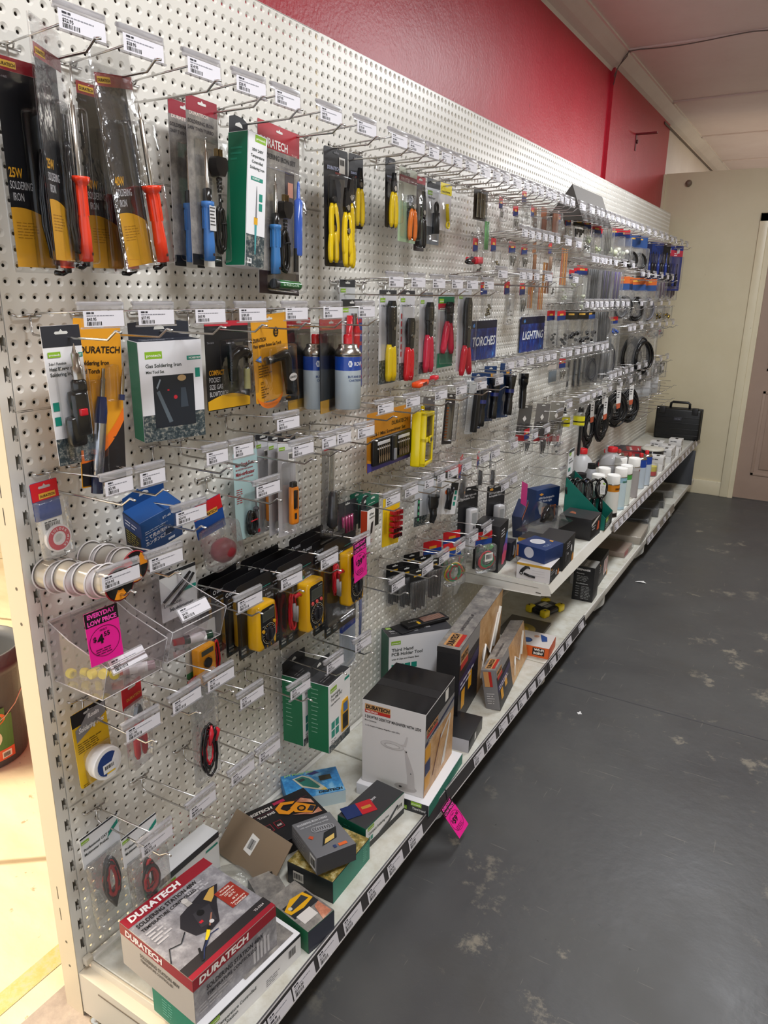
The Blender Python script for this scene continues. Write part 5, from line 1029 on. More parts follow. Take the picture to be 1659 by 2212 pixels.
# --- clear bins with labels
def cbin(lab, Y, x, z, W, dpt, h, yaw, items):
    t = put('display_bin', lab, 'plastic bin', Y, x, z, yaw, 0, 0, 'clear plastic bins'); th = .0018
    m = M(); a = W/2; F0 = [(-a, -dpt), (a, -dpt)]
    m.add([(-a, 0, 0), (a, 0, 0), (a, -dpt*.86, 0), (-a, -dpt*.86, 0)], [(0, 1, 2, 3)], 'binplastic'); m.add([(-a, 0, 0), (a, 0, 0), (a, 0, h*1.25), (-a, 0, h*1.25)], [(0, 1, 2, 3)], 'binplastic')
    m.add([(-a, -dpt*.86, 0), (a, -dpt*.86, 0), (a, -dpt, h*.72), (-a, -dpt, h*.72)], [(0, 1, 2, 3)], 'binplastic')
    for s_ in [-a+W*k/3 for k in range(4)]: m.add([(s_, 0, 0), (s_, -dpt*.86, 0), (s_, -dpt, h*.72), (s_, -dpt*.35, h), (s_, 0, h*1.25)], [(0, 1, 2, 3, 4)], 'binplastic')
    for q in ([(-a, -dpt, h*.72), (a, -dpt, h*.72)], [(-a, -dpt*.86, 0), (a, -dpt*.86, 0)], [(-a, 0, 0), (-a, -dpt*.86, 0), (-a, -dpt, h*.72), (-a, -dpt*.35, h), (-a, 0, h*1.25)], [(a, 0, 0), (a, -dpt*.86, 0), (a, -dpt, h*.72), (a, -dpt*.35, h), (a, 0, h*1.25)], [(-a, 0, h*1.25), (a, 0, h*1.25)]): m.tube(q, .0012, 'c8c4c6g', 5)
    part('bin_shell', m, t)
    for k, (px, pr, up) in enumerate(items):
        m = M(); m.box(px-.040, -.0008, 0, px+.040, 0, .030, 'holder'); hh = part('label_flap', m, t); hh.location = (0, -dpt-.001, h*.62+up); hh.rotation_euler = (-.6, 0, .0)
        o = link('price_ticket', ticket_mesh(pr), hh); o.location = (px-.038, -.0014, .003)
    return t
cbin('long clear bin with yellow ended parts, lowest and nearest', .070, .012, .812, .140, .155, .098, 0, [(-.02, '4.55', -.01)])
cbin('clear bin holding a white glue tube, farther right', .222, .015, .822, .150, .160, .098, .0, [(-.01, '4.95', .02)])
def small(name, lab, cat, mesh, loc, rz, grp=None): t = thing(name, lab, cat, loc, rz, grp); mesh(t); return t
for k in range(6):
    t = thing('solder_tube', 'yellow capped clear tube in the near bin, %s from the wall' % ORD[k], 'small part', (.030+.020*k, .018+.012*(k % 3), .826+.012*(k//3)), .5*k, 'yellow capped tubes in the near bin')
    m = M(); m.lathe([(.0085, 0), (.0095, .003), (.0095, .010), (.008, .012)], 'e8d848', 14, (0, 0, 0), 'x'); part('cap', m, t); m = M(); m.lathe([(.005, .012), (.005, .045)], 'bag', 10, (0, 0, 0), 'x'); part('tube', m, t)
for lab, loc, rz, c in (('white labelled glue tube lying in the near bin', (.11, .075, .826), 1.0, 'c0a8b0'), ('red and black marker tube lying in the farther bin', (.13, .215, .836), 1.1, '1c3a2c')):
    t = thing('glue_tube', lab, 'glue tube', loc, rz)
    m = M(); m.lathe([(.009, 0), (.0095, .01), (.0095, .055), (.009, .06)], c+'g', 16, (0, 0, 0), 'x'); m.lathe([(.0097, .012), (.0097, .046)], 'eeeef0', 16, (0, 0, 0), 'x', True, False); part('tube', m, t); m = M(); m.lathe([(.007, -.022), (.008, 0)], 'c8202cg', 14, (0, 0, 0), 'x'); part('cap', m, t)
# --- rosin flux, red cutters, alligator leads
t = put('solder_flux_pack', 'yellow and black card with a round white tub of rosin flux', 'tool pack', .038, .045, .736, .02, -.03)
def ex(m, y):
    m.poly([(-.034, -.052), (.038, -.020), (.038, .004), (.0, .004), (-.020, -.018), (-.034, -.024)], y, '8a8a8c'); m.text('Rosin', -.004, -.012, .009, y-.0004, 'f0f0f0', 2, .026, 'l', .2); m.text('Soldering Flux', -.028, -.034, .0105, y-.0004, 'f0f0f0', 2, .060, 'l', .2); m.lines(-.034, -.058, .060, 5, .0048, y, '5a4a10', .35)
    m.lines(-.034, -.150, .018, 2, .004, y, '5a4a10')
card(t, .080, .168, [(0, 1, 'e8bc18'), (0, .18, '18181a')], (), .012, extra=ex, round_=.008, hole='c8c8c8')
m = M(); m.lathe([(.033, -.030), (.034, -.028), (.034, -.012), (.031, -.010), (.030, 0)], 'e8e6e4', 32, (.006, 0, -.112), 'y'); part('tub', m, t)
m = M(); m.disc(.006, -.112, .027, -.0306, 'e8e8ea', 28); m.poly([(.006+.026*math.cos(a), -.112+.026*math.sin(a)) for a in [PI*.25+PI*1.15*q/12 for q in range(13)]], -.0309, '1c3a78'); m.rect(-.008, -.130, .024, -.110, -.0315, 'e0e0e2'); m.bars(-.004, -.122, .022, .008, -.0319, n=10); m.rect(.0, -.134, .02, -.131, -.0313, 'e8c020'); part('tub_label', m, t)
blister(t, -.030, -.150, .042, -.074, .028, 'clear', .012)
t = put('side_cutter_pack', 'small pack with red header and red handled cutters under the bins', 'tool pack', .100, .100, .775, .2, .02); card(t, .058, .05, [(0, 1, 'c81824'), (.5, 1, 'c81824')], [('DURATECH', .2, .7, .006, 'e0a840', 1)], .012); plier(t, 0, -.035, .115, 'b81c28g', '6a6a6cm', .006, .0, nose=.3); m = M(); m.box(-.03, -.02, -.165, .03, -.001, -.03, 'bag', .003); part('bag', m, t)
t = put('header_card_bag', 'red and blue header card of a small bag hanging between two price tags', 'bag', .285, .100, .712, .1, -.1); card(t, .085, .045, [(0, 1, 'c81824'), (.55, 1, '14407e')], [], .012); m = M(); m.box(-.04, -.006, -.10, .04, -.001, -.03, 'bag', .002); part('bag', m, t)
t = put('test_lead_bag', 'clear bag with red and black crocodile clip leads, alone in the middle of the board', 'test leads', .235, .150, .728, .05, 0); m = M(); m.box(-.038, -.010, -.225, .038, 0, .03, 'bag', .003); part('bag', m, t)
m = M(); coil(m, 0, -.150, .022, .064, 8, .0028, ('c82434g', '1a181ag', '1a181ag', 'd03040g'), -.008, .5, 11); part('lead', m, t); 
for k, c in enumerate(('c82434g', '1a181ag', 'c82434g')): m = M(); m.tube([(.004+.008*k, -.018, -.092-.006*k), (.0+.010*k, -.020, -.11), (-.004+.010*k, -.018, -.135)], [.002, .006, .0035], c, 8); part('crocodile_clip', m, t)
for lab, Y, x, z, sd in (('rear bag of professional red and black meter probes', .028, .050, .468, 21), ('front bag of professional red and black meter probes', .085, .100, .450, 24)):
    t = put('test_lead_bag', lab, 'test leads', Y, x, z, .0, -.03, 0, 'bags of meter probes'); 
    def ex(m, y): prot(m, -.044, -.004, .018, y-.0003); m.text('Professional CAT IV', -.040, -.022, .0062, y, '26302e', 1, .066); m.text('Multimeter Probes', -.040, -.034, .0062, y, '26302e', 1, .058); m.poly([(.014, -.03), (.044, -.012), (.044, -.002), (.024, -.014)], y-.0002, '188a78'); m.lines(-.040, -.056, .012, 1, .003, y, '808080')
    card(t, .092, .075, [(0, 1, 'e2e4e8'), (0, .06, '2a2c34')], (), .012, extra=ex, hole=None)
    m = M(); coil(m, .002, -.118, .019, .054, 11, .0036, ('b01c24g', '1a181ag', '1a181ag', 'a81c24g', '1c1a1cg'), -.010, .55, sd); m.tube([(-.005, -.012, -.16), (.002, -.014, -.185), (.010, -.012, -.160)], .007, '1c1a1cg', 8); part('lead', m, t)
    m = M(); m.box(-.046, -.030, -.215, .046, -.001, -.05, 'bag', .010); part('bag', m, t)
# --- green boxes
def dauto(m, y):
    m.rect(0, 0, .115, .205, y+.0002, 'e8e8ea'); m.rect(0, 0, .115, .022, y, 'print_city'); prot(m, .008, .178, .034, y)
    for k, (s_, hh) in enumerate((('Autoranging', .0085), ('True RMS IP67', .0085), ('Digital Multimeter', .005))): m.text(s_, .010, .164-.012*k, hh, y, '26302c', 1, (.05, .062, .05)[k])
    m.rect(.085, .180, .112, .188, y, '188a78'); [m.rect(.012+.022*a, .040+.026*b, .030+.022*a, .062+.026*b, y, '188a78') for a in (0, 1) for b in (0, 1)]
    m.slab([(.066, .03), (.104, .03), (.106, .10), (.100, .125), (.072, .125), (.064, .10)], y-.002, y, 'e0a818'); m.rect(.074, .088, .098, .116, y-.0024, '4a6a98'); m.rect(.070, .036, .100, .084, y-.0024, '222428'); m.disc(.085, .062, .011, y-.0028, '101012', 16); m.lines(.010, .030, .03, 2, .006, y, '26302c')
def green(lab, Y, x, z): return hbox('multimeter_box', lab, 'box', Y, x, z, .118, .066, .205, ('e8e8ea', '0f6a44', '3a3a3c'), {'front': dauto, 'left': lambda m, y: m.lines(.012, .185, .022, 11, .013, y, '8ab8a0', .14), 'top': lambda m, y: m.lines(.01, .03, .05, 2, .008, y, '8a8a8c')}, .08, 0, 0, '333436', 'green sided multimeter cartons')
green('rear green sided carton of a waterproof multimeter', .700, .065, .530); green('front green sided carton of a waterproof multimeter', .712, .142, .528)
t = put('blue_lead_pack', 'tall clear pack with blue card and coiled clear cable, right of the multimeters', 'tool pack', .905, .075, .760, .1, 0); card(t, .10, .33, [(0, 1, 'b4bcc8'), (.25, .62, '1c3c9c')], (), .011); blister(t, -.042, -.31, .046, -.02, .035, 'clear', .01); m = M(); [m.tube([(.038+.004*q, -.020, -.03), (.036+.004*q, -.022, -.16), (.040+.003*q, -.018, -.29)], .0025, '6a74a0g') for q in range(3)]; m.lathe([(.008, 0), (.009, .03)], '202024', 10, (.02, -.02, -.10)); part('cable', m, t)
# --- solder/clip bags bay 2-3 low
for k in range(6):
    row, hk = k % 3, k//3
    t = put('heat_shrink_bag', 'black bag of heat shrink lengths, %s from the wall on the %s of two hooks' % (ORD[row], ('nearer', 'farther')[hk]), 'bag', 1.262+.118*hk, .03+.045*row, .640, -.35, .02, 0, 'black heat shrink bags'); card(t, .075, .045, [(0, 1, '1a1a1c')], (), .011, extra=lambda m, y: m.rect(-.02, -.016, .012, -.010, y, 'e0b030'))
    m = M(); [m.tube([(-.026+.0075*q, -.004-.002*(q % 2), -.034), (-.026+.0075*q, -.005, -.125-.004*(q % 3))], .003, '1c181a' if hk == 0 or q % 2 else '3a2c30') for q in range(8)]; part('contents', m, t); m = M(); m.box(-.035, -.012, -.135, .035, 0, -.03, 'bag', .003); part('bag', m, t)
for k, (Y, x) in enumerate(((1.50, .05), (1.52, .12), (1.64, .06), (1.70, .165))):
    big = k == 3
    t = put('clip_lead_bag', ('red header bag of coloured clip leads, small one near the wall', 'red header bag of coloured clip leads hanging farther out', 'red header bag half hidden behind the front clip lead bag', 'front bag of multicoloured clip leads with red and blue header and barcode')[k], 'bag', Y, x, .655, -.45, 0, 0, 'bags of coloured clip leads')
    card(t, .082, .055, [(0, 1, 'd42028'), (.55, 1, '14449a')], (), .012, extra=lambda m, y: m.rect(-.015, -.018, .018, -.008, y, 'e0a030'), hole=None)
    m = M(); coil(m, 0, -.095, .042, .034, 12, .0034, ('1a8a50', 'd8c020', 'c82430', 'e8e8e8', '1a1a1c', '2a9a6a'), -.012, .35, k+31); part('lead', m, t)
    m = M(); m.box(-.044, -.034, -.145, .044, -.001, -.035, 'bag', .012); part('bag', m, t)
    if big: m = M(); m.rect(-.020, -.095, .018, -.062, -.0355, 'f0eeea'); m.bars(-.016, -.086, .030, .018, -.036, n=12); part('barcode_label', m, t)
# parts bags in the 'bits' row
for k, (Y, x, z, sec) in enumerate(((1.60, .10, .925, ('c82430', '14387e')), (1.70, .06, .935, ('c82430', '14387e')), (1.76, .10, .940, ('c82430', '14387e')), (1.81, .13, .935, ('2c3a58', '8a8c90')), (1.48, .15, .96, ('c82430', 'c82430')))):
    t = put('cable_part_bag', 'small bag with %s header, %s along the screwdriver bit hooks past the loupe' % (('red', 'red', 'red', 'slate', 'bright red')[k], ORD[k]), 'bag', Y, x, z, .3, 0, .0 if k < 4 else 1.2, 'small bags past the loupe'); card(t, .07, .055, [(0, 1, sec[0]), (.5, 1, sec[1])], (), .011); m = M(); coil(m, 0, -.085, .018, .028, 4, .003, '2a2a2eg', -.008, .2, k+50); part('contents', m, t); m = M(); m.box(-.033, -.02, -.12, .033, -.001, -.03, 'bag', .006); part('bag', m, t)
# ------------------------------------------------------------ cartons standing or lying on the shelves
def sbox(name, label, c, z, w_, d, h, deg, col, deco=None, group=None, bev=.0012, tilt=(0, 0), cat='box', cols=None):
    """c = centre (x, y); local x runs along the aisle when deg = 90; faces: front, left, right, top"""
    t = thing(name, label, cat, (c[0], c[1], z), math.radians(deg), group, tilt[0], tilt[1]); m = M()
    m.box(-w_/2, -d/2, 0, w_/2, d/2, h, col, bev); F = faces(w_, d, h)
    dim = {'front': (w_, h), 'top': (w_, d), 'left': (d, h), 'right': (d, h)}
    for k, cc in (cols or {}).items(): m.T = F[k]; m.rect(.0008, .0008, dim[k][0]-.0008, dim[k][1]-.0008, -.0004, cc)
    for k, fn in (deco or {}).items(): m.T = F[k]; fn(m, -.0009)
    m.T = Matrix(); part('carton', m, t); return t
# soldering station on a protech carton
def st_top(m, y):
    m.rect(0, .192, .218, .222, y, '981c2c'); m.rect(0, 0, .218, .012, y, '981c2c'); m.rect(0, .012, .218, .036, y, '2a2628')
    m.text('DURATECH', .012, .200, .016, y-.0005, 'f4f0ee', 2, .125, 'l', .1); m.text('SOLDERING STATION 48W', .012, .176, .0105, y-.0005, '1c1a1c', 1, .150); m.text('TEMPERATURE CONTROLLED', .012, .161, .0082, y-.0005, '1c1a1c', 1, .135)
    m.poly([(.070, .072), (.062, .110), (.082, .135), (.150, .150), (.185, .140), (.150, .102), (.122, .062), (.100, .058)], y-.0006, '26242a'); m.poly([(.088, .078), (.100, .118), (.138, .112), (.122, .070)], y-.0009, '343238'); m.poly([(.138, .130), (.165, .142), (.176, .140), (.158, .120), (.144, .112)], y-.0010, 'c8a050'); m.disc(.112, .108, .008, y-.0012, '101014', 16); m.rect(.094, .086, .102, .092, y-.0012, 'c02030'); m.disc(.112, .074, .005, y-.0012, 'c8c8cc', 14)
    m.poly([(.038, .018), (.052, .046), (.056, .044), (.044, .016)], y-.0008, '1c1c20'); m.poly([(.074, .050), (.092, .066), (.096, .060), (.078, .044)], y-.0009, 'e8c818'); m.poly([(.092, .066), (.100, .072), (.104, .066), (.096, .060)], y-.0010, '141414'); m.poly([(.101, .070), (.125, .092), (.127, .090), (.103, .067)], y-.0010, '9a6a58'); m.poly([(.052, .034), (.074, .050), (.078, .044), (.056, .030)], y-.0008, '1c2030')
    m.tube([(.062, y-.001, .096), (.040, y-.001, .080), (.018, y-.001, .088), (.0, y-.001, .060)], .0012, '202024', 4); m.tube([(.044, y-.001, .018), (.060, y-.001, .036), (.090, y-.001, .052), (.108, y-.001, .050)], .0012, '203060', 4)
    m.lathe([(.007, 0), (.007, .0008)], 'c8c4c0', 14, (.112, y-.001, .158), 'y'); m.rect(.106, .140, .118, .156, y-.0008, 'b0aca8')
    m.poly([(.160, .064), (.206, .064), (.206, .122), (.160, .122)], y-.0010, '9a3024')
    for k, s_ in enumerate(('Working', 'Temperature', '150°C to', '450°C', '48 W', 'Temperature', 'Controlled')): m.text(s_, .183, .114-.0078*k-(.003 if k > 3 else 0), .0050, y-.0014, 'f0e4d8', 1, None, 'c')
    m.lines(.012, .150, .05, 5, .009, y-.0004, 'b8b6ba', .5, .5); m.lines(.125, .172, .06, 3, .008, y-.0004, 'b8b6ba', .5, .5); m.text('TS-1564', .180, .020, .0055, y-.0014, 'c8c0c0', 1)
def st_front(m, y):
    m.rect(0, .078, .218, .104, y, '981c2c'); m.rect(0, 0, .218, .078, y+.0003, 'print_circuit'); m.text('DURATECH', .014, .084, .016, y-.0005, 'f4f0ee', 2, .125, 'l', .1)
    m.text('SOLDERING STATION 48W', .030, .055, .0115, y-.0005, '26242a', 1, .150); m.text('TEMPERATURE CONTROLLED', .030, .040, .0088, y-.0005, '26242a', 1, .130); m.lines(.01, .030, .12, 3, .008, y-.0003, 'b0aeb2', .5, .6)
    [m.rect(.150+.010*q, .008, .156+.010*q, .050+.006*(q % 2), y-.0003, 'c4c2c6') for q in range(5)]
def st_left(m, y):
    m.rect(0, .078, .222, .104, y, '981c2c'); m.rect(0, 0, .222, .078, y+.0003, 'b8b0a6'); m.text('DURATECH', .018, .084, .015, y-.0005, 'f0e8e4', 2, .115, 'l', .1); m.text('SOLDERING STATION 48W', .062, .058, .009, y-.0005, '4a4644', 1, .120); m.text('TEMPERATURE CONTROLLED', .062, .047, .0065, y-.0005, '4a4644', 1, .100)
def ps_front(m, y):
    m.rect(0, 0, .27, .060, y, 'e8e8ec'); m.rect(0, .052, .27, .0605, y-.0002, '26282a'); prot(m, .012, .046, .030, y-.0004); m.text('48W Temperature Controlled', .012, .030, .0085, y-.0004, '3a4040', 1, .125); m.text('Soldering Station', .012, .018, .0085, y-.0004, '3a4040', 1, .075); m.bars(.232, .022, .022, .020, y-.0005, n=12); m.lines(.165, .022, .04, 4, .005, y-.0004, '8a8a90', .4)
sbox('soldering_station_box', 'white and green carton lying under the red topped soldering station carton', (.302, .117), SZ, .27, .148, .061, 84.5, 'e8e8ec', {'front': ps_front, 'left': lambda m, y: (m.rect(.0, 0, .148, .061, y, '188064'), m.lines(.03, .050, .035, 6, .007, y-.0004, '8ad0b8', .2)), 'top': lambda m, y: m.rect(.12, .01, .26, .14, y, 'print_grey')})
sbox('soldering_station_box', 'large dark red and grey carton picturing a 48 watt soldering station', (.2455, .094), SZ+.0615, .216, .221, .104, 84.8, 'b4aca2', {'top': st_top, 'front': st_front, 'left': st_left}, cols={'top': 'print_circuit'})
# small tester box and display trays
sbox('cable_tester_box', 'small green carton with a yellow tester picture beside the red topped carton', (.345, .305), SZ, .080, .130, .060, 80, '10603c', {'top': lambda m, y: (m.rect(0, 0, .080, .130, y+.0003, 'print_grey'), m.rect(.004, .045, .076, .088, y, '26282c'), m.poly([(.002, .078), (.034, .095), (.068, .090), (.074, .062), (.040, .055), (.006, .060)], y-.0003, 'e0a818'), m.poly([(.012, .076), (.060, .086), (.066, .068), (.014, .066)], y-.0005, '33363c'), m.disc(.016, .074, .005, y-.0008, 'c8c4b8', 14), m.rect(.010, .020, .050, .048, y-.0004, 'd8d4d0'), m.poly([(.046, .0), (.076, .004), (.074, .045), (.058, .040)], y-.0006, 'hand_print')), 'front': lambda m, y: m.rect(0, 0, .080, .06, y, '3a3e4c')})
sbox('printed_tray', 'grey printed tray leaning behind the small yellow pictured tester carton', (.225, .335), SZ, .070, .09, .028, 62, '4c4a4c', cols={'top': 'print_grey'})
sbox('circuit_probe_box', 'green and black carton printed with a circuit board, under the grey iron stand carton', (.302, .478), SZ, .168, .132, .062, 91, '1c2024', {'front': lambda m, y: (m.rect(0, 0, .168, .062, y, '157e6a'), m.lines(.135, .052, .022, 7, .006, y-.0004, '80d0b8', .2)), 'left': lambda m, y: (m.rect(.018, .018, .048, .045, y, 'e8e6e2'), m.bars(.020, .024, .026, .016, y-.0004, n=12))}, cols={'top': 'print_pcb'})
def stand_top(m, y):
    m.text('SOLDERING IRON STAND', .008, .122, .0075, y, 'd0d0d4', 1, .082); m.text('with special soldering sponge', .010, .111, .005, y, 'b8b8bc', 1, .078); m.poly([(.030, .030), (.075, .042), (.092, .080), (.055, .072)], y-.0003, '1c1c1e'); m.poly([(.038, .034), (.068, .042), (.076, .058), (.048, .050)], y-.0006, 'd8b868')
    for q in range(7): m.ring(.042+.006*q, .092-.001*q, .009, .0105, y-.0008-.0002*q, 'a8a8ac', 16)
    m.poly([(.012, .072), (.020, .078), (.027, .070), (.020, .062)], y-.0004, 'c05030'); m.rect(.066, .010, .088, .020, y-.0004, 'e06830'); m.rect(.052, .010, .060, .020, y-.0004, '2a3a68')
sbox('iron_stand_box', 'grey carton picturing a spiral soldering iron stand, resting tilted on the circuit printed carton', (.296, .462), SZ+.070, .105, .140, .046, 62, '6e6e72', {'top': stand_top, 'left': lambda m, y: (m.lines(.012, .036, .07, 4, .008, y, 'a8a8ac', .2), m.rect(.105, .006, .135, .040, y, 'e0e0e0'), m.bars(.108, .012, .024, .022, y-.0004, n=11)), 'front': lambda m, y: m.rect(0, 0, .105, .046, y, '3e3e42')}, tilt=(-.05, .03))
def clamp_top(m, y):
    m.text('DIGITECH', .012, .128, .011, y, 'e8e4e0', 2, .075, 'l', .1); m.text('True RMS', .035, .108, .009, y, 'e8e4e0', 1, .05); m.rect(.095, .135, .13, .146, y, 'b02850'); m.rect(0, .120, .19, .1205, y, 'b02850')
    for q in range(2): m.rect(.030+.03*q, .050, .052+.03*q, .078, y, '8a1c2c'); m.rect(.032+.03*q, .052, .050+.03*q, .076, y-.0003, '1a1416'); m.text(('1A', '60S')[q], .034+.03*q, .058, .007, y-.0006, 'e8d8d4', 1)
    m.poly([(.090, .120), (.115, .135), (.150, .118), (.140, .112), (.116, .122), (.102, .112), (.112, .094), (.132, .098), (.140, .088), (.110, .080), (.090, .098)], y-.0006, 'e8951c'); m.poly([(.125, .100), (.150, .112), (.188, .070), (.165, .050), (.128, .078)], y-.0008, 'e8951c'); m.disc(.150, .082, .012, y-.0011, '1c1a18', 18); m.disc(.150, .082, .007, y-.0013, 'c8801c', 14); m.poly([(.158, .066), (.176, .078), (.185, .068), (.168, .054)], y-.0012, '2c2c38')
    m.poly([(.150, .112), (.170, .120), (.190, .100), (.190, .080), (.178, .092)], y-.0007, 'hand_print'); m.poly([(.118, .074), (.140, .060), (.160, .046), (.190, .040), (.190, .060), (.165, .048), (.150, .062)], y-.0005, 'hand_print')
sbox('clamp_meter_box', 'black carton picturing an orange clamp meter held in a hand', (.125, .532), SZ, .200, .155, .045, 68, '18161a', {'top': clamp_top})
t = sbox('plain_carton', 'tilted brown cardboard pack back with a white barcode sticker', (.117, .362), SZ+.004, .205, .004, .112, -7.5, '8a7864', {'front': lambda m, y: (m.poly([(.080, .040), (.108, .036), (.112, .080), (.084, .084)], y, 'ecebe8'), m.bars(.088, .048, .018, .024, y-.0004, n=10), m.slab([(.186, .020), (.193, .024), (.193, .032), (.188, .036), (.183, .032)], y-.0004, y, '201c18'))}, tilt=(-.78, 0))
def ph_top(m, y):
    m.text('pH Meter Pen', .010, .104, .010, y, 'a8d88a', 1, .085, 'l', .1); m.poly([(.030, .088), (.060, .098), (.080, .085), (.112, .030), (.096, .020), (.050, .045)], y-.0003, 'c8c4b0'); m.poly([(.036, .086), (.060, .092), (.076, .080), (.100, .034), (.092, .028), (.054, .050)], y-.0006, '2a7468'); m.poly([(.042, .078), (.060, .084), (.066, .074), (.050, .068)], y-.0009, '33383a'); m.poly([(.096, .020), (.112, .030), (.118, .014)], y-.0005, 'd0b868')
    m.rect(.105, .060, .140, .082, y, '3a3420'); m.poly([(.070, .100), (.100, .108), (.112, .098), (.090, .092)], y, '3a3878'); m.text('DIGITECH', .090, .006, .010, y-.0006, '101820', 2, .068, 'l', .1)
sbox('ph_meter_box', 'bright blue carton picturing a green pH meter pen, against the pegboard', (.098, .688), SZ, .165, .112, .040, 49, '2c80c0', {'top': ph_top, 'front': lambda m, y: m.rect(0, 0, .165, .040, y, 'c8dce4')}, cols={'top': 'print_water'})
def ci_side(m, y): m.rect(0, 0, .18, .066, y+.0003, 'e8e8ec'); m.rect(0, 0, .18, .018, y, '26282c'); prot(m, .008, .054, .028, y-.0003); m.text('Compact Soldering Iron', .012, .040, .0085, y-.0003, '26302c', 1, .092); m.rect(.008, .022, .018, .034, y-.0004, '188a78'); m.rect(.021, .022, .031, .034, y-.0004, '188a78'); m.poly([(.06, .012), (.11, .020), (.15, .045), (.145, .050), (.10, .028), (.06, .020)], y-.0005, '2c2e34'); m.rect(.140, .030, .172, .048, y-.0004, 'f2f2f2'); m.bars(.143, .033, .026, .011, y-.0008, n=11)
sbox('soldering_iron_box', 'dark grey topped carton under the red and blue leaflet', (.305, .673), SZ, .180, .092, .068, 86, '0f5a44', {'top': lambda m, y: (prot(m, .008, .066, .028, y), m.text('Compact Soldering Iron', .012, .050, .0095, y, 'e0e0e4', 1, .105)), 'front': ci_side, 'left': lambda m, y: m.lines(.02, .05, .03, 2, .010, y, '3ca088', .2)}, cols={'top': '39393c'})
t = thing('leaflet', 'red and blue folded leaflet lying on the dark grey topped carton', 'leaflet', (.290, .632, SZ+.070), math.radians(60), None, .06, .02); m = M(); m.box(-.045, -.022, 0, .0, .022, .0015, '18306a'); m.box(0, -.022, 0, .045, .022, .0015, 'c8202c'); m.box(.008, -.006, .0015, .036, .004, .0018, 'c89038'); part('leaflet', m, t)
sbox('tool_holder_box', 'white and green edged carton lying flat under the desk magnifier carton', (.300, .905), SZ, .270, .225, .036, 95, 'e8e8ec', {'front': lambda m, y: m.rect(0, 0, .27, .036, y, '157e6a'), 'left': lambda m, y: (m.rect(.06, 0, .225, .036, y, '26282c'), prot(m, .172, .022, .032, y-.0004), m.text('Third Hand', .176, .010, .0075, y-.0004, 'd8d8d8', 1, .04), prot(m, .130, .004, .03, y-.0004))})
def mg_left(m, y):
    m.rect(0, 0, .188, .262, y+.0003, 'd4d0ce'); m.rect(.008, .232, .086, .2535, y, 'c8945c'); m.rect(.008, .226, .086, .236, y-.0002, 'b82820'); m.text('DURATECH', .011, .2395, .0115, y-.0006, '1c1414', 2, .072, 'l', .1); m.text('PRECISION', .011, .2285, .0055, y-.0006, 'f0e8e0', 1, .036)
    m.text('3 DIOPTRE DESKTOP MAGNIFIER WITH LEDS', .008, .210, .0088, y-.0004, '26221f', 1, .170); m.text('Box Contents:', .008, .200, .0045, y-.0004, '4a4644', 1); m.text('1 x 3 Dioptre Desktop Magnifier with LEDs', .010, .184, .0045, y-.0004, '5a5654', 1, .105)
    o = (.093, .142)
    m.disc(o[0], o[1], .036, y-.0004, 'b4aeac', 30, .0125); m.disc(o[0], o[1]+.001, .034, y-.0006, 'c8c4c2', 30, .011); m.disc(o[0], o[1]-.001, .024, y-.0008, 'a8a2a0', 28, .007); m.disc(o[0], o[1]-.001, .021, y-.0010, 'd4d0ce', 28, .0055)
    m.poly([(.118, .150), (.128, .156), (.136, .182), (.140, .180), (.135, .150)], y-.0005, 'c2bcba'); m.disc(.136, .134, .0025, y-.0012, '302c2c', 10); m.poly([(.130, .140), (.137, .132), (.160, .070), (.164, .018), (.142, .018), (.140, .060)], y-.0005, 'bab4b2'); m.disc(.136, .018, .034, y-.0004, 'b0aaa8', 30, .012); m.disc(.120, .018, .005, y-.0008, '2c2828', 12, .003); m.disc(.151, .068, .0018, y-.0012, '504c4c', 8)
def mg_front(m, y):
    m.rect(0, .200, .232, .262, y+.0002, '1c1a1c'); m.rect(0, 0, .232, .170, y, 'print_desk'); m.rect(0, .165, .232, .212, y-.0001, '8a8888'); m.poly([(0, .160), (.232, .190), (.232, .200), (0, .172)], y-.0003, '18244c'); m.text('3 DIOPTRE DESKTOP MAGNIFIER WITH LEDS', .02, .166, .007, y-.0006, 'e0dcd4', 1, .17)
    m.rect(.010, .190, .095, .212, y-.0004, 'c8945c'); m.rect(.010, .184, .095, .193, y-.0005, 'b82820'); m.text('DURATECH', .013, .196, .012, y-.0008, '1c1414', 2, .078)
    for q, c in enumerate(('e0a018', '1c2c60', 'e0a018')): m.rect(.002, .022+.046*q, .042, .062+.046*q, y-.0005, c)
    m.poly([(.13, .02), (.16, .02), (.19, .10), (.205, .155), (.198, .158), (.178, .105)], y-.0006, 'e8e4e0'); m.poly([(.12, .128), (.20, .162), (.205, .155), (.125, .118)], y-.0007, 'd8d4d0'); m.poly([(.06, .035), (.066, .033), (.125, .135), (.120, .138)], y-.0008, '6a2c20')
    m.rect(.150, .222, .176, .258, y-.0004, 'e8e6e2')
sbox('magnifier_box', 'tall black topped white carton picturing a desk magnifier lamp', (.290, .905), SZ+.037, .232, .190, .264, 96, 'd4d0ce', {'left': mg_left, 'front': mg_front, 'top': lambda m, y: (m.rect(0, 0, .232, .19, y, '161416g'), m.rect(.09, 0, .13, .19, y-.0003, '201e20'))})
sbox('small_black_box', 'small black carton with grey ribbed end on the shelf behind the magnifier carton', (.335, 1.175), SZ, .150, .105, .046, 97, '19191c', {'left': lambda m, y: m.rect(0, 0, .105, .046, y, 'b0aeb4'), 'front': lambda m, y: m.rect(.06, .012, .075, .036, y, 'e0e0e0')})
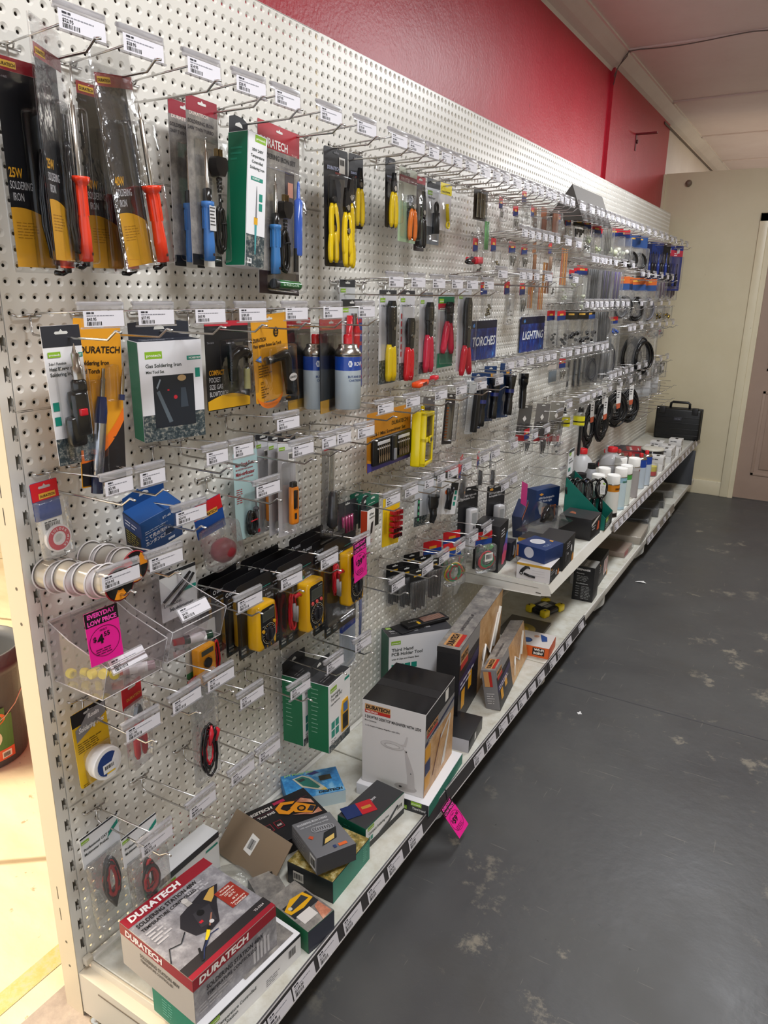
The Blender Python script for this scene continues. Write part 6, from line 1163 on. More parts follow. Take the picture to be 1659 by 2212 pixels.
def dk_front(L, h):
    def f(m, y):
        m.rect(0, 0, L*.42, h, y+.0003, '1d1a20'); m.rect(L*.42, 0, L, h, y+.0003, 'print_desk'); m.rect(0, h*.80, L*.42, h, y+.0001, '8c8a8a'); m.poly([(0, h*.42), (L*.42, h*.56), (L*.42, h*.70), (0, h*.60)], y-.0002, '2a2450')
        m.rect(L*.02, h*.78, L*.17, h*.93, y-.0003, 'c8945c'); m.rect(L*.02, h*.72, L*.17, h*.80, y-.0004, 'b82820'); m.text('DURATECH', L*.025, h*.83, h*.07, y-.0007, '1c1414', 2, L*.14); m.lines(L*.03, h*.52, L*.3, 2, h*.06, y-.0006, 'c8c4d8', .5)
        m.rect(L*.06, h*.18, L*.13, h*.42, y-.0004, 'e0a018'); m.rect(L*.20, h*.30, L*.27, h*.52, y-.0004, 'e0a018')
        m.tube([(L*.50, y-.001, h*.15), (L*.58, y-.001, h*.55), (L*.70, y-.001, h*.30), (L*.88, y-.001, h*.75)], h*.018, 'ece8e2', 5); m.disc(L*.56, h*.45, h*.10, y-.0012, 'e8e4e0', 18); m.tube([(L*.78, y-.001, h*.35), (L*.93, y-.001, h*.80)], h*.03, 'f2f0ea', 5)
    return f
def dk_top(w_, d):
    def f(m, y): m.rect(0, 0, w_, d, y+.0003, 'print_grey'); m.rect(w_*.03, d*.25, w_*.20, d*.80, y, 'c8945c'); m.rect(w_*.03, d*.12, w_*.20, d*.32, y-.0002, 'b82820'); m.text('DURATECH', w_*.035, d*.42, d*.28, y-.0006, '1c1414', 2, w_*.155); m.text('CLAMP MOUNT LED MAGNIFYING LAMP', w_*.24, d*.42, d*.16, y-.0004, '4a4648', 1, w_*.26)
    return f
sbox('magnifying_lamp_box', 'long tall grey topped carton of a clamp lamp standing behind the magnifier carton', (.228, 1.485), SZ, .565, .078, .288, 98, '121014', {'front': dk_front(.565, .288), 'top': dk_top(.565, .078), 'left': lambda m, y: m.rect(0, .27, .078, .288, y, '1c1a1c')})
sbox('magnifying_lamp_box', 'shorter grey carton leaning towards the aisle beside the long clamp lamp carton', (.335, 1.600), SZ, .44, .052, .150, 98, '7c7a7c', {'front': dk_front(.44, .150), 'top': dk_top(.44, .052), 'left': lambda m, y: (m.rect(.008, .088, .028, .145, y, 'c8945c'), m.rect(.026, .088, .036, .145, y-.0001, 'b82820'), m.lines(.01, .06, .03, 5, .009, y, 'c8c4c4', .3))}, tilt=(-.18, 0))
def th_front(m, y):
    m.rect(0, 0, .235, .215, y+.0003, 'e6e6ea'); m.rect(0, 0, .235, .03, y, 'print_city'); prot(m, .008, .185, .034, y-.0003)
    for k, (s_, hh, wd) in enumerate((('Third Hand', .012, .078), ('PCB Holder Tool', .012, .112), ('with 4 Clips and Heavy Base', .0065, .10))): m.text(s_, .010, .160-.016*k, hh, y-.0003, '26302c', 1, wd)
    [m.rect(.010+.024*q, .092, .030+.024*q, .112, y-.0004, '188a78') for q in range(4)]; m.rect(.19, .165, .23, .172, y-.0003, '188a78')
sbox('tool_holder_box', 'white and dark carton of a clip holder tool standing against the pegboard, dark green side', (.108, 1.290), SZ, .235, .075, .283, 50, 'e6e6ea', {'front': lambda m, y: (setattr(m, 'T', m.T @ Matrix.Translation((0, 0, .068))), th_front(m, y), m.rect(0, -.068, .235, 0, y, 'print_city')), 'top': lambda m, y: (m.rect(0, 0, .235, .075, y+.0002, '3c3c40'), prot(m, .010, .055, .036, y), m.text('Third Hand PCB Holder Tool', .014, .035, .011, y, 'e4e4e8', 1, .15), m.text('with 4 Clips and Heavy Base', .014, .022, .006, y, 'c4c4c8', 1, .10)), 'left': lambda m, y: m.rect(0, 0, .075, .283, y, '0f5a44')}, tilt=(0, 0))
sbox('drill_bit_pack', 'flat black pack of copper coloured bits lying on the white clip holder carton', (.112, 1.335), SZ+.290, .17, .052, .010, 62, '1a1a1c', {'top': lambda m, y: (m.rect(.068, .006, .16, .046, y, '3a2c28'), [m.rect(.070, .010+.006*q, .158, .013+.006*q, y-.0004, 'a88070') for q in range(6)], m.rect(.045, .004, .055, .024, y, 'e0b020'), m.text('Drill Bits', .02, .028, .008, y, 'd8d8d8', 1, .035))})
sbox('drill_bit_pack', 'flat plain black card underneath the pack of copper coloured bits', (.095, 1.325), SZ+.284, .21, .065, .005, 70, '26262a')
def rg_top(m, y): m.rect(0, 0, .13, .175, y+.0003, 'd8d0cc'); m.rect(0, .13, .13, .175, y, 'print_grey'); m.ring(.045, .10, .018, .022, y-.0004, '203058', 20); m.disc(.045, .10, .018, y-.0003, '3a5a90', 18); m.poly([(.05, .04), (.08, .05), (.115, .06), (.10, .03), (.06, .02)], y-.0004, '2c4a88'); m.disc(.090, .070, .011, y-.0006, 'c89a80', 12)
sbox('led_strip_box', 'white and orange carton of a colour changing light strip', (.325, 1.895), SZ, .125, .155, .045, 96, 'd85a20', {'top': rg_top, 'front': lambda m, y: m.rect(0, 0, .125, .045, y, 'd85a20'), 'left': lambda m, y: (m.rect(.0, 0, .155, .045, y+.0002, 'e06424'), m.text('WI-FI', .095, .028, .010, y-.0006, 'f4f0ec', 2, .040), m.rect(.090, .009, .138, .040, y-.0003, '1c1416'), m.text('RGBW', .095, .013, .010, y-.0006, 'f4f0ec', 2, .038))})
t = thing('disc_box', 'grey tray with a yellow disc lying behind the orange light strip carton', 'box', (.23, 2.05, SZ), 1.6); m = M(); m.box(-.10, -.09, 0, .10, .09, .012, '5a5650', .002); m.lathe([(.001, .013), (.055, .013), (.055, .0125)], 'a89850', 24, (-.02, 0, 0)); m.lathe([(.001, .0145), (.025, .0145), (.025, .013)], 'd8b838', 20, (-.02, 0, 0)); part('tray', m, t)
t = thing('work_light', 'yellow and black rectangular work light lying face up on the base shelf', 'work light', (.245, 2.28, SZ), 1.25)
m = M(); m.box(-.066, -.050, .004, .066, .050, .030, '16161ag', .010); part('lamp_body', m, t)
for sx in (-1, 1):
    for sy in (-1, 1):
        m = M(); m.box(sx*.055-.020, sy*.040-.016, .003, sx*.055+.020, sy*.040+.016, .036, 'e0c81cg', .008); m.lathe([(.004, 0), (.004, .002)], '1a1a1a', 8, (sx*.060, sy*.044, .0355)); part('corner_guard', m, t)
m = M(); m.box(-.034, -.030, .030, .034, .030, .0325, '26262a', .001); m.box(-.026, .0, .0325, .026, .022, .0335, 'd8d8d0g'); m.box(-.022, -.024, .0325, .022, -.006, .0335, 'a8a8a4g'); part('lamp_glass', m, t)
sbox('tall_black_box', 'tall black carton reading RESPONSE standing on the base shelf edge', (.350, 2.545), SZ, .105, .096, .172, 93, '8f8c88', {'left': lambda m, y: (m.rect(0, 0, .096, .172, y+.0002, '141416'), m.text('RESPONSE', .014, .152, .009, y-.0004, 'ecebea', 2, .062), m.text('Features:', .014, .134, .0065, y-.0004, 'c8c8c8', 1, .036), m.lines(.016, .122, .062, 4, .0075, y-.0004, 'b4b4b4', .3), m.text('Specifications:', .014, .084, .0065, y-.0004, 'c8c8c8', 1, .056), m.lines(.014, .070, .018, 5, .012, y-.0004, 'a0a0a0', .2), m.lines(.040, .072, .044, 9, .0075, y-.0004, 'a0a0a0', .3)), 'top': lambda m, y: (m.rect(0, 0, .105, .096, y+.0002, '8a8884'), m.text('RESPONSE', .010, .04, .014, y-.0004, 'e0dedc', 2, .08)), 'front': lambda m, y: m.rect(0, 0, .105, .172, y, '141416')})
sbox('trailer_light_box', 'black carton with two red and white light bars behind the tall black carton', (.300, 2.80), SZ, .235, .135, .132, 93, '151416', {'front': lambda m, y: ([(m.slab([(.118+.050*q, .028), (.160+.050*q, .028), (.162+.050*q, .036), (.162+.050*q, .100), (.158+.050*q, .108), (.122+.050*q, .108), (.118+.050*q, .100)], y-.001, y, 'e8dcd8'), m.rect(.132+.050*q, .036, .146+.050*q, .104, y-.0014, 'b8202c')) for q in (0, 1)], m.poly([(.2, .004), (.228, .004), (.228, .026), (.214, .036), (.2, .026)], y-.0016, 'e0a040'), m.lines(.02, .095, .05, 3, .012, y, 'c0c0c0', .35), m.poly([(.018, .112), (.03, .116), (.04, .110), (.03, .104)], y, 'e0a040')), 'left': lambda m, y: (m.rect(0, 0, .135, .132, y, 'c8c4c0'), m.rect(0, .115, .135, .132, y-.0002, 'c89830'))})
# ------------------------------------------------------------ raised shelf
RZ = .4685
def col_front(m, y): m.rect(0, 0, .118, .19, y+.0002, '17171a'); m.lines(.020, .165, .06, 3, .012, y-.0004, 'c8c8cc', .45); m.poly([(.045, .02), (.070, .015), (.100, .030), (.112, .06), (.085, .075), (.050, .065)], y-.0004, 'e0506c'); m.poly([(.050, .060), (.085, .072), (.112, .058), (.116, .085), (.090, .105), (.062, .095)], y-.0006, 'b04890'); m.poly([(.062, .090), (.090, .102), (.116, .082), (.114, .118), (.092, .128)], y-.0008, '5c58b8'); m.poly([(.080, .118), (.114, .115), (.108, .148), (.094, .140)], y-.0010, '3c80c8')
sbox('light_strip_box', 'black carton with a rainbow flame print at the near end of the raised shelf', (.128, 1.862), RZ, .118, .105, .192, 96, '18181b', {'front': col_front, 'top': lambda m, y: m.lines(.02, .06, .07, 2, .014, y, '8a8a90', .4), 'left': lambda m, y: m.poly([(.04, .10), (.055, .09), (.075, .095), (.085, .11), (.07, .125), (.05, .122)], y, '3cae48')})
def hd_left(m, y):
    m.rect(0, 0, .130, .066, y+.0003, 'dcd8d8'); m.rect(0, .056, .130, .066, y, 'c89a30'); m.tube([(.018, y-.001, .030), (.026, y-.001, .040), (.036, y-.001, .050), (.048, y-.001, .052), (.052, y-.001, .046)], [.006, .007, .006, .004, .002], '202024', 6); m.disc(.020, .026, .008, y-.003, '2c2c30', 14); m.disc(.020, .026, .004, y-.004, 'c8c8cc', 12); m.tube([(.030, y-.001, .024), (.052, y-.001, .018), (.075, y-.001, .016)], [.005, .005, .004], '202024', 6); [m.rect(.062, .042-.010*q, .112, .0425-.010*q, y-.0004, '9a9698') for q in range(3)]
def hd_front(m, y): m.rect(0, 0, .125, .066, y+.0003, '18181a'); m.poly([(.008, .054), (.016, .058), (.024, .053), (.016, .048)], y, 'e0a040'); m.text('LED Head Torch', .008, .040, .006, y, 'c8c8cc', 1, .045); m.text('with Adjustable Beam', .008, .031, .006, y, 'c8c8cc', 1, .050); m.ring(.082, .022, .005, .010, y-.0002, 'dcdce0', 16); m.poly([(.100, .006), (.122, .006), (.122, .022), (.111, .030), (.100, .022)], y-.0002, 'd88038'); m.lines(.008, .020, .025, 3, .006, y, 'a0a0a4', .3)
sbox('head_torch_box', 'white and black carton picturing a head torch at the front corner of the raised shelf', (.330, 1.868), RZ, .125, .132, .066, 92, 'dcd8d8', {'left': hd_left, 'front': hd_front})
sbox('bulb_box', 'dark blue carton with two white round lamps lying on the head torch carton', (.318, 1.905), RZ+.0675, .128, .132, .056, 76, '1c3468', {'top': lambda m, y: (m.disc(.068, .080, .030, y, 'dcdce0', 28), m.disc(.068, .080, .024, y-.0004, 'c8c8ce', 24), m.poly([(.105, .035), (.122, .040), (.118, .055), (.108, .052)], y, 'e0a040'), m.lines(.03, .03, .05, 2, .008, y, 'a8b4cc', .3)), 'left': lambda m, y: (m.disc(.060, .030, .022, y, 'c8c8d0', 24), m.rect(.004, .004, .012, .050, y, 'c8783c'))})
sbox('torch_box', 'long black carton of a rechargeable torch beside the blue lamp carton', (.340, 2.045), RZ, .170, .110, .118, 92, '161618', {'front': lambda m, y: (m.lines(.045, .100, .055, 3, .010, y, 'b8b8bc', .4), m.disc(.118, .065, .012, y, 'dcdce0', 16, .015), m.disc(.070, .055, .006, y, 'dcdce0', 12), m.ring(.095, .045, .016, .020, y-.0003, '3a3a3e', 16, ), m.rect(.03, .03, .055, .072, y, '3a3a3e'), m.poly([(.135, .002), (.165, .002), (.165, .028), (.150, .040), (.135, .028)], y, 'e09a40')), 'top': lambda m, y: m.rect(0, 0, .17, .11, y+.0002, '2e2c2e')})
sbox('torch_box', 'white ended black carton lying behind the blue lamp carton', (.245, 2.04), RZ, .10, .09, .10, 85, '242426', {'left': lambda m, y: (m.rect(0, 0, .09, .10, y, 'd0ccc8'), m.rect(0, .085, .09, .10, y-.0003, 'c89a30'))})
sbox('night_light_box', 'small dark carton with a lamp print just behind the rainbow printed carton', (.15, 1.99), RZ, .06, .06, .08, 90, '1a1c28', {'front': lambda m, y: (m.poly([(.02, .02), (.04, .02), (.045, .05), (.03, .065)], y, 'c8c8d0'), m.poly([(.035, .005), (.055, .005), (.055, .03), (.045, .04)], y-.0004, 'e09a40'))})
sbox('work_light_box', 'dark blue carton standing tilted against the pegboard below the magenta tag', (.085, 2.335), RZ, .115, .045, .165, 96, '18264c', {'front': lambda m, y: (m.rect(0, .145, .115, .157, y, 'c8683c'), m.tube([(.02, y-.0005, .11), (.05, y-.0005, .10), (.08, y-.0005, .04)], .001, 'a8b0c8', 4))}, tilt=(.05, -.5))
sbox('work_light_box', 'dark blue carton picturing an orange framed rechargeable work light', (.105, 2.560), RZ, .160, .060, .175, 66, '1a3464', {'front': lambda m, y: (m.text('10W Rechargeable', .018, .128, .0105, y, 'd8dce8', 1, .105), m.text('LED Work Light', .018, .112, .0105, y, 'd8dce8', 1, .090), m.poly([(.020, .152), (.034, .158), (.050, .150), (.034, .144)], y, 'e0a040'), m.rect(.040, .018, .140, .088, y, 'd8783c'), m.rect(.054, .026, .126, .080, y-.0004, '1a2c50'), m.rect(.062, .036, .118, .072, y-.0006, '202024'), m.disc(.090, .056, .014, y-.0009, 'c8c8d0', 16))})
t = thing('clear_blister_pack', 'bent clear plastic pack with a black lamp, lying over the cartons on the raised shelf', 'tool pack', (.235, 2.235, RZ+.116), 1.45)
m = M(); m.add([(-.16, -.065, -.02), (-.16, .065, -.02), (-.06, -.065, 0), (-.06, .065, 0), (.0, -.055, .075), (.0, .055, .075), (.06, -.065, 0), (.06, .065, 0), (.13, -.065, -.012), (.13, .065, -.012)], [(0, 2, 3, 1), (2, 4, 5, 3), (4, 6, 7, 5), (6, 8, 9, 7)], 'smoke'); m.box(-.16, -.066, -.022, .13, .066, -.018, 'smoke', .001); part('blister', m, t)
m = M(); m.tube([(-.045, 0, .0), (-.028, 0, .03), (0, 0, .052), (.028, 0, .03), (.045, 0, 0)], [.012, .014, .016, .014, .012], '201e20g', 10); part('lamp', m, t)
m = M(); m.lathe([(.014, -.02), (.018, .0), (.016, .02)], '8a8880m', 16, (0, 0, .012), 'y'); part('reflector', m, t)
sbox('flood_light_box', 'black carton with an orange lamp print and torn white label', (.315, 2.475), RZ, .145, .150, .098, 88, '1c1a1c', {'front': lambda m, y: (m.poly([(.085, .03), (.098, .072), (.115, .068), (.118, .030)], y, 'd8603c'), m.lines(.015, .058, .05, 2, .012, y, 'd0d0d0', .4), m.poly([(.0, .078), (.07, .094), (.12, .0975), (.07, .080), (.0, .066)], y-.0006, 'dcd8d4')), 'top': lambda m, y: (m.rect(0, 0, .145, .15, y+.0002, '343234'), m.poly([(.05, .09), (.08, .10), (.09, .12), (.06, .125)], y, '9a5a40'))})
# magnifier counter display
t = thing('magnifier_display', 'teal cardboard counter display holding black hand magnifiers', 'display box', (.300, 2.66, RZ), math.radians(92))
m = M(); W, dd = .155, .20
m.box(-W/2, -dd/2, 0, W/2, dd/2, .003, '26302e')
for s_ in (-1, 1): 
    pts = [(s_*W/2, -dd/2, 0), (s_*W/2, dd/2, 0), (s_*W/2, dd/2, .235), (s_*W/2, -dd/2, .060)]; m.add(pts+[(p[0]-s_*.002, p[1], p[2]) for p in pts], [(0, 1, 2, 3), (4, 5, 6, 7), (0, 1, 5, 4), (1, 2, 6, 5), (2, 3, 7, 6), (3, 0, 4, 7)], '13786a')
m.box(-W/2, -dd/2, 0, W/2, -dd/2+.002, .058, '24302e'); m.box(-W/2, dd/2-.002, 0, W/2, dd/2, .236, '26302e'); m.T = faces(W, dd, .2)['front']; prot(m, .012, .036, .05, -.001); m.lines(.014, .028, .10, 3, .010, -.001, 'c8d0d0', .4); part('tray', m, t)
m = M(); m.box(-W/2, dd/2-.004, .236, W/2*.2, dd/2-.002, .36, 'e4e6ea'); m.T = frame((-W/2, dd/2-.0045, .236), (1, 0, 0), (0, 0, 1)); m.rect(0, .110, W*.6, .124, -.0004, '1c2c34'); prot(m, .008, .096, .036, -.0006); m.text('Handheld', .010, .074, .009, -.0006, '2a3434', 1, .05); m.text('Magnifying Glass', .010, .060, .009, -.0006, '2a3434', 1, .075); [m.rect(.010+.02*q, .020, .026+.02*q, .038, -.0006, '188a78') for q in (0, 1)]; part('header_board', m, t)
mags = [(-.045, .07), (-.010, .055), (-.040, .03), (.0, .015), (-.035, -.01), (.010, -.025), (.045, -.05)]
for k, (ux, uy) in enumerate(mags):
    p = Matrix.Translation((.300, 2.66, RZ)) @ Matrix.Rotation(math.radians(92), 4, 'Z') @ Vector((ux, uy, .006))
    t = thing('hand_magnifier', 'black hand magnifier in the teal display, %s from the back' % ORD[k], 'magnifier', p, math.radians(68)+.2*math.sin(k*2), 'black hand magnifiers in the display', -.06); t.scale = (1.2, 1.2, 1.12)
    m = M(); m.tube([(0, 0, 0), (0, 0, .06), (0, 0, .105)], [.008, .009, .006], '141416g', 10); part('handle', m, t)
    m = M(); m.tube([(.030*math.cos(a*PI/12), 0, .146+.042*math.sin(a*PI/12)) for a in range(24)], .0055, '141416g', 8, True); part('rim', m, t)
    m = M(); m.disc(0, .146, .027, -.001, 'bag', 24, .039); part('lens', m, t)
    if k == 6: m = M(); m.poly([(-.014, .125), (.012, .118), (.018, .165), (.0, .178), (-.016, .165)], -.007, 'e8e8e8'); m.poly([(0, .166), (.014, .160), (.014, .166), (0, .172)], -.0074, PROT); m.lines(-.010, .155, .022, 5, .006, -.0074, '909090', .3); part('tag', m, t)
# jugs
def jug(lab, x, y, rz, capc='c81c24'):
    t = thing('plastic_jug', lab, 'jug', (x, y, RZ), rz, 'white plastic jugs with red caps')
    m = M(); m.lathe([(.062, 0), (.068, .006), (.070, .12), (.066, .155), (.050, .190), (.032, .208), (.024, .216), (.024, .226)], 'jug', 28); part('bottle', m, t)
    m = M(); m.lathe([(.027, .222), (.027, .246), (.025, .248)], capc, 22); part('cap', m, t)
    m = M(); m.tube([(0, .045, .19), (0, .062, .215), (0, .052, .240), (0, .030, .236), (0, .022, .222)], .009, 'jug', 10); part('handle', m, t)
jug('white plastic jug with red cap nearest the magnifier display', .095, 3.22, .2); jug('white plastic jug with red cap behind the clear folded sheet', .225, 3.36, .8)
def can(name, lab, x, y, r, h, bands, cap, group, dome=True, txt=None):
    t = thing(name, lab, 'spray can', (x, y, RZ), random.uniform(-.4, .4)+H, group); m = M()
    for z0, z1, c in bands: m.lathe([(r, z0*h), (r, z1*h)], c, 24, (0, 0, 0), 'z', True, False)
    m.lathe([(r*.98, 0), (r*1.02, .003), (r, .004)], 'b0aca4m', 24)
    m.lathe([(r, h), (r*1.03, h+.002), (r*.80, h+.012), (r*.4, h+.014)], 'b8b4acm', 24)
    if txt:
        for (s_, zz, hh, c) in txt:
            vs, fs, W = textgeo(s_, 2); k = hh*.9; m.add([((r+.0005)*math.sin((a*k-W*k/2)/r), -(r+.0005)*math.cos((a*k-W*k/2)/r), zz*h+b*hh) for a, b in vs], fs, c)
    part('can', m, t); m = M()
    if cap[1] == 'full': m.lathe([(r*.97, h), (r*.97, h+.045), (r*.90, h+.048), (r*.85, h+.044)], cap[0], 24)
    else: m.lathe([(r*.33, h+.012), (r*.36, h+.030), (r*.26, h+.034)], cap[0], 16)
    part('cap', m, t); return t
ORG = [(0, .14, '1a1414'), (.14, .80, 'f0ece6'), (.80, 1.0, 'e08a18')]
GRN = [(0, .10, 'b8d8e8'), (.10, .85, 'cfe2ea'), (.85, 1.0, '9cc8dc')]
can('spray_can', 'white capped spray can with orange band, nearest to the aisle', .362, 2.845, .033, .165, ORG, ('f0eeea', 'full'), 'white capped spray cans', txt=[('SERVISOL', .86, .009, '2a1a10')])
can('spray_can', 'white capped spray can left of the orange banded one', .290, 2.835, .033, .160, [(0, 1, 'e4e2de')], ('f0eeea', 'full'), 'white capped spray cans')
can('spray_can', 'white capped spray can with green writing on pale blue', .362, 3.00, .032, .170, GRN, ('f0eeea', 'full'), 'white capped spray cans', txt=[('SERVISOL', .85, .009, '206a40')])
can('spray_can', 'white capped spray can right of the pale blue one, green top edge', .365, 3.10, .032, .165, [(0, .85, 'dce4dc'), (.85, 1, '4aa048')], ('f0eeea', 'full'), 'white capped spray cans')
can('spray_can', 'white capped spray can at the back of the near cluster', .285, 2.96, .033, .168, [(0, 1, 'e0dedc')], ('f0eeea', 'full'), 'white capped spray cans')
can('spray_can', 'short grey can with red mark standing by the magnifier handles', .325, 2.905, .020, .105, [(0, 1, 'd0ccc8')], ('e8e6e2', 'full'), 'white capped spray cans', txt=[('!', .5, .012, 'b02020')])
RED = [(0, .9, 'aaa4a4'), (.9, 1, 'c4c0c0')]
can('spray_can', 'silver spray can with red writing and white cap', .365, 3.28, .033, .170, RED, ('f0eeea', 'full'), 'silver spray cans', txt=[('SERVISOL', .88, .008, '8a2028')])
can('spray_can', 'second silver spray can, left of the red lettered one', .300, 3.25, .033, .172, RED, ('f0eeea', 'full'), 'silver spray cans')
BL = [(0, .74, 'bcc8d4'), (.74, 1, '1c44a0')]
for k, (x, y) in enumerate(((.355, 3.50), (.365, 3.60))): can('gas_canister', ('nearer', 'farther')[k]+' white and blue gas canister with red cap on the raised shelf', x, y, .033, .170, BL, ('c81c24', 's'), 'gas canisters on the raised shelf', txt=[('R', .84, .014, 'e8eef8')])
for k, (x, y) in enumerate(((.255, 3.45), (.275, 3.58), (.185, 3.50), (.20, 3.64), (.13, 3.60))): can('gas_canister', 'red capped silver canister, %s in the group by the tape boxes' % ORD[k], x, y, .030, .150, [(0, 1, '9c9896')], ('c81c24', 's'), 'red capped silver canisters')
for lab, x, y, r, h, c in (('dark blue and grey tin behind the magnifier display', .185, 2.90, .045, .16, '1c2850'), ('black topped bottle beside the blue tin', .205, 3.02, .035, .19, 'a8a8ac')):
    t = thing('bottle', lab, 'bottle', (x, y, RZ)); m = M(); m.lathe([(r, 0), (r, h*.55)], '38383c', 22, cap=True); m.lathe([(r, h*.55), (r, h*.85), (r*.6, h)], c, 22); part('bottle_body', m, t); m = M(); m.lathe([(r*.62, h), (r*.62, h+.025)], '18181a', 18); part('cap', m, t)
t = thing('clear_sheet', 'folded clear plastic sheet leaning over the jugs', 'plastic sheet', (.29, 3.17, RZ+.225), 1.3, None, -.5, .15); m = M(); m.add([(-.20, 0, -.04), (.20, 0, -.01), (.22, 0, .09), (-.20, 0, -.02), (.20, .03, .08)], [(0, 1, 2), (0, 2, 3), (3, 2, 4)], 'smoke'); m.box(-.2, -.001, -.042, .2, .001, -.036, 'smoke'); part('sheet', m, t)
# cable reels, tape rolls and boxes further on
t = thing('cable_reel', 'black drum wrapped in film in front of the white cartons', 'reel', (.29, 4.18, RZ)); m = M(); m.lathe([(.070, 0), (.070, .10), (.066, .104)], '1c1c20g', 28); part('drum', m, t); m = M(); m.lathe([(.072, .10), (.074, .108), (.060, .112), (.001, .112)], 'c8c4b8', 28); part('lid', m, t)
t = thing('jar', 'clear jar of mixed small parts beside the gas canisters', 'jar', (.355, 3.86, RZ)); m = M(); m.lathe([(.034, 0), (.036, .004), (.036, .07), (.032, .076)], 'bag', 22); part('glass', m, t); m = M(); m.lathe([(.030, .004), (.030, .03)], 'c82c30', 14); m.lathe([(.030, .03), (.030, .06)], 'd8c838', 14); part('contents', m, t)
for k in range(5): sbox('fluorescent_tape_box', 'dark carton with red lettering, %s in the flat pile near the far end' % ORD[k], (.12+.02*(k//3), 4.00+.255*(k % 3)+.04*(k//3)), RZ+.035*(k//3), .16, .24, .034, 94+3*k, '2c2a38', {'top': lambda m, y: (m.rect(.01, .05, .15, .16, y, 'a83038'), m.lines(.016, .125, .12, 1, .02, y-.0005, 'e0d8d4', .7), m.lines(.02, .08, .10, 2, .02, y-.0005, 'c8c0c0', .4)), 'left': lambda m, y: m.rect(.01, .004, .22, .03, y, 'a83038')}, group='dark cartons with red lettering')
def wb(m, y): m.lines(.012, .026, .05, 1, .010, y, '505054', .6)
wbs = [(.35, 4.04, 0), (.35, 4.04, 1), (.35, 4.32, 0), (.35, 4.32, 1), (.25, 4.36, 0), (.25, 4.36, 1), (.345, 4.44, 0), (.345, 4.44, 1), (.35, 4.60, 0), (.25, 4.55, 0), (.25, 4.55, 1), (.345, 4.72, 0), (.345, 4.72, 1), (.25, 4.72, 0)]
for k, (x, y, l) in enumerate(wbs): sbox('small_white_box', 'small white carton, %s of the far stacks counted from the near side%s' % (ORD[k//2 if k < 8 else k-4], ', upper layer' if l else ', on the shelf'), (x, y), RZ+.0465*l, .085, .085, .046, 90+2*(k % 3), 'd4d2d0', {'front': wb, 'left': wb, 'top': lambda m, y: m.rect(.022, .030, .062, .048, y, '2c2c30')}, group='small white cartons at the far end')
# equipment case
t = thing('equipment_case', 'black ribbed hard equipment case with top handle at the far end of the raised shelf', 'case', (.262, 5.26, RZ), .02); m = M(); W, h = .33, .235
m.box(-W/2, -.055, .0, W/2, .065, h, '111112', .016); 
for q in range(4): m.box(-W/2+.01, -.060, .035+.045*q, W/2-.01, -.052, .040+.045*q, '1a1a1c', .002)
part('case_shell', m, t)
m = M(); m.box(-W/2-.004, -.006, .004, W/2+.004, .006, h+.004, '1c1c1e', .004); part('seam_rim', m, t)
m = M(); m.tube([(-.070, 0, h-.005), (-.068, 0, h+.034), (-.055, 0, h+.044), (.055, 0, h+.044), (.068, 0, h+.034), (.070, 0, h-.005)], .0095, '151516', 10); part('handle', m, t)
for s_ in (-1, 1): m = M(); m.box(s_*.118-.022, -.062, h-.040, s_*.118+.022, -.02, h+.012, '19191b', .005); part('latch', m, t)
m = M(); m.box(-.028, -.0605, .145, .028, -.055, .172, '2c2c34', .001); m.lines(-.02, .156, .04, 1, .006, -.0610, '8a8a98', .5); part('badge', m, t)
# base shelf, far bays: flat packs and a dark board
for k, (x, y, w_, d, h, c, lab) in enumerate(((.30, 3.30, .20, .16, .03, 'a08878', 'brownish flat pack with red edge'), (.30, 3.62, .30, .20, .045, 'b4a898', 'wide pale pack wrapped in film'), (.27, 3.95, .22, .18, .05, '2a2a2c', 'black flat pack in clear film'), (.28, 4.20, .20, .17, .055, '4c4c4e', 'grey flat pack in clear film'), (.26, 4.45, .22, .18, .05, '1c1c1e', 'black flat pack in clear film beyond the grey one'), (.27, 4.75, .20, .16, .05, '8a8884', 'pale crumpled pack near the dark board'))):
    t = sbox('flat_pack', lab+' on the base shelf', (x, y), SZ, w_, d, h, 90+3*k, c, cat='packet', deco={'front': (lambda m, y: m.rect(.02, 0, .10, .03, y, 'b03038'))} if k == 0 else None)
    m = M(); m.box(-w_/2-.008, -d/2-.008, .0, w_/2+.008, d/2+.008, h+.006, 'bag', .006); part('film', m, t)
t = thing('dark_board', 'dark grey board standing upright at the far end below the raised shelf', 'board', (.33, 5.15, SZ), .05); m = M(); m.box(-.10, -.006, 0, .10, .006, .27, '3c3e44', .002); part('board', m, t)
# top sign holder
t = thing('shelf_header', 'blank dark grey folded sign standing out from the top row in the fourth bay', 'sign', (.10, 2.86, 1.895), H); m = M(); m.add([(-.28, -.02, .085), (.20, -.02, .085), (.30, -.055, -.055), (-.20, -.055, -.055), (-.28, .06, -.02), (-.26, .09, -.055)], [(0, 1, 2, 3), (0, 3, 5, 4)], '6a6866'); m.add([(-.28, -.018, .085), (.20, -.018, .085), (.30, -.053, -.055), (-.20, -.053, -.055)], [(0, 1, 2, 3)], '545250'); part('header_sheet', m, t)

